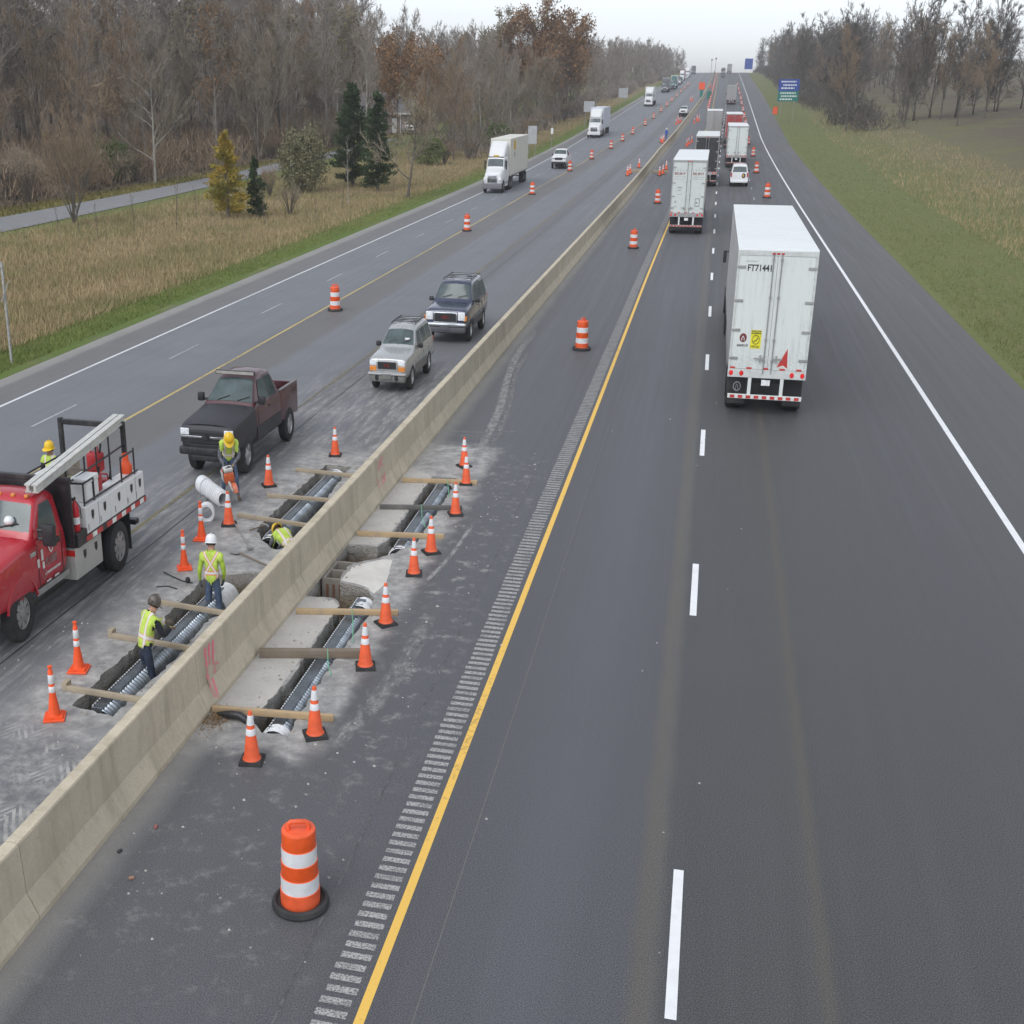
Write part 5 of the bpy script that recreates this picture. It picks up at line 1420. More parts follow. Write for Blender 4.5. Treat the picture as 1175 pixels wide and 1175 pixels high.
    b = MB(); b.box(-.6, .6, -.6, 4.1, .38, .60); b.tube([(-.7, 0, .44), (.7, 0, .44)], .08, 8); b.tube([(-.7, 3.5, .44), (.7, 3.5, .44)], .08, 8); b.build('chassis', M_DARK, o)
    for y in (0, 3.5):
        for s_ in (-1, 1): wheel(o, s_ * .83, y, .42, .30, s_, M_ALU, 6, .58)
    for s_ in (-1, 1):
        b = MB(); b.box(s_ * .80 - .1, s_ * .80 + .1, 4.325, 4.35, .95, 1.25); b.build('tail_light', M_REDL, o)
    b = MB(); b.box(-.9, .9, 4.33, 4.46, .55, .68, b=.03); b.build('rear_bumper', M_CHROME, o)
pickup()

def suv(kind):
    if kind == 'silver':
        o = thing('sport_utility_car', 'small silver two tone suv with roof rack behind the dark pickup', 'suv', (-10.86, 42.92, 0), R(-.5)); o.scale = (.87, 1, 1)
        P = mat('silver_paint', (.44, .445, .44), .3, .35, coat=.5, scale=.8, var=.02); LOW = mat('pewter_cladding', (.17, .165, .155), .5)
        L = dict(wb=2.70, hw=.84, r=.36, zs=1.02, zr=1.60, hr=.585, front=-.84, rear=3.62)
    else:
        o = thing('sport_utility_car', 'larger dark blue suv with roof rack behind the silver suv', 'suv', (-10.68, 52.35, 0), R(-.5))
        P = mat('navy_paint', (.040, .046, .085), .25, .2, dirt=.15, coat=.8, dirtc=(.12, .12, .14), scale=1.5); LOW = mat('grey_cladding', (.085, .085, .095), .5)
        L = dict(wb=2.92, hw=.955, r=.39, zs=1.16, zr=1.83, hr=.69, front=-.92, rear=4.05)
    hw, zs, zr, hr, f, e, r_ = L['hw'], L['zs'], L['zr'], L['hr'], L['front'], L['rear'], L['r']
    zb = .36 if kind == 'silver' else .42
    st = [(f, zb + .22, zs - .20, zs - .16, hw * .82, hw * .88, hw * .74), (f + .08, zb + .1, zs - .09, zs - .05, hw * .94, hw * .95, hw * .82), (f + .45, zb, zs - .05, zs + .0, hw * .985, hw * .965, hw * .85), (0.35, zb, zs - .01, zs + .045, hw * .99, hw * .975, hw * .87),
          (.62, zb, zs, zs + .07, hw * .99, hw * .98, hw * .88), (1.22, zb, zs + .01, zr - .06, hw * .99, hw * .98, hr + .01), (1.5, zb, zs + .01, zr, hw * .99, hw * .98, hr), (2.6, zb, zs + .01, zr + .01, hw * .99, hw * .98, hr),
          (e - .42, zb, zs + .01, zr - .01, hw * .985, hw * .975, hr - .01), (e - .16, zb + .03, zs, zr - .07, hw * .97, hw * .96, hr - .03), (e, zb + .1, zs - .02, zs + .10, hw * .94, hw * .93, hw * .8)]
    loft_body('body', st, P, o, arches=[(0, r_ + .02, r_ + .085), (L['wb'], r_ + .02, r_ + .085)])
    b = MB(); w0 = hw * .80; w1 = hr - .02
    w = screen(o, st[4], st[5], .1, .93)
    for x in (-.5 * hw, .22 * hw):
        q = MB(); q.tube([(x, .69, zs + .20), (x + .42 * hw, .77, zs + .28)], .013, 5); q.build('wiper', M_BLK, w)
    if kind == 'silver':
        q = MB(); q.box(.30, .50, .76, .775, zs + .26, zs + .32); q.build('dash_paper', M_SWHITE, w)
    A = (zs + .01, zr, hw * .98, hr)
    side_glass(o, [(1.0, .08), (1.72, .08), (1.72, .93), (1.34, .93)], *A); side_glass(o, [(1.80, .08), (2.5, .08), (2.5, .93), (1.80, .93)], *A)
    side_glass(o, [(2.58, .08), (e - .32, .08), (e - .42, .9), (2.58, .93)], *A)
    screen(o, st[10], st[9], .1, .9, 'rear_window', .92)
    # face
    gz0, gz1 = (zs - .34, zs - .13) if kind == 'silver' else (zs - .42, zs - .13)
    gw = .40 * hw / .84 if kind == 'silver' else .48
    b = MB(); b.box(-gw - .04, gw + .04, f - .045, f + .1, gz0 - .04, gz1 + .04, b=.03); g = b.build('grille', M_CHROME if kind == 'blue' else P, o, smooth=35)
    b = MB(); b.box(-gw, gw, f - .06, f - .0, gz0, gz1, b=.02); b.build('grille_mesh', M_DARK, g)
    text_part('GMC', (gz1 - gz0) * .5, mat('emblem_red_' + kind, (.16, .02, .02), .3), g, plane_M((0, f - .064, (gz0 + gz1) / 2), (1, 0, 0), (0, 0, 1)), 'emblem', bold=.006)
    for s_ in (-1, 1):
        x0, x1 = sorted((s_ * (gw + .07), s_ * hw * .90)); xm = x0 + (x1 - x0) * .5
        b = MB(); b.box(x0, x1, f - .02, f + .16, gz0 + (.09 if kind == 'silver' else .05), gz1 + .03, b=.025); b.build('headlight', M_HEAD, o, smooth=35)
        if kind == 'silver':
            b = MB(); b.box(x0, x1, f - .025, f + .16, gz0 - .06, gz0 + .075, b=.02); b.build('turn_signal', M_AMBER, o)
        else:
            xa, xb = sorted((s_ * hw * .84, s_ * hw * .975)); b = MB(); b.box(xa, xb, f + .0, f + .22, gz0 + .03, gz0 + .2, b=.02); b.build('turn_signal', M_AMBER, o)
    b = MB(); b.box(-hw * .97, hw * .97, f - .13, f + .18, zb + .16, zs - .44, b=.06); b.build('bumper', P if kind == 'silver' else M_CHROME, o, smooth=35)
    b = MB(); b.box(-hw * .93, hw * .93, f - .10, f + .2, zb - .04, zb + .158, b=.05); b.box(-.2, .2, f - .145, f - .131, zb + .06, zb + .20); lo = b.build('valance', LOW, o, smooth=35)
    if kind == 'silver':
        for s_ in (-1, 1):
            b = MB(); b.lathe([(0, f - .118), (.075, f - .118), (.085, f - .10)], 14, 'y', (s_ * .42, 0, zb + .08)); b.build('fog_lamp', M_DARK, lo)
    b = MB()
    for s_ in (-1, 1): b.box(s_ * hw * 1.01 - .02, s_ * hw * 1.01 + .02, r_ + .1, L['wb'] - r_ - .1, zb + .02, zb + .30, b=.015)
    b.build('side_cladding', LOW, o)
    b = MB()
    for s_ in (-1, 1):
        for y in (1.76, 2.54): b.box(s_ * hw * 1.012 - .004, s_ * hw * 1.012 + .004, y - .007, y + .007, zb + .32, zs - .06)
    b.build('door_seam', M_DARK, o)
    b = MB()
    for s_ in (-1, 1):
        for y in (1.55, 2.35): b.box(s_ * hw * 1.015 - .014, s_ * hw * 1.015 + .014, y, y + .15, zs - .14, zs - .105, b=.008)
    b.build('door_handle', P, o)
    mirror(o, hw * .99, .98, zs + .02, .2, .15)
    b = MB()
    for s_ in (-1, 1): b.tube([(s_ * (hr - .06), 1.55, zr + .03), (s_ * (hr - .06), 1.65, zr + .062), (s_ * (hr - .06), e - .6, zr + .062), (s_ * (hr - .06), e - .5, zr + .03)], .02, 6)
    for y in np.linspace(1.85, e - .75, 4): b.box(-(hr - .06), hr - .06, y - .02, y + .02, zr + .045, zr + .065)
    b.build('roof_rack', M_BLK, o)
    b = MB()
    for y in np.linspace(1.75, e - .7, 5): b.box(-(hr - .13), hr - .13, y - .06, y + .06, zr + .022, zr + .036)
    b.build('roof_slat', M_ALU, o)
    b = MB(); b.box(-.5, .5, f + .4, e - .3, zb - .12, zb + .05); b.build('chassis', M_DARK, o)
    for y in (0, L['wb']):
        for s_ in (-1, 1): wheel(o, s_ * (hw - .10), y, r_, .23, s_, M_ALU, 5, .62)
    for s_ in (-1, 1):
        b = MB(); b.box(s_ * hw * .9 - .05, s_ * hw * .9 + .05, e - .06, e + .0, zs - .4, zs - .02); b.build('tail_light', M_REDL, o)
    b = MB(); b.box(-hw * .93, hw * .93, e - .05, e + .12, zb + .08, zb + .26, b=.04); b.build('rear_bumper', LOW, o)
    return o
suv('silver'); suv('blue')

# red flatbed service truck
def service_truck():
    o = thing('service_truck', 'red flatbed service truck with white tool boxes, beams and a black rack', 'truck', (-13.66, 19.92, 0), R(-.6))
    P = mat('red_paint', (.42, .016, .028), .28, coat=.6, dirt=.16, dirtc=(.34, .10, .09), scale=1.3, var=.08); GREYBOX = mat('grey_toolbox', (.42, .41, .385), .5, dirt=.3, scale=2)
    hw = 1.0
    st = [(-1.0, .72, 1.18, 1.22, .84, .9, .78), (-.92, .62, 1.28, 1.33, .96, .96, .84), (-.5, .6, 1.34, 1.40, .995, .975, .87), (.3, .6, 1.40, 1.47, 1.0, .985, .9), (.62, .6, 1.42, 1.52, 1.0, .99, .9),
          (1.02, .6, 1.44, 2.0, 1.0, .99, .84), (1.2, .6, 1.44, 2.06, 1.0, .99, .83), (1.62, .6, 1.44, 2.07, 1.0, .99, .83), (1.76, .62, 1.43, 1.99, .99, .98, .83), (1.80, .66, 1.42, 1.5, .985, .97, .84)]
    cab = loft_body('cab', st, P, o, arches=[(0, .46, .56)])
    # wheel arch lip
    for s_ in (-1, 1):
        b = MB(); n = 15; vs = []
        for k in range(n + 1):
            t = R(14) + (math.pi - R(28)) * k / n
            for rr_, dx in ((.552, .006), (.60, .004), (.605, -.03), (.552, -.03)): vs.append((s_ * (1.02 + dx), rr_ * math.cos(t), .46 + rr_ * math.sin(t)))
        b.add(vs, [(4 * k + i, 4 * k + (i + 1) % 4, 4 * k + 4 + (i + 1) % 4, 4 * k + 4 + i) for k in range(n) for i in range(4)]); b.build('fender_flare', P, o, smooth=40)
    w = screen(o, st[4], st[5], .08, .93)
    for x in (-.55, .1):
        q = MB(); q.tube([(x, .66, 1.62), (x + .5, .72, 1.71)], .014, 5); q.build('wiper', M_BLK, w)
    q = MB(); q.lathe([(0, 0), (.09, .02), (.11, .07), (.07, .13), (0, .14)], 14, 'z', (.42, .72, 1.68)); hh_ = q.build('hard_hat_on_dash', M_SWHITE, w, smooth=60)
    side_glass(o, [(.82, .04), (1.56, .04), (1.56, .72), (1.50, .95), (1.14, .95)], 1.44, 2.06, .99, .83)
    b = MB()
    for s_ in (-1, 1):
        b.box(s_ * 1.024 - .004, s_ * 1.024 + .004, 1.60, 1.614, .68, 1.40); b.box(s_ * 1.024 - .004, s_ * 1.024 + .004, .66, .674, .68, 1.40); b.box(s_ * 1.024 - .004, s_ * 1.024 + .004, .675, 1.60, .68, .692)
    b.build('door_seam', M_DARK, o)
    b = MB()
    for s_ in (-1, 1): b.box(s_ * 1.02 - .02, s_ * 1.02 + .02, 1.40, 1.54, 1.22, 1.32, b=.012)
    b.build('door_handle', M_BLK, o)
    for s_ in (-1, 1):
        b = MB(); b.box(min(s_ * 1.1, s_ * 1.38), max(s_ * 1.1, s_ * 1.38), .74, .88, 1.36, 1.72, b=.04); b.tube([(s_ * .98, .82, 1.46), (s_ * 1.15, .82, 1.46)], .03, 6); b.tube([(s_ * .98, .82, 1.6), (s_ * 1.15, .82, 1.6)], .03, 6); b.build('mirror', M_BLK, o, smooth=35)
    for x in (-.62, -.31, 0, .31, .62):
        b = MB(); b.box(x - .045, x + .045, 1.08, 1.17, 2.03, 2.085, b=.02); b.build('roof_lamp', M_AMBER, o)
    # door lettering and crest on the door facing the barrier
    F = lambda y, z: plane_M((1.031, y, z), (0, 1, 0), (0, 0, 1))
    DL = mat('door_lettering', (.6, .58, .56), .5); DG = mat('door_grey', (.25, .16, .16), .5)
    b = MB(); b.prism([(1.07, 1.36), (1.29, 1.36), (1.29, 1.24), (1.24, 1.17), (1.18, 1.13), (1.12, 1.17), (1.07, 1.24)], 1.0285, 1.031, 'x'); cr = b.build('door_crest', DL, o)
    b = MB(); b.prism([(1.10, 1.335), (1.26, 1.335), (1.26, 1.25), (1.22, 1.195), (1.18, 1.17), (1.14, 1.195), (1.10, 1.25)], 1.0315, 1.033, 'x'); b.build('crest_field', P, cr)
    scribble(DG, o, 'x', 1.0285, 1.033, .93, 1.42, .97, 1.10, 7, 5); scribble(DL, o, 'x', 1.0285, 1.033, .86, 1.5, .835, .875, 14, 6)
    b = MB()
    for y0, y1, z0, z1 in ((.78, .86, 1.1, 1.28), (.62, .70, 1.02, 1.16), (.80, .88, .96, 1.07)): b.box(1.0285, 1.031, y0, y1, z0, z1)
    b.build('door_decal', DL, o); b = MB(); b.lathe([(.085, 0), (.07, 0), (.07, .003), (.085, .003)], 18, 'x', (1.029, .84, .86)); b.build('door_decal', DG, o)
    b = MB(); b.box(1.0285, 1.031, .90, 1.08, .70, .73); b.box(1.0285, 1.031, 1.22, 1.40, .70, .73); b.build('door_decal', DL, o)
    b = MB(); b.box(1.0, 1.02, .42, .62, 1.24, 1.32, b=.008); b.build('fender_badge', M_CHROME, o)
    # face
    b = MB(); b.box(-.62, .62, -1.06, -.95, .82, 1.22, b=.04); b.build('grille', M_CHROME, o)
    for s_ in (-1, 1):
        x0, x1 = sorted((s_ * .64, s_ * .98)); b = MB(); b.box(x0, x1, -1.02, -.78, .98, 1.26, b=.04); b.build('headlight', M_HEAD, o, smooth=35)
        x0, x1 = sorted((s_ * .84, s_ * .995)); b = MB(); b.box(x0, x1, -1.0, -.72, 1.05, 1.17, b=.03); b.build('turn_signal', M_AMBER, o)
    b = MB(); b.box(-1.03, 1.03, -1.22, -.85, .52, .80, b=.06); b.build('bumper', M_BLK, o, smooth=35)
    b = MB(); b.box(.985, 1.02, .55, 1.85, .56, .66, b=.01); b.box(-1.02, -.985, .55, 1.85, .56, .66, b=.01); b.build('sill', M_STEEL, o)
    # flatbed
    b = MB(); b.box(-1.2, 1.2, 1.98, 5.25, .98, 1.10, b=.012); bedo = b.build('flatbed', M_BLK, o)
    b = MB(); b2 = MB(); y = 2.35; k = 0
    while y < 5.2:
        L_ = .2 if k % 2 else .26
        if not 2.9 < y < 3.25:
            for s_ in (-1, 1):
                (b if k % 2 == 0 else b2).box(min(s_ * 1.2005, s_ * 1.206), max(s_ * 1.2005, s_ * 1.206), y, min(y + L_, 5.24), 1.0, 1.085)
        y += L_; k += 1
    b.build('red_tape', M_TAPE_R, bedo); b2.build('white_tape', M_TAPE_W, bedo)
    b = MB(); b.box(-1.15, 1.15, 1.9, 1.96, 1.0, 2.12); b.box(-1.15, 1.15, 1.89, 2.0, 2.12, 2.2, b=.01); b.build('headboard', M_BLK, o)
    for s_ in (-1, 1):
        b = MB(); b.box(min(s_ * .9, s_ * 1.19), max(s_ * .9, s_ * 1.19), 2.0, 2.42, 1.102, 1.22, b=.01); b.build('step_box', M_BLK, o)
    def chest(x0, x1, y0, y1, z0, z1, n, latch_m=M_BLK, side=1):
        q = MB(); q.box(x0, x1, y0, y1, z0, z1, b=.012); c = q.build('tool_box', M_WHITE, o)
        xf = x1 if side > 0 else x0
        q = MB(); d = .006 * side
        for k in range(1, n):
            yy = y0 + (y1 - y0) * k / n; q.box(min(xf, xf + d), max(xf, xf + d), yy - .008, yy + .008, z0 + .02, z1 - .02)
        q.build('box_seam', M_STEEL, c)
        for k in range(n):
            yy = y0 + (y1 - y0) * (k + .5) / n; q = MB(); q.prism([(yy - .045, z1 - .10), (yy + .045, z1 - .10), (yy + .045, z1 - .2), (yy, z1 - .26), (yy - .045, z1 - .2)], min(xf + .001, xf + .016 * side), max(xf + .001, xf + .016 * side), 'x'); q.build('latch', latch_m, c)
            q = MB(); q.box(min(xf + .001, xf + .01 * side), max(xf + .001, xf + .01 * side), yy - .22, yy - .19, z0 + .06, z0 + .16); q.build('hinge', M_STEEL, c)
        return c
    chest(.72, 1.18, 2.44, 3.55, 1.102, 1.56, 2); chest(.72, 1.18, 3.56, 4.35, 1.102, 1.56, 1); chest(.72, 1.18, 4.36, 5.22, 1.102, 1.56, 2)
    chest(-1.18, -.72, 2.44, 5.22, 1.102, 1.56, 4, side=-1)
    # under-bed box and rear wheels
    for s_ in (-1, 1):
        x0, x1 = sorted((s_ * .72, s_ * 1.12)); q = MB(); q.box(x0, x1, 1.95, 3.12, .42, .975, b=.012); c = q.build('side_box', GREYBOX, o)
        for yy in (2.35, 2.85):
            q = MB(); xf = x1 if s_ > 0 else x0; q.prism([(yy - .05, .85), (yy + .05, .85), (yy + .05, .75), (yy, .70), (yy - .05, .75)], min(xf + s_ * .001, xf + s_ * .015), max(xf + s_ * .001, xf + s_ * .015), 'x'); q.build('latch', M_BLK, c)
        q = MB(); q.box(x0, x1, 1.93, 1.9495, .84, .94); q.build('marker_lamp', M_REDL, c)
    b = MB(); b.box(-.45, .45, -.7, 5.1, .5, .72); b.build('chassis', M_DARK, o)
    for s_ in (-1, 1): wheel(o, s_ * .86, 0, .46, .27, s_, M_STEEL, 8, .56)
    for s_ in (-1, 1):
        wheel(o, s_ * 1.0, 3.95, .46, .25, s_, M_STEEL, 8, .6); wheel(o, s_ * .72, 3.95, .46, .25, s_, M_STEEL, 8, .6)
        q = MB(); q.box(min(s_ * .62, s_ * 1.12), max(s_ * .62, s_ * 1.12), 4.5, 4.515, .25, .97); q.build('mud_flap', M_RUB, o)
    b = MB(); b.box(-.9, .9, 5.2, 5.4, .5, .6, b=.02); b.box(-.1, .1, 5.3, 5.6, .5, .58); b.build('hitch', M_BLK, o)
    b = MB(); b.box(-.71, .71, 2.2, 5.2, 1.105, 1.14); b.box(-.5, .55, 4.3, 4.34, 1.14, 1.75); b.build('bed_floor', mat('bed_dirt', (.17, .15, .13), .9, var=.3, scale=4), o)
    b = MB(); b.box(-.40, -.34, 3.9, 5.0, 1.141, 1.75); b.build('side_board', mat('plywood', (.36, .31, .24), .8, var=.2), o)
    # rack
    for s_ in (-1, 1):
        b = MB(); b.box(s_ * .80 - .05, s_ * .80 + .05, 5.05, 5.15, 1.561, 2.48, b=.012); b.build('rack_post', M_BLK, o)
    b = MB(); b.box(-.749, .749, 5.05, 5.15, 2.36, 2.46, b=.012); b.build('rack_bar', M_BLK, o)
    b = MB()
    def tb(*p): b.tube(p, .02, 6)
    tb((.78, 2.45, 1.56), (.78, 2.45, 2.28)); tb((.78, 3.25, 1.7), (.78, 3.25, 2.28)); tb((.78, 4.4, 1.56), (.78, 4.4, 2.4)); tb((1.1, 2.55, 1.56), (1.1, 2.55, 1.95)); tb((1.1, 3.0, 1.56), (1.1, 3.0, 1.95))
    tb((1.1, 2.55, 1.95), (1.1, 3.0, 1.95)); tb((1.1, 2.55, 1.95), (.78, 2.5, 1.95)); tb((1.1, 3.0, 1.95), (.78, 3.0, 1.95)); tb((.78, 2.45, 1.95), (.78, 5.05, 2.05)); tb((1.1, 4.3, 1.56), (1.1, 4.3, 2.0)); tb((1.1, 4.95, 1.56), (1.1, 4.95, 2.05))
    tb((1.1, 4.3, 2.0), (1.1, 4.95, 2.0)); tb((1.1, 2.55, 1.6), (1.1, 5.1, 1.6)); tb((.78, 3.8, 1.56), (.78, 3.8, 2.35))
    b.build('tube_rail', M_BLK, o)
    b = MB(); tb((-.78, 2.5, 1.56), (-.78, 2.5, 1.8), (-.78, 5.1, 1.8)); b.build('tube_rail', M_BLK, o)
    b = MB(); b.tube([(-1.1, 1.93, 2.2), (-1.1, 1.93, 2.6)], .012, 5); b.build('antenna', M_BLK, o)
    b = MB(); b.lathe([(0, 0), (.16, 0), (.17, .05), (.15, .12), (.06, .15), (0, .15)], 20, 'z', (-.75, 2.12, 2.0)); b.build('beacon', mat('beacon_white', (.7, .68, .6), .3), o, smooth=40)
    return o
truck = service_truck()
TX, TY = -13.66, 19.92
# loose things on the bed
M_BEAM = mat('beam_aluminium', (.58, .58, .54), .45, .2, dirt=.15)
for dx, lab in ((0, 'long pale aluminium beam on the service truck rack, nearer of the two'), (-.16, 'long pale aluminium beam on the service truck rack, farther of the two')):
    b = MB(); b.box(-.065, .065, 0, 4.2, 0, .025); b.box(-.065, .065, 0, 4.2, .115, .14); b.box(-.03, .03, 0, 4.2, .0255, .1145)
    q = b.build('beam', M_BEAM); q.location = (TX + .78 + .1 + dx, TY + 1.05, 2.14 * ZS); q.rotation_euler = (R(5.5), 0, R(1.0)); tag(q, lab, 'beam', 'beams on the rack')
q = thing('fire_extinguisher', 'red fire extinguisher at the front corner of the service truck bed', 'extinguisher', (TX + 1.08, TY + 2.2, 1.222 * ZS))
b = MB(); b.lathe([(0, 0), (.08, 0), (.085, .02), (.085, .40), (.05, .47), (.03, .49), (.03, .53), (0, .53)], 18); b.build('cylinder', mat('extinguisher_red', (.5, .02, .03), .3), q, smooth=40)
b = MB(); b.lathe([(.0865, .12), (.0865, .24)], 18); b.build('instruction_label', M_SWHITE, q); b = MB(); b.box(-.02, .02, -.08, .04, .53, .57); b.tube([(0, .03, .52), (.09, .06, .4), (.1, .06, .2)], .012, 5); b.build('handle', M_DARK, q)
M_GASR = mat('fuel_red', (.42, .03, .035), .4, var=.1)
def jerry(x, y, z, lab, m_=M_GASR, s_=1.0):
    q = thing('fuel_can', lab, 'fuel can', (TX + x, TY + y, z * ZS)); b = MB(); b.box(-.14 * s_, .14 * s_, -.12 * s_, .12 * s_, 0, .3 * s_, b=.04); b.build('can', m_, q, smooth=35)
    b = MB(); b.tube([(-.1 * s_, 0, .3 * s_), (-.08 * s_, 0, .38 * s_), (.06 * s_, 0, .38 * s_), (.08 * s_, 0, .3 * s_)], .02, 6); b.build('handle', m_, q); b = MB(); b.tube([(.1 * s_, 0, .28 * s_), (.14 * s_, 0, .44 * s_)], .022, 6); b.build('spout', M_DARK, q)
jerry(.86, 3.55, 1.565, 'red fuel can on the tool box just behind the white cooler')
jerry(.6, 4.15, 1.76, 'red fuel can raised high in the middle of the service truck bed', s_=1.15)
jerry(.55, 4.6, 1.15, 'red fuel can low on the bed of the service truck', s_=1.2)
q = thing('water_jug', 'round orange water cooler at the rear end of the service truck', 'cooler', (TX + .92, TY + 4.98, 1.561 * ZS))
b = MB(); b.lathe([(0, 0), (.13, 0), (.145, .04), (.145, .14), (.10, .19), (.075, .24), (.075, .36), (0, .37)], 20); b.build('jug', M_CORANGE, q, smooth=45)
q = thing('cool_box', 'white cool box with a dark strap on the service truck tool boxes', 'cool box', (TX + .92, TY + 2.98, 1.561 * ZS))
b = MB(); b.box(-.2, .2, -.27, .27, 0, .32, b=.02); b.build('box', M_WHITE, q); b = MB(); b.box(-.21, .21, -.28, .28, .321, .42, b=.02); b.build('lid', M_WHITE, q); b = MB(); b.box(-.203, .203, -.03, .03, .0, .32); b.build('strap', M_DARK, q)
q = thing('traffic_cone', 'small orange topped cone stacked among white bags on the service truck', 'cone', (TX + .45, TY + 2.7, 1.141 * ZS)); b = MB(); b.lathe([(.15, 0), (.13, .05), (.06, .62), (.0, .63)], 16); b.build('cone_body', M_REFL, q, smooth=40); b = MB(); b.lathe([(.068, .6), (.05, .78), (0, .79)], 14); b.build('tip', M_CORANGE, q, smooth=40)
b = MB(); rr = random.Random(3)
for k in range(5):
    P = [(.0, 0)] + [(.2 * math.sin(math.pi * (i + .5) / 8) * rr.uniform(.8, 1.15), .07 * i) for i in range(8)] + [(0, .56)]
    b.lathe(P, 10, 'z', (-.25 + .17 * (k % 3), .2 * (k // 3), 0))
q = b.build('white_bags', M_FAB, None, smooth=60); q.location = (TX + .1, TY + 2.3, 1.15 * ZS); tag(q, 'bundle of white bags behind the headboard of the service truck', 'bags')
b = MB()
for k in range(5):
    b.tube([(.3 * math.cos(t) + .02 * k, .3 * math.sin(t), .05 * k + .02) for t in [i * .42 for i in range(16)]], .025, 6)
q = b.build('coiled_hose', mat('yellow_green_hose', (.25, .27, .10), .6), None, smooth=60); q.location = (TX + .25, TY + 3.5, 1.5 * ZS); tag(q, 'coiled dull green hose on the service truck bed', 'hose')
b = MB(); b.box(-.3, .3, -.4, .4, 0, .34, b=.03); q = b.build('grey_crate', M_STEEL, None); q.location = (TX + .25, TY + 3.5, 1.145 * ZS); tag(q, 'grey crate under the coiled hose on the service truck', 'crate')
# ---------------------------------------------------------------- semi trucks
def truck_wheels(o, ys, hw, r=.5, dual=True):
    for y in ys:
        for s_ in (-1, 1): wheel(o, s_ * (hw - (.30 if dual else .17)), y, r, .56 if dual else .3, s_, M_STEEL, 8, .55)

def tractor(parent, hw, y0, paint, fairing=True, rear_half=True, logo=None, box_top=3.95):
    """conventional tractor, front bumper at y0, facing -y"""
    def part(n_, b_, m_, sm=None, par=parent): return b_.build(n_, m_, par, smooth=sm)
    st = [(y0 + .02, .75, 1.15, 1.25, hw * .5, hw * .55, hw * .42), (y0 + .18, .62, 1.42, 1.56, hw * .86, hw * .78, hw * .6), (y0 + 1.0, .62, 1.6, 1.74, hw * .92, hw * .82, hw * .66), (y0 + 1.75, .62, 1.75, 1.9, hw * .93, hw * .86, hw * .72)]
    loft_body('hood', st, paint, parent, arches=[(y0 + 1.05, .5, .6)])
    st = [(y0 + 1.7, .7, 1.8, 1.9, hw * .9, hw * .88, hw * .8), (y0 + 2.0, .7, 1.82, 2.62, hw * .92, hw * .9, hw * .80), (y0 + 2.3, .7, 1.82, 2.72, hw * .93, hw * .91, hw * .80), (y0 + 4.2, .7, 1.82, 2.74, hw * .94, hw * .93, hw * .84)]
    loft_body('cab', st, paint, parent)
    if fairing:
        sf = [(y0 + 2.1, 2.66, 2.70, 2.74, hw * .72, hw * .7, hw * .6), (y0 + 2.7, 2.66, 3.05, 3.2, hw * .8, hw * .78, hw * .66), (y0 + 3.4, 2.66, 3.45, 3.62, hw * .84, hw * .82, hw * .7), (y0 + 4.3, 2.66, 3.7, 3.86, hw * .86, hw * .85, hw * .74)]
        loft_body('roof_fairing', sf, paint, parent)
    screen(parent, st[0], st[1], .12, .9)
    side_glass(parent, [(y0 + 2.12, .1), (y0 + 2.85, .1), (y0 + 2.85, .85), (y0 + 2.2, .85)], 1.82, 2.72, hw * .92, hw * .81)
    b = MB(); b.box(-hw * .5, hw * .5, y0 - .03, y0 + .25, .78, 1.42, b=.05); g = part('grille', b, M_CHROME, 35)
    b = MB()
    for k in range(5): b.box(-hw * .42, hw * .42, y0 - .045, y0 - .02, .86 + k * .105, .93 + k * .105)
    b.build('grille_bar', M_DARK, g)
    for s_ in (-1, 1):
        x0, x1 = sorted((s_ * hw * .56, s_ * hw * .86)); b = MB(); b.box(x0, x1, y0 + .02, y0 + .3, .92, 1.2, b=.05); part('headlight', b, M_HEAD, 35)
        b = MB(); x0, x1 = sorted((s_ * hw * .98, s_ * hw * 1.12)); b.box(x0, x1, y0 + 1.85, y0 + 1.95, 1.75, 2.45, b=.03); b.tube([(s_ * hw * .88, y0 + 1.95, 2.3), (s_ * hw * 1.0, y0 + 1.9, 2.3)], .02, 5); part('mirror', b, M_BLK)
        b = MB(); b.lathe([(.32, -.5), (.32, .5)], 16, 'y', (s_ * hw * .66, y0 + 3.2, .72)); b.lathe([(0, -.5), (.32, -.5)], 16, 'y', (s_ * hw * .66, y0 + 3.2, .72)); part('fuel_tank', b, M_ALU, 40)
        b = MB(); x0, x1 = sorted((s_ * hw * .78, s_ * hw * .9)); b.box(x0, x1, y0 + 2.4, y0 + 4.2, .42, .7); part('side_skirt', b, paint)
    b = MB(); b.box(-hw * .93, hw * .93, y0 - .1, y0 + .3, .32, .76, b=.07); part('bumper', b, paint if logo is None else mat('bumper_grey_', (.16, .16, .17), .5), 35)
    b = MB(); b.box(-.4, .4, y0 + .4, y0 + 6.6, .6, .85); part('chassis', b, M_DARK)
    truck_wheels(parent, [y0 + 1.05], hw, .5, False); truck_wheels(parent, [y0 + 5.2, y0 + 6.3], hw, .5)
    for x in (-.6, -.3, 0, .3, .6):
        b = MB(); b.box(x * hw - .04, x * hw + .04, y0 + 2.12, y0 + 2.2, 2.70, 2.75); part('roof_lamp', b, M_AMBER)
    if logo is not None:
        b = MB(); b.box(-.28, .28, y0 + 2.10, y0 + 2.22, 2.74, 2.86, b=.02); part('roof_sign', b, logo)

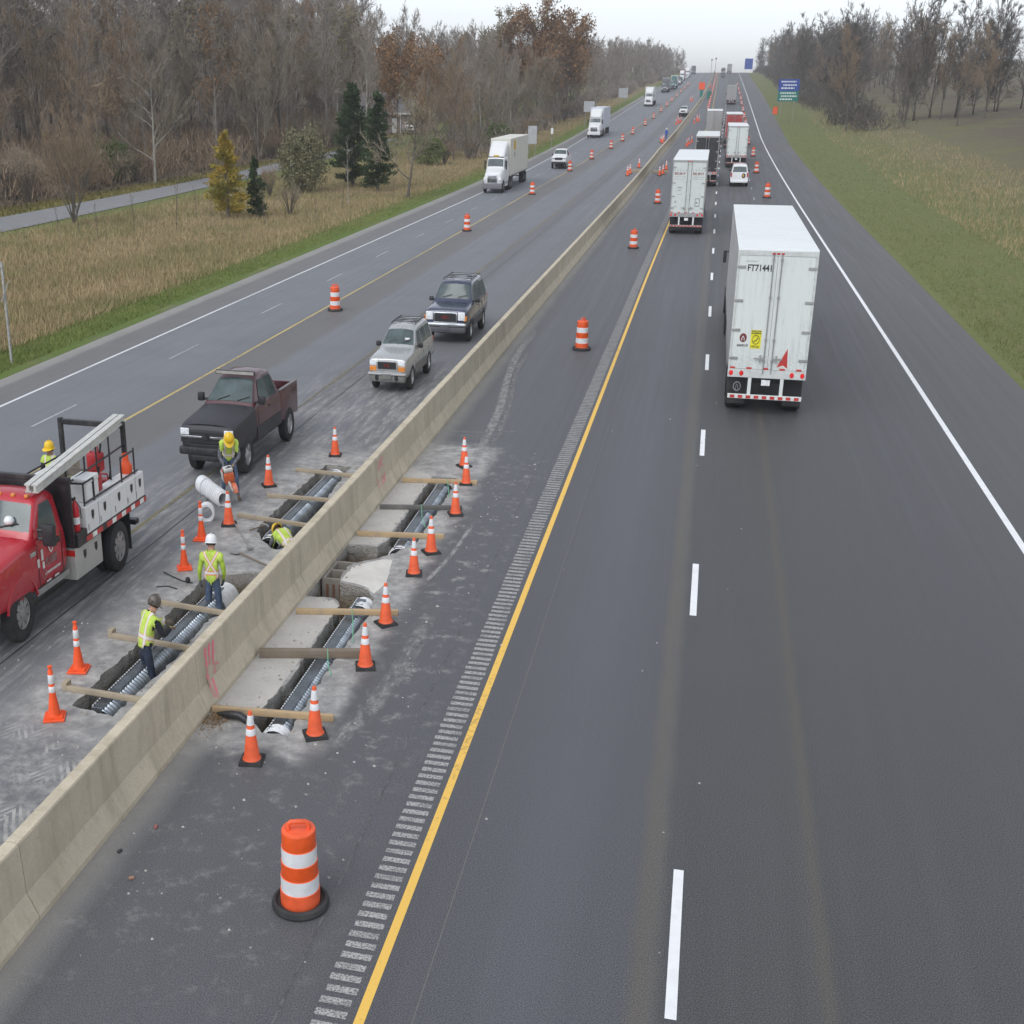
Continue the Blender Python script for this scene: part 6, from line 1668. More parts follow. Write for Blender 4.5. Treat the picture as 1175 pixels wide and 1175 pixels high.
M_YLOGO = mat('yellow_decal', (.66, .42, .03), .5); M_GLOGO = mat('grey_decal', (.35, .36, .37), .5)
def left_semi(name_label, x, y, hw, L, paint, box_m, grp, fairing=True, logo=False, zt=4.05, rz=0.0, long_box=True):
    o = thing('semi_truck', name_label, 'semi truck', (x, y, prof(y + 6)), rz, grp)
    tractor(o, hw, 0.0, paint, fairing, logo=M_YLOGO if logo else None)
    b = MB(); b.box(-hw, hw, 4.75, 4.75 + L, 1.15, zt, b=.03); box = b.build('trailer', box_m, o)
    b = MB()
    for s_ in (-1, 1):
        for k in range(int(L / .6)): b.box(s_ * hw - .006, s_ * hw + .006, 5.0 + k * .6, 5.03 + k * .6, 1.25, zt - .1)
    b.build('panel_rib', box_m, box)
    b = MB(); b.box(-hw - .01, hw + .01, 4.74, 4.76 + L, 1.08, 1.149); b.build('side_rail', M_STEEL, box)
    b = MB(); b.box(-.45, .45, 6.5, 4.6 + L, .85, 1.07); b.build('frame', M_DARK, o)
    truck_wheels(o, [3.2 + L - .8, 3.2 + L + .45], hw, .5)
    for s_ in (-1, 1):
        b = MB(); b.box(s_ * hw * .6 - .06, s_ * hw * .6 + .06, 8.0, 8.15, .35, 1.07); b.build('landing_leg', M_STEEL, o)
    if logo:
        for s_ in (1, -1):
            b = MB(); b.box(s_ * hw - .010 if s_ > 0 else -hw - .010, s_ * hw + .010, 6.9, 8.4, 3.1, 3.85); b.build('yellow_logo', M_YLOGO, box)
            b = MB(); b.box(s_ * hw - .012, s_ * hw + .012, 7.2, 8.1, 2.55, 2.95); b.build('grey_logo', M_GLOGO, box)
    b = MB(); b.box(-hw * .9, hw * .9, 4.6 + L, 4.7 + L, .45, .55); b.build('rear_bumper', M_STEEL, o)
    return o
LGp = 'semi trucks in the left lanes'
M_CONT = mat('container_cream', (.68, .66, .58), .5, var=.05, dirt=.12, scale=.6)
M_BLUEW = mat('trailer_bluewhite', (.60, .63, .70), .5, var=.05, dirt=.1)
left_semi('white semi truck with cream container and yellow logos, leading the left lane', -22.1, 129.3, 1.08, 13.0, M_WHITE, M_CONT, LGp, logo=True)
left_semi('white semi truck with bluish trailer, second in the left lane', -22.0, 239, 1.28, 14.5, M_WHITE, M_BLUEW, LGp, zt=4.0)
left_semi('white semi truck third in the left lane, alone before the queue', -19.6, 377, 1.3, 14.5, M_WHITE, M_TRAIL, LGp)
M_GREYT = mat('dark_grey_paint', (.10, .10, .11), .4); M_REDP = mat('far_red', (.34, .05, .045), .5); M_TEAL = mat('teal_paint', (.05, .14, .13), .4)
left_semi('dark semi truck with pale roof edge heading the distant queue', -20.2, 500, 1.3, 14, M_GREYT, M_STEEL, LGp)
left_semi('white semi truck with teal cab in the distant queue', -18.6, 545, 1.25, 12, M_TEAL, M_WHITE, LGp)
left_semi('semi truck with red trailer in the distant queue', -19.6, 690, 1.3, 14, M_WHITE, M_REDP, LGp)
left_semi('tall white semi truck near the end of the distant queue', -19.0, 775, 1.4, 14, M_WHITE, M_WHITE, LGp)
left_semi('dark semi truck last in the distant queue on the crest', -17.6, 862, 1.3, 14, M_GREYT, M_GREYT, LGp)

def right_semi(lab, x, y, hw, L, face_m, roof_m, side_m, grp, zt=4.1, kind='plain', tractor_m=None, detail=1):
    """trailer seen from behind; rear doors at local y = 0, driving towards +y"""
    o = thing('semi_truck', lab, 'semi truck', (x, y, prof(y)), 0, grp)
    b = MB(); b.box(-hw, hw, .06, L, 1.22, zt - .05); box = b.build('trailer', side_m, o)
    b = MB(); b.box(-hw - .005, hw + .005, .02, L + .01, zt - .0495, zt, b=.01); rf_ = b.build('trailer_roof', roof_m, box)
    if detail > 1:
        q = MB()
        for k in range(int(L / .6)): q.box(-hw + .06, hw - .06, .5 + k * .6, .515 + k * .6, zt + .0005, zt + .006)
        q.build('roof_bow', M_TRAIL, rf_)
        q = MB()
        for s_ in (-1, 1):
            for k in range(int(L / .6)): q.box(s_ * hw - .005, s_ * hw + .005, .4 + k * .6, .43 + k * .6, 1.3, zt - .12)
        q.build('panel_rib', side_m, box)
    b = MB(); b.box(-hw, -hw + .07, -.02, .0595, 1.0, zt - .05); b.box(hw - .07, hw, -.02, .0595, 1.0, zt - .05); b.box(-hw + .0705, hw - .0705, -.02, .0595, zt - .16, zt - .05); b.box(-hw + .0705, hw - .0705, -.03, .0595, 1.0, 1.22, b=.008); fr = b.build('door_frame', M_STEEL if kind != 'plain' else mat('frame_white', (.56, .58, .56), .5, dirt=.2), o)
    for s_ in (-1, 1):
        x0, x1 = sorted((s_ * .008, s_ * (hw - .075))); b = MB(); b.box(x0, x1, -.005, .05, 1.23, zt - .165); d = b.build('rear_door', face_m, o)
        for xx in ((.13, .34 * hw) if detail > 1 else (.14,)):
            q = MB(); q.tube([(s_ * xx, -.045, 1.12), (s_ * xx, -.045, zt - .12)], .019, 8); q.build('lock_rod', M_STEEL, d, smooth=50) if xx < .2 else None
        for z in (zt - .25, zt - 1.2, 2.0, 1.45):
            q = MB(); q.box(min(s_ * .09, s_ * .17), max(s_ * .09, s_ * .17), -.06, -.0055, z - .03, z + .03); q.build('rod_bracket', M_STEEL, d)
        for z in (zt - .45, zt - 1.3, zt - 2.05, 1.5):
            q = MB(); q.box(min(s_ * (hw - .28), s_ * (hw - .01)), max(s_ * (hw - .28), s_ * (hw - .01)), -.038, -.0205, z - .035, z + .035, b=.01); q.build('hinge', M_STEEL, d)
        q = MB(); q.box(min(s_ * .13, s_ * .46), max(s_ * .13, s_ * .46), -.075, -.055, 1.50, 1.53); q.box(min(s_ * .24, s_ * .28), max(s_ * .24, s_ * .28), -.08, -.0055, 1.42, 1.60); q.build('lock_handle', M_STEEL, d)
    b = MB(); b2 = MB()
    for k in range(9):
        x0 = -hw + .06 + k * (2 * hw - .12) / 9; (b if k % 2 == 0 else b2).box(x0, x0 + .17, -.034, -.0305, 1.225, 1.275)
    b.build('red_tape', M_TAPE_R, fr)
    for s_ in (-1, 1):
        for xx in (.82, .58):
            b = MB(); b.lathe([(0, -.048), (.065, -.048), (.07, -.031)], 14, 'y', (s_ * hw * xx / .9, 0, 1.11)); b.build('tail_light', mat('tail_red', (.75, .03, .03), .2) if 'tail_red' not in bpy.data.materials else bpy.data.materials['tail_red'], fr)
    for xx in (-.14, 0, .14):
        b = MB(); b.box(xx - .05, xx + .05, -.034, -.0205, zt - .125, zt - .085); b.build('marker_lamp', M_REDL, fr)
    # underride guard
    b = MB(); b.box(-hw + .06, hw - .06, -.04, .06, .44, .55, b=.01); gd = b.build('bumper_bar', M_STEEL if kind != 'plain' else M_TRAIL, o)
    b = MB()
    for s_ in (-1, 1): b.box(s_ * .52 - .055, s_ * .52 + .055, -.02, .06, .5505, .9995)
    b.build('bumper_post', M_TRAIL, gd)
    b = MB()
    for k in range(9):
        x0 = -hw + .14 + k * (2 * hw - .28) / 8.6; b.box(x0, x0 + .15, -.046, -.0405, .455, .535)
    b.build('red_tape', M_TAPE_R, gd)
    b = MB(); b.box(-.14, .14, .02, .03, .8, .95); b.build('number_plate', M_SWHITE, o)
    b = MB(); b.box(-.5, .5, .3, L - 1, .85, 1.2); b.box(-.55, .55, 1.0, 4.2, .7, .86); b.build('frame', M_DARK, o)
    for s_ in (-1, 1):
        q = MB(); q.box(min(s_ * .62, s_ * (hw - .04)), max(s_ * .62, s_ * (hw - .04)), .55, .57, .2, .98); q.build('mud_flap', M_RUB, o)
    truck_wheels(o, [1.15, 2.4], hw, .5)
    for s_ in (-1, 1):
        q = MB(); q.box(s_ * hw * .94 - .012, s_ * hw * .94 + .012, 5.2, L - 4.5, .42, 1.2); q.build('side_skirt', side_m, o)
        q = MB(); q.box(s_ * hw * .6 - .06, s_ * hw * .6 + .06, L - 3.6, L - 3.45, .3, 1.2); q.build('landing_leg', M_STEEL, o)
    # tractor ahead
    tm = tractor_m or M_WHITE
    st = [(L - 1.9, .7, 1.75, 1.8, hw * .9, hw * .88, hw * .8), (L + .5, .7, 1.85, 3.5, hw * .94, hw * .92, hw * .84), (L + 2.2, .7, 1.85, 3.4, hw * .94, hw * .92, hw * .8), (L + 3.0, .7, 1.85, 2.6, hw * .92, hw * .9, hw * .78), (L + 3.3, .7, 1.8, 1.9, hw * .9, hw * .88, hw * .7), (L + 5.0, .7, 1.45, 1.6, hw * .86, hw * .8, hw * .6)]
    loft_body('tractor_cab', [(max(L + .35, a), *r_) if i == 0 else (a, *r_) for i, (a, *r_) in enumerate(st)], tm, o)
    for s_ in (-1, 1):
        q = MB(); x0, x1 = sorted((s_ * (hw + .06), s_ * (hw + .22))); q.box(x0, x1, L + 2.85, L + 2.95, 2.0, 2.45, b=.03); q.tube([(s_ * hw * .9, L + 2.9, 2.4), (s_ * (hw + .1), L + 2.9, 2.4)], .02, 5); q.build('mirror', M_BLK, o)
        q = MB(); q.lathe([(.3, -.6), (.3, .6)], 14, 'y', (s_ * hw * .7, L + 1.6, .7)); q.build('fuel_tank', M_ALU, o, smooth=40)
    truck_wheels(o, [L - 1.8, L - .6], hw, .5); truck_wheels(o, [L + 4.1], hw, .5, False)
    b = MB(); b.box(-.4, .4, L - 2.4, L + 4.6, .55, .85); b.build('tractor_frame', M_DARK, o)
    return o
RGp = 'semi trucks in the right lanes'
def streaky(name, c, d):
    t = NT(name); co = t.coord(); a = t.noise(t.mapping(co, (6, 6, .35)), 1.5, 6, .7); n = t.noise(co, 1.1, 5, .65); x, y, z = t.sep(co)
    f = t.math('MULTIPLY', t.rng(a, .46, .72, 0, .6), t.rng(n, .35, .65)); c2 = t.mix(f, c, d); k = t.noise(co, 14, 4, .7)
    c2 = t.mix(t.math('MULTIPLY', t.rng(z, 2.9, 1.5, 0, .55), t.rng(k, .4, .65)), c2, d)
    t.out(c2, t.rng(n, .3, .7, .35, .6), 0, .4); return t.mat
M_TRS = streaky('trailer_door_white', (.66, .69, .665), (.40, .41, .38))
t1 = right_semi('white semi trailer numbered FT71441 with yellow caution sign, at the right edge', 2.29, 42.0, 1.26, 16.2, M_TRS, M_ROOF, M_ALU, RGp, zt=4.28, kind='plain', detail=2)
door = [c for c in t1.children if c.name.startswith('rear_door')]
M_TXT = mat('black_lettering', (.035, .035, .04), .5)
FD = lambda x, z: plane_M((x, -.0075, z), (1, 0, 0), (0, 0, 1))
text_part('FT71441', .225, M_TXT, door[0], FD(-.53, 3.80), bold=.006)
scribble(M_GLOGO, door[0], 'y', -.0085, -.0055, -.98, -.62, 3.95, 3.99, 9, 1)
b = MB(); b.box(-.62, -.28, -.0095, -.0055, 1.76, 2.24); sg = b.build('caution_sign', mat('caution_yellow', (.72, .66, .02), .45), door[0])
b = MB(); b.box(-.61, -.29, -.0125, -.010, 2.14, 2.225); b.build('sign_header', M_TXT, sg)
text_part('CAUTION', .07, bpy.data.materials['caution_yellow'], sg, plane_M((-.45, -.0135, 2.18), (1, 0, 0), (0, 0, 1)), bold=.003)
b = MB(); b.lathe([(.105, -.0115), (.122, -.0115), (.122, -.0100), (.105, -.0100), (.105, -.0115)], 24, 'y', (-.45, 0, 1.99)); b.tube([(-.52, -.0125, 1.93), (-.47, -.0125, 1.97), (-.45, -.0125, 1.96), (-.38, -.0125, 2.04)], .012, 5); b.build('sign_pictogram', M_TXT, sg)
scribble(M_TXT, sg, 'y', -.0125, -.0100, -.60, -.30, 1.785, 1.84, 8, 2)
b = MB(); b.lathe([(0, -.0100), (.115, -.0100), (.115, -.0055)], 26, 'y', (-.86, 0, 2.03)); rd = b.build('round_emblem', mat('emblem_maroon', (.16, .03, .03), .5), door[0])
b = MB(); b.tube([(-.90, -.0125, 1.96), (-.90, -.0125, 2.02), (-.87, -.0125, 2.07), (-.83, -.0125, 2.03), (-.82, -.0125, 1.96)], .014, 5); b.build('emblem_mark', M_SWHITE, rd)
scribble(M_TXT, door[0], 'y', -.0085, -.0055, -1.04, -.68, 1.80, 1.86, 9, 3)
b = MB(); b.prism([(.30, 1.30), (.50, 1.36), (.64, 1.28), (.60, 1.80)], -.0105, -.0055, 'y'); b.build('red_logo', M_TAPE_R, door[1])
b = MB(); b.lathe([(.10, .53), (.13, .53), (.13, .545), (.10, .545), (.10, .53)], 20, 'y', (-.9, 0, .66)); b.tube([(-.94, .535, .58), (-.92, .535, .72), (-.88, .535, .70), (-.86, .535, .58)], .012, 5); b.build('flap_emblem', M_GLOGO, t1)
M_TRB = mat('trailer_greywhite', (.60, .63, .60), .5, var=.04, dirt=.2)
t2 = right_semi('pale grey semi trailer with two doors and small dark markings, in the middle lane', -1.66, 96.2, 1.24, 15.5, M_TRB, M_ROOF, M_ALU, RGp, zt=4.2, kind='steel')
d2 = [c for c in t2.children if c.name.startswith('rear_door')]
M_DRED = mat('dark_red_letter', (.2, .03, .03), .5)
for d, x in zip(d2, (-.66, .66)):
    scribble(M_DRED, d, 'y', -.0085, -.0055, x - .40, x + .40, 3.34, 3.48, 7, 4)
    b = MB()
    for a in (-.5, -.25, 0, .25, .5): b.add([(x + a * .7 - .02, -.008, 3.55), (x + a * .7 + .05, -.008, 3.55), (x + a * 1.1 + .02, -.008, 3.72)], [(0, 1, 2)])
    b.box(x - .42, x + .42, -.009, -.0055, 3.22, 3.245); b.box(x - .42, x + .42, -.009, -.0055, 3.1, 3.12); b.build('door_marking', M_GLOGO, d)
b = MB(); b.box(-.78, -.45, -.009, -.0055, 2.6, 2.68); b.box(-.75, -.5, -.009, -.0055, 2.46, 2.52); b.box(-.8, -.45, -.009, -.0055, 2.24, 2.27); b.box(-.95, -.8, -.009, -.0055, 1.78, 1.9); b.box(-1.0, -.75, -.009, -.0055, 1.55, 1.6); b.build('door_marking', M_GLOGO, d2[0])
b = MB()
for (x0, x1, z0, z1) in ((.55, .58, 1.6, 2.05), (.85, .88, 1.6, 2.05), (.5805, .8495, 1.6, 1.63), (.5805, .8495, 2.02, 2.05), (.61, .72, 1.78, 1.84)): b.box(x0, x1, -.009, -.0055, z0, z1)
b.build('door_marking', M_TXT, d2[1])
right_semi('black semi trailer beyond the pale grey one in the middle lane', -.80, 143, 1.25, 15, M_BLK, M_TRAIL, M_BLK, RGp, zt=4.15, kind='steel', tractor_m=M_BLK)
right_semi('grey semi trailer, farthest of the three in the middle lane', -.45, 227, 1.3, 15, M_STEEL, M_ROOF, M_STEEL, RGp, zt=4.2, kind='steel')
right_semi('white semi trailer ahead of the white van', 2.85, 173.5, 1.3, 15, M_TRAIL, M_ROOF, M_ALU, RGp, zt=4.1, kind='steel')
right_semi('semi trailer with red rear doors, hidden behind the white one ahead of the van', 2.75, 214, 1.32, 15, M_REDP, M_ROOF, M_REDP, RGp, zt=4.2, kind='steel', tractor_m=M_REDP)
right_semi('dark grey semi trailer with pale roof edge alone on the distant rise', 3.6, 393, 1.3, 15, M_STEEL, M_ROOF, M_STEEL, RGp, zt=4.2, kind='steel')
right_semi('tiny semi trailer on the crest of the right carriageway', 5.4, 905, 1.5, 14, M_STEEL, M_ROOF, M_STEEL, RGp, zt=4.6, kind='steel')

def small_car(lab, x, y, paint, rz=0.0, kind='car', cat='car', name='parked_car', grp=None, sc=1.0):
    o = thing(name, lab, cat, (x, y, prof(y)), rz, grp)
    if kind == 'car': st = [(-1.0, .35, .66, .70, .70, .72, .6), (-.85, .25, .76, .82, .82, .82, .7), (.4, .25, .9, .98, .86, .85, .75), (1.1, .25, .92, 1.38, .87, .86, .62), (2.1, .25, .93, 1.42, .87, .86, .62), (3.0, .25, .95, 1.08, .86, .85, .7), (3.5, .32, .9, .96, .8, .8, .7)]; zs, zr, hs_, hr = .92, 1.40, .86, .62; yw = (.55, 1.08); r_ = .31; wb = 2.6; e = 3.5
    elif kind == 'van': st = [(-.95, .35, .75, .80, .78, .8, .66), (-.8, .28, .9, .96, .9, .9, .76), (.1, .28, 1.04, 1.14, .95, .94, .82), (.9, .28, 1.06, 1.68, .96, .95, .74), (1.4, .28, 1.06, 1.76, .96, .95, .74), (3.6, .28, 1.08, 1.76, .96, .95, .75), (3.95, .3, 1.08, 1.66, .95, .94, .74), (4.12, .36, 1.04, 1.12, .92, .92, .82)]; zs, zr, hs_, hr = 1.06, 1.74, .95, .74; yw = (.25, .88); r_ = .33; wb = 2.95; e = 4.12
    else: st = [(-1.0, .5, 1.02, 1.08, .86, .88, .76), (-.85, .45, 1.12, 1.17, .96, .95, .82), (.6, .45, 1.22, 1.3, .99, .97, .86), (1.2, .45, 1.25, 1.8, .99, .97, .72), (1.6, .45, 1.25, 1.86, .99, .97, .72), (2.7, .45, 1.25, 1.86, .99, .97, .72), (2.95, .45, 1.25, 1.3, .98, .96, .84), (4.6, .5, 1.2, 1.25, .97, .95, .86)]; zs, zr, hs_, hr = 1.25, 1.86, .97, .72; yw = (.68, 1.17); r_ = .4; wb = 3.5; e = 4.6
    loft_body('body', st, paint, o, arches=[(0, r_, r_ + .07), (wb, r_, r_ + .07)])
    k_ = 2; screen(o, st[k_], st[k_ + 1], .12, .93)
    y1 = {'car': 2.2, 'van': 3.65, 'pickup': 2.65}[kind]
    side_glass(o, [(yw[1] - .1, .08), (y1, .08), (y1 - .1, .92), (yw[1] + .2, .92)], zs, zr, hs_, hr)
    ra, rb_ = {'van': (7, 6), 'car': (5, 4), 'pickup': (6, 5)}[kind]; screen(o, st[ra], st[rb_], .08, .9, 'rear_window', .93)
    for s_ in (-1, 1):
        x0, x1 = sorted((s_ * hs_ * .55, s_ * hs_ * .92)); b = MB(); b.box(x0, x1, -1.0, -.8, zs - .30, zs - .16, b=.03); b.build('headlight', M_HEAD, o)
        x0, x1 = sorted((s_ * hs_ * .82, s_ * hs_ * .97)); b = MB(); b.box(x0, x1, e - .08, e + .02, zs - .3, zs + .05, b=.02); b.build('tail_light', M_REDL, o)
    b = MB(); b.box(-hs_ * .52, hs_ * .52, -1.03, -.85, zs - .38, zs - .14, b=.03); b.build('grille', M_DARK if kind != 'pickup' else M_BLK, o)
    b = MB(); b.box(-hs_ * .96, hs_ * .96, -1.08, -.75, .3 if kind != 'pickup' else .48, .52 if kind != 'pickup' else .72, b=.06); b.build('bumper', paint if kind != 'pickup' else M_BLK, o, smooth=35)
    b = MB(); b.box(-hs_ * .96, hs_ * .96, e - .1, e + .1, .3, .5, b=.05); b.build('rear_bumper', paint if kind != 'van' else M_WHITE, o, smooth=35)
    mirror(o, hs_, yw[1] - .2, zs + .02, .18, .14)
    for y_ in (0, wb):
        for s_ in (-1, 1): wheel(o, s_ * (hs_ - .09), y_, r_, .21, s_, M_ALU, 5, .62)
    b = MB(); b.box(-.5, .5, -.5, e - .4, .18, .34); b.build('chassis', M_DARK, o)
    o.scale = (sc, sc, sc)
    return o
small_car('white pickup with black bumper following the leading white semi truck', -19.75, 167.6, M_WHITE, 0, 'pickup', 'pickup truck', 'pickup_truck')
van = small_car('white van with a round black and yellow sticker on its tailgate', 2.88, 148.2, M_WHITE, math.pi, 'van', 'van', 'minivan')
b = MB(); b.lathe([(0, 4.150), (.2, 4.150), (.2, 4.11)], 20, 'y', (-.45, 0, .88)); q = b.build('round_sticker', M_TXT, van); b = MB(); b.prism([(-.52, .78), (-.36, .80), (-.33, .95), (-.46, 1.0)], 4.151, 4.157, 'y'); b.build('yellow_figure', M_YLOGO, q)
b = MB(); b.box(-.22, .22, 4.121, 4.135, .62, .74); b.build('number_plate', M_SWHITE, van)
small_car('white and black pickup parked against the left of the barrier among orange cones', -8.15, 321, M_WHITE, R(-4), 'pickup', 'pickup truck', 'pickup_truck')
small_car('white car parked before the brick house', -58.3, 243.5, M_WHITE, R(25), 'car', 'car', 'parked_car').location.z = gz(-58.3, 243.5) + .5
QG = 'cars in the distant queue'
for x, y, c, lab, k in ((-18.3, 531, M_BLK, 'black car in the distant queue beside the teal cab', 'car'), (-18.6, 600, M_WHITE, 'white pickup in the middle of the distant queue', 'pickup'), (-18.5, 632, M_GREYT, 'dark van in the middle of the distant queue', 'van'), (-19.8, 655, M_BLK, 'black pickup in the distant queue', 'pickup'), (-18.6, 728, M_WHITE, 'white van toward the end of the distant queue', 'van'), (-19.4, 820, M_GREYT, 'grey pickup close to the crest in the distant queue', 'pickup')):
    small_car(lab, x, y, c, 0, k, {'car': 'car', 'van': 'van', 'pickup': 'pickup truck'}[k], {'car': 'queued_car', 'van': 'minivan', 'pickup': 'pickup_truck'}[k], QG, 1.15)
small_car('dark car driving up the far right carriageway, nearer of two', 1.2, 762, M_GREYT, math.pi, 'car', 'car', 'distant_car', 'cars on the far rise', 1.25)
small_car('dark van driving up the far right carriageway, farther of two', 1.4, 905, M_GREYT, math.pi, 'van', 'van', 'minivan', 'cars on the far rise', 1.5)
# ---------------------------------------------------------------- people
M_SKIN = mat('skin', (.42, .24, .17), .6, var=.1); M_GLOVE = mat('work_glove', (.20, .15, .10), .8, var=.25)
M_JEAN = mat('blue_jeans', (.075, .115, .19), .9, var=.3, scale=9, dirt=.3, dirtc=(.2, .2, .2)); M_DENIM = mat('dark_denim', (.022, .032, .06), .9, var=.3, scale=9, dirt=.25, dirtc=(.12, .12, .12))
M_NAVY = mat('navy_shirt', (.016, .018, .028), .9, var=.3, scale=9); M_GREY = mat('grey_hoodie', (.13, .13, .15), .9, var=.25, scale=9); M_BOOT = mat('tan_boot', (.16, .10, .06), .8, dirt=.3)
M_HATY = mat('yellow_hard_hat', (.78, .50, .02), .3, var=.05); M_HATW = mat('white_hard_hat', (.76, .77, .78), .3, var=.04); M_HATD = mat('dark_hard_hat', (.10, .085, .07), .35, var=.6, scale=22); M_HAIR = mat('brown_hair', (.05, .035, .025), .9)
def vest_mat(name, style):
    t = NT(name); uv = t.coord('UV'); u, v, _ = t.sep(uv); n = t.noise(t.coord(), 9, 4, .6)
    c = t.mix(t.rng(n, .3, .7), (.40, .56, .075), (.54, .70, .13))
    au = t.math('ABSOLUTE', u)
    def band(x, a, b): return t.math('MULTIPLY', t.math('GREATER_THAN', x, a), t.math('LESS_THAN', x, b))
    if style == 'cross':
        dgl = t.math('ABSOLUTE', t.math('SUBTRACT', au, t.math('MULTIPLY', t.math('ABSOLUTE', t.math('SUBTRACT', v, .60)), .42)))
        up_ = t.math('GREATER_THAN', v, .30)
        o_ = t.math('MAXIMUM', t.math('MULTIPLY', up_, t.math('LESS_THAN', dgl, .034)), t.math('MAXIMUM', band(v, .25, .39), t.math('MULTIPLY', band(au, .105, .155), t.math('LESS_THAN', v, .3))))
        s_ = t.math('MAXIMUM', t.math('MULTIPLY', up_, t.math('LESS_THAN', dgl, .017)), t.math('MAXIMUM', band(v, .285, .355), t.math('MULTIPLY', band(au, .118, .142), t.math('LESS_THAN', v, .3))))
    else:
        o_ = t.math('MAXIMUM', band(au, .075, .135), band(v, .24, .38)); s_ = t.math('MAXIMUM', band(au, .088, .122), band(v, .275, .345))
    c = t.mix(o_, c, (.72, .22, .11) if style == 'cross' else (.66, .42, .24)); c = t.mix(s_, c, (.66, .67, .66))
    t.out(c, .75); return t.mat
M_VESTX = vest_mat('vest_cross', 'cross'); M_VEST = vest_mat('vest_bands', 'bands')

def skin_mesh(J, E, Rr, root, sub=2):
    me = bpy.data.meshes.new('tmp_skin'); names = list(J); idx = {n: i for i, n in enumerate(names)}
    me.from_pydata([tuple(J[n]) for n in names], [(idx[a], idx[b]) for a, b in E], [])
    o = bpy.data.objects.new('tmp_skin', me); col.objects.link(o)
    sk = o.modifiers.new('s', 'SKIN'); sk.branch_smoothing = .6; sk.use_smooth_shade = True
    if not me.skin_vertices: me.attributes.new('skin', 'FLOAT2', 'POINT')
    d = me.skin_vertices[0].data
    for n in names:
        r = Rr.get(n, .03); d[idx[n]].radius = r if isinstance(r, tuple) else (r, r); d[idx[n]].use_root = (n == root)
    ss = o.modifiers.new('u', 'SUBSURF'); ss.levels = sub; ss.render_levels = sub
    dg = bpy.context.evaluated_depsgraph_get(); out = bpy.data.meshes.new_from_object(o.evaluated_get(dg))
    bpy.data.objects.remove(o); bpy.data.meshes.remove(me); return out

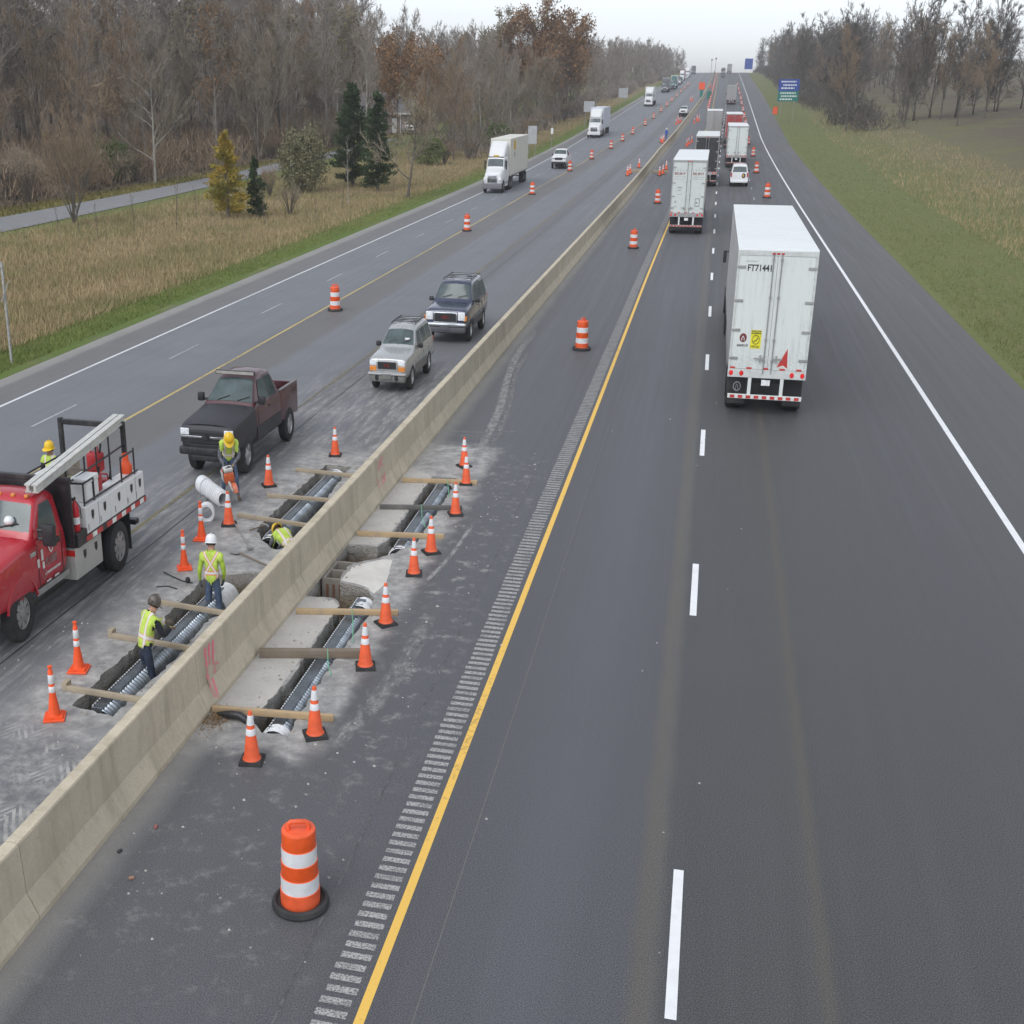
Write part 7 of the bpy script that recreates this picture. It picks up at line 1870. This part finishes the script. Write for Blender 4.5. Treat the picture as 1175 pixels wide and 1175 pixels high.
def person(lab, loc, rz, J, shirt, trousers, hat, vest, hands=M_GLOVE, curl=.6, group='road workers', name_hat='hard_hat', hair=True):
    """one continuous figure grown over a skeleton; local frame: x right, y forward, z up"""
    o = thing('person', lab, 'person', loc, rz, group)
    J = {k: Vector(v) for k, v in J.items()}
    Rr = dict(pelvis=(.155, .115), spine=(.145, .105), chest=(.165, .12), neck=.058, head=(.078, .09), crown=(.07, .08), nose=.018)
    E = [('pelvis', 'spine'), ('spine', 'chest'), ('chest', 'neck'), ('neck', 'head'), ('head', 'crown'), ('head', 'nose')]
    hd = (J['crown'] - J['head']).normalized()
    fwd = J.pop('face', Vector((0, 1, 0))); fwd = (fwd - hd * fwd.dot(hd)).normalized()
    J['nose'] = J['head'] + fwd * .125 + hd * .01
    sx = hd.cross(fwd).normalized()
    for s_, n_ in ((-1, 'ear_l'), (1, 'ear_r')):
        J[n_] = J['head'] + sx * .088 * s_ + hd * .02; Rr[n_] = .016; E.append(('head', n_))
    for s_ in ('l', 'r'):
        E += [('chest', 'sh_' + s_), ('sh_' + s_, 'el_' + s_), ('el_' + s_, 'wr_' + s_), ('pelvis', 'hip_' + s_), ('hip_' + s_, 'kn_' + s_), ('kn_' + s_, 'an_' + s_), ('an_' + s_, 'toe_' + s_)]
        Rr.update({'sh_' + s_: .07, 'el_' + s_: .052, 'wr_' + s_: .036, 'hip_' + s_: .098, 'kn_' + s_: .068, 'an_' + s_: .052, 'toe_' + s_: (.048, .032)})
        d = (J['wr_' + s_] - J['el_' + s_]).normalized(); sg = -1 if s_ == 'l' else 1
        cv = J.pop('curl_' + s_, Vector((-sg, .3, -.3))); cv = (cv - d * cv.dot(d)).normalized(); lat = d.cross(cv).normalized()
        w = J['wr_' + s_]; pm = 'palm_' + s_; J[pm] = w + d * .06; Rr[pm] = (.038, .022); E.append(('wr_' + s_, pm))
        for k, L in enumerate((.075, .085, .08, .062)):
            b0 = J[pm] + d * .035 + lat * (.032 - .0213 * k); m1 = b0 + (d * (1 - curl * .5) + cv * curl * .7).normalized() * L * .5; m2 = m1 + (d * (1 - curl) + cv * curl * 1.2).normalized() * L * .5
            a, b, c = f'f{k}a_{s_}', f'f{k}b_{s_}', f'f{k}c_{s_}'; J[a], J[b], J[c] = b0, m1, m2
            Rr[a] = .0105; Rr[b] = .0095; Rr[c] = .008; E += [(pm, a), (a, b), (b, c)]
        a, b = 'tha_' + s_, 'thb_' + s_; J[a] = w + d * .055 + lat * .045 + cv * .012; J[b] = J[a] + (d * .8 + cv * .6 + lat * .25).normalized() * .045; Rr[a] = .012; Rr[b] = .0095; E += [('wr_' + s_, a), (a, b)]
    me = skin_mesh(J, E, Rr, 'pelvis')
    # materials by nearest bone
    mats = [M_SKIN, shirt, trousers, hands, M_BOOT]
    for m_ in mats: me.materials.append(m_)
    def cls(a, b):
        if 'palm' in b or b[0] == 'f' and b[1:2].isdigit() or b.startswith('th'): return 3
        if b.startswith('toe'): return 4
        if b in ('head', 'crown', 'nose') or b.startswith('ear'): return 0
        if b.startswith(('hip', 'kn', 'an')): return 2
        return 1
    B = [(J[a], J[b], cls(a, b)) for a, b in E]
    A = np.array([tuple(x[0]) for x in B]); D = np.array([tuple(x[1] - x[0]) for x in B]); C = np.array([x[2] for x in B]); DD = (D * D).sum(1)
    tor = {('pelvis', 'spine'), ('spine', 'chest'), ('chest', 'neck'), ('chest', 'sh_l'), ('chest', 'sh_r')}
    T = np.array([(a, b) in tor for a, b in E])
    vest_faces = []
    pz = J['pelvis']; ax = (J['neck'] - pz); axl = ax.length; ax.normalize(); rgt = (J['sh_r'] - J['sh_l']).normalized()
    for p in me.polygons:
        c = np.array(p.center); t = np.clip(((c - A) * D).sum(1) / DD, 0, 1); q = A + D * t[:, None]; k = int(np.argmin(((c - q) ** 2).sum(1))); p.material_index = int(C[k]); p.use_smooth = True
        tt = (Vector(c) - pz).dot(ax) / axl
        if C[k] == 1 and tt < -.02 and not T[k]: p.material_index = 2
        if T[k] and tt < .02: p.material_index = 2
        uu = abs((Vector(c) - pz).dot(rgt))
        if (T[k] or (C[k] == 1 and uu < .235 and tt > .7)) and -.06 < tt < .99: vest_faces.append(p.index)
    body = bpy.data.objects.new('body', me); col.objects.link(body); body.parent = o
    if vest is not None:
        bm = bmesh.new(); bm.from_mesh(me); bm.faces.ensure_lookup_table(); keep = set(vest_faces)
        bmesh.ops.delete(bm, geom=[f for f in bm.faces if f.index not in keep], context='FACES')
        bm.normal_update(); uvl = bm.loops.layers.uv.new('UVMap')
        bmesh.ops.subdivide_edges(bm, edges=bm.edges[:], cuts=1, use_grid_fill=True); bm.normal_update()
        for v in bm.verts:
            tt = (v.co - pz).dot(ax) / axl; v.co += v.normal * (.022 + .02 * max(0, .3 - tt))
        for f in bm.faces:
            f.material_index = 0; f.smooth = True
            for l in f.loops: l[uvl].uv = ((l.vert.co - pz).dot(rgt), (l.vert.co - pz).dot(ax) / axl)
        vm = bpy.data.meshes.new('safety_vest'); bm.to_mesh(vm); bm.free(); vm.materials.append(vest)
        vm.transform(Matrix.Diagonal((1, 1, ZS, 1))); vo = bpy.data.objects.new('safety_vest', vm); col.objects.link(vo); vo.parent = o
        so = vo.modifiers.new('s', 'SOLIDIFY'); so.thickness = .008; so.offset = 1
    me.transform(Matrix.Diagonal((1, 1, ZS, 1)))
    # hat: shell, brim and ridge around the head axis
    Mx = Matrix.Identity(4)
    for i in range(3): Mx[i][0] = sx[i]; Mx[i][1] = fwd[i]; Mx[i][2] = hd[i]; Mx[i][3] = (J['head'] + hd * .035)[i]
    b = MB(); P = [(.118, 0), (.124, .004), (.122, .04), (.112, .085), (.088, .122), (.05, .14), (0, .145)]
    b.lathe(P, 24, M=Mx)
    vs = []; n = 24
    for k in range(n):
        t = 2 * math.pi * k / n; ext = .022 + .05 * max(0, math.sin(t)) ** 2
        for r_, z in ((.116, .004), (.118 + ext, -.006 - .02 * max(0, math.sin(t)) ** 2), (.118 + ext, -.012 - .02 * max(0, math.sin(t)) ** 2), (.116, -.006)): vs.append((r_ * math.cos(t), r_ * math.sin(t) * 1.06, z))
    b.add(vs, [(4 * k + i, 4 * k + (i + 1) % 4, (4 * k + 4) % (4 * n) + (i + 1) % 4, (4 * k + 4) % (4 * n) + i) for k in range(n) for i in range(4)], M=Mx)
    b.tube([(0, -.112, .05), (0, -.07, .125), (0, 0, .153), (0, .07, .125), (0, .112, .05)], .012, 6, M=Mx)
    b.build(name_hat, hat, o, smooth=50)
    if hair:
        b = MB(); b.lathe([(.098, -.05), (.104, -.02), (.108, .02), (.1, .06)], 18, M=Mx @ Matrix.Translation((0, -.014, 0))); b.build('hair', M_HAIR, o, smooth=60)
    for s_ in (-1, 1):
        b = MB(); c = J['head'] + fwd * .098 + sx * .033 * s_ + hd * .028
        b.lathe([(0, -.011), (.011, 0), (0, .011)], 8, M=Matrix.Translation(c)); b.build('eye', M_DARK, o)
    b = MB(); c = J['head'] + fwd * .098 - hd * .042; b.tube([tuple(c - sx * .026), tuple(c + fwd * .004), tuple(c + sx * .026)], .006, 6); b.build('mouth', mat('lips', (.3, .13, .11), .6) if 'lips' not in bpy.data.materials else bpy.data.materials['lips'], o)
    return o

def base_pose(): return dict(pelvis=(0, 0, .95), spine=(0, .0, 1.13), chest=(0, .0, 1.34), neck=(0, .0, 1.50), head=(0, .02, 1.60), crown=(0, .02, 1.68),
    sh_l=(-.19, 0, 1.42), sh_r=(.19, 0, 1.42), el_l=(-.25, -.02, 1.14), el_r=(.25, -.02, 1.14), wr_l=(-.25, .10, .92), wr_r=(.25, .10, .92),
    hip_l=(-.095, 0, .90), hip_r=(.095, 0, .90), kn_l=(-.11, .03, .5), kn_r=(.11, .03, .5), an_l=(-.12, 0, .09), an_r=(.12, 0, .09), toe_l=(-.14, .17, .04), toe_r=(.14, .17, .04))
FLOOR = -DEPTH + .08
# worker in the near left trench, bending over the timber (faces up the road and to the right)
p = base_pose()
p.update(pelvis=(0, -.05, .93), spine=(0, .0, 1.11), chest=(0, .07, 1.31), neck=(0, .15, 1.46), head=(.0, .21, 1.545), crown=(0, .25, 1.62), face=(0, .75, -.6),
         sh_l=(-.19, .10, 1.39), sh_r=(.19, .10, 1.39), el_l=(-.25, .28, 1.17), el_r=(.26, .24, 1.12), wr_l=(-.12, .50, 1.19), wr_r=(.13, .47, 1.14), curl_l=(0, .2, -1), curl_r=(0, .2, -1), hip_l=(-.10, -.05, .88), hip_r=(.10, -.05, .88), kn_l=(-.15, .06, .48), kn_r=(.15, .0, .48), an_l=(-.18, .0, .09), an_r=(.19, -.05, .09), toe_l=(-.21, .17, .04), toe_r=(.23, .12, .04))
person('worker in lime vest and dark patterned hard hat bending over the near left trench', (-9.85, 19.55, FLOOR + .05), R(-35), p, M_NAVY, M_DENIM, M_HATD, M_VEST, curl=.8)
# a hand hammer held by him
# worker seen from behind in the white hard hat
p = base_pose(); p.update(el_l=(-.27, -.03, 1.14), wr_l=(-.30, .08, .93), el_r=(.26, .02, 1.13), wr_r=(.20, .16, .92), kn_l=(-.12, .05, .5), kn_r=(.13, .0, .5), crown=(0, .05, 1.68), head=(0, .03, 1.60))
person('worker seen from behind in white hard hat and lime shirt with orange cross', (-9.82, 22.82, FLOOR + .08), R(8), p, mat('lime_shirt', (.40, .58, .06), .85, var=.15), M_JEAN, M_HATW, M_VESTX, hands=M_GREY)
# saw operator
p = base_pose()
p.update(pelvis=(0, -.12, .90), spine=(0, -.02, 1.08), chest=(0, .13, 1.24), neck=(.0, .27, 1.34), head=(.0, .35, 1.385), crown=(0, .415, 1.43), face=(0, .55, -.8),
         sh_l=(-.18, .19, 1.29), sh_r=(.18, .19, 1.29), el_l=(-.26, .26, 1.0), el_r=(.27, .20, 1.0), wr_l=(-.08, .44, .86), wr_r=(.12, .36, .76), curl_l=(0, .3, -1), curl_r=(-.2, .3, -1),
         hip_l=(-.1, -.12, .86), hip_r=(.1, -.12, .86), kn_l=(-.17, .10, .47), kn_r=(.16, -.02, .47), an_l=(-.19, .05, .09), an_r=(.19, -.16, .09), toe_l=(-.24, .22, .04), toe_r=(.25, .0, .04))
person('worker in yellow hard hat holding an orange saw in front of the dark pickup', (-11.93, 29.25, 0), R(206), p, M_GREY, M_JEAN, M_HATY, M_VEST, curl=.9)
o = thing('cut_off_saw', 'orange and white hand-held cut-off saw in the hands of the worker in yellow hard hat', 'saw', (-11.76, 28.80, .58), R(206)); o.rotation_euler = (R(-14), R(8), R(214)); o.scale = (1.05, 1.05, 1.05)
M_SAW = mat('saw_orange', (.60, .12, .035), .45, dirt=.4, dirtc=(.4, .36, .32), scale=9); M_SAWG = mat('saw_grey', (.48, .47, .45), .45, dirt=.3)
b = MB(); b.box(-.12, .14, -.16, .20, .10, .36, b=.05); b.build('motor_housing', M_SAW, o, smooth=40)
b = MB(); b.box(-.11, .13, -.02, .19, .361, .45, b=.035); b.box(.141, .165, -.12, .12, .14, .33, b=.01); b.build('air_filter', M_SAWG, o, smooth=40)
b = MB(); b.box(.02, .07, .2, .62, .12, .19, b=.015); b.build('cutting_arm', M_SAWG, o)
b = MB(); b.lathe([(0, -.004), (.175, -.004), (.175, .004), (0, .004)], 32, 'x', (.0, .62, .10)); b.build('blade', M_STEEL, o)
b = MB(); n = 14; vs = []
for k in range(n + 1):
    t = R(20) + R(170) * k / n
    for r_, dx in ((.19, -.05), (.19, .05), (.08, .05), (.08, -.05)): vs.append((dx, .62 + r_ * math.cos(t), .12 + r_ * math.sin(t)))
b.add(vs, [(4 * k + i, 4 * k + (i + 1) % 4, 4 * k + 4 + (i + 1) % 4, 4 * k + 4 + i) for k in range(n) for i in range(4)] + [(0, 1, 2, 3), (4 * n, 4 * n + 1, 4 * n + 2, 4 * n + 3)]); b.build('blade_guard', M_SAW, o, smooth=40)
b = MB(); b.tube([(-.13, .12, .2), (-.13, .12, .42), (-.02, .12, .47), (.13, .12, .42), (.13, .12, .2)], .017, 8); b.tube([(0, -.15, .32), (0, -.30, .36), (0, -.32, .24), (0, -.15, .16)], .024, 8); b.build('handle', M_DARK, o, smooth=60)
# worker crouching in the far left trench
p = base_pose()
p.update(pelvis=(0, -.10, .48), spine=(0, .06, .60), chest=(0, .25, .70), neck=(0, .41, .74), head=(0, .50, .74), crown=(0, .58, .75), face=(0, .2, -1), sh_l=(-.19, .33, .73), sh_r=(.19, .33, .73), el_l=(-.27, .45, .48), el_r=(.27, .45, .48), wr_l=(-.15, .64, .36), wr_r=(.15, .64, .36), curl_l=(0, .2, -1), curl_r=(0, .2, -1),
         hip_l=(-.1, -.08, .45), hip_r=(.1, -.08, .45), kn_l=(-.17, .26, .40), kn_r=(.17, .22, .36), an_l=(-.15, -.02, .09), an_r=(.15, -.05, .09), toe_l=(-.17, .15, .04), toe_r=(.17, .12, .04))
person('worker in lime vest crouching down inside the far left trench by the barrier', (-9.28, 26.35, FLOOR + .18), R(52), p, M_GREY, M_JEAN, M_HATY, M_VEST, hands=M_GREY)
# worker behind the truck
p = base_pose(); p.update(el_l=(-.24, .08, 1.16), wr_l=(-.10, .28, 1.08), el_r=(.24, .08, 1.16), wr_r=(.10, .28, 1.08))
person('worker in yellow hard hat and banded lime vest standing behind the service truck', (-15.35, 26.05, 0), R(170), p, M_NAVY, M_DENIM, M_HATY, M_VEST)
p = base_pose()
person('small distant worker dressed in blue beside the barrier and orange cones', (-8.5, 231, prof(231)), R(160), p, mat('bright_blue_cloth', (.03, .10, .40), .8), mat('blue_cloth', (.04, .09, .28), .8), M_HATW, None, group='distant workers')
# ---------------------------------------------------------------- damp autumn air
hm = bpy.data.materials.new('haze'); hm.use_nodes = True; ht = hm.node_tree; ht.nodes.clear()
ho = ht.nodes.new('ShaderNodeOutputMaterial'); hv = ht.nodes.new('ShaderNodeVolumePrincipled')
hv.inputs['Color'].default_value = (.95, .97, 1, 1); hv.inputs['Density'].default_value = HAZE; hv.inputs['Anisotropy'].default_value = .2
ht.links.new(hv.outputs[0], ho.inputs['Volume'])
b = MB(); b.box(-401, 401, -61, 1290, -5, 75)
haze = b.build('haze', hm, None, zs=False); tag(haze, kind='stuff'); haze.visible_shadow = True
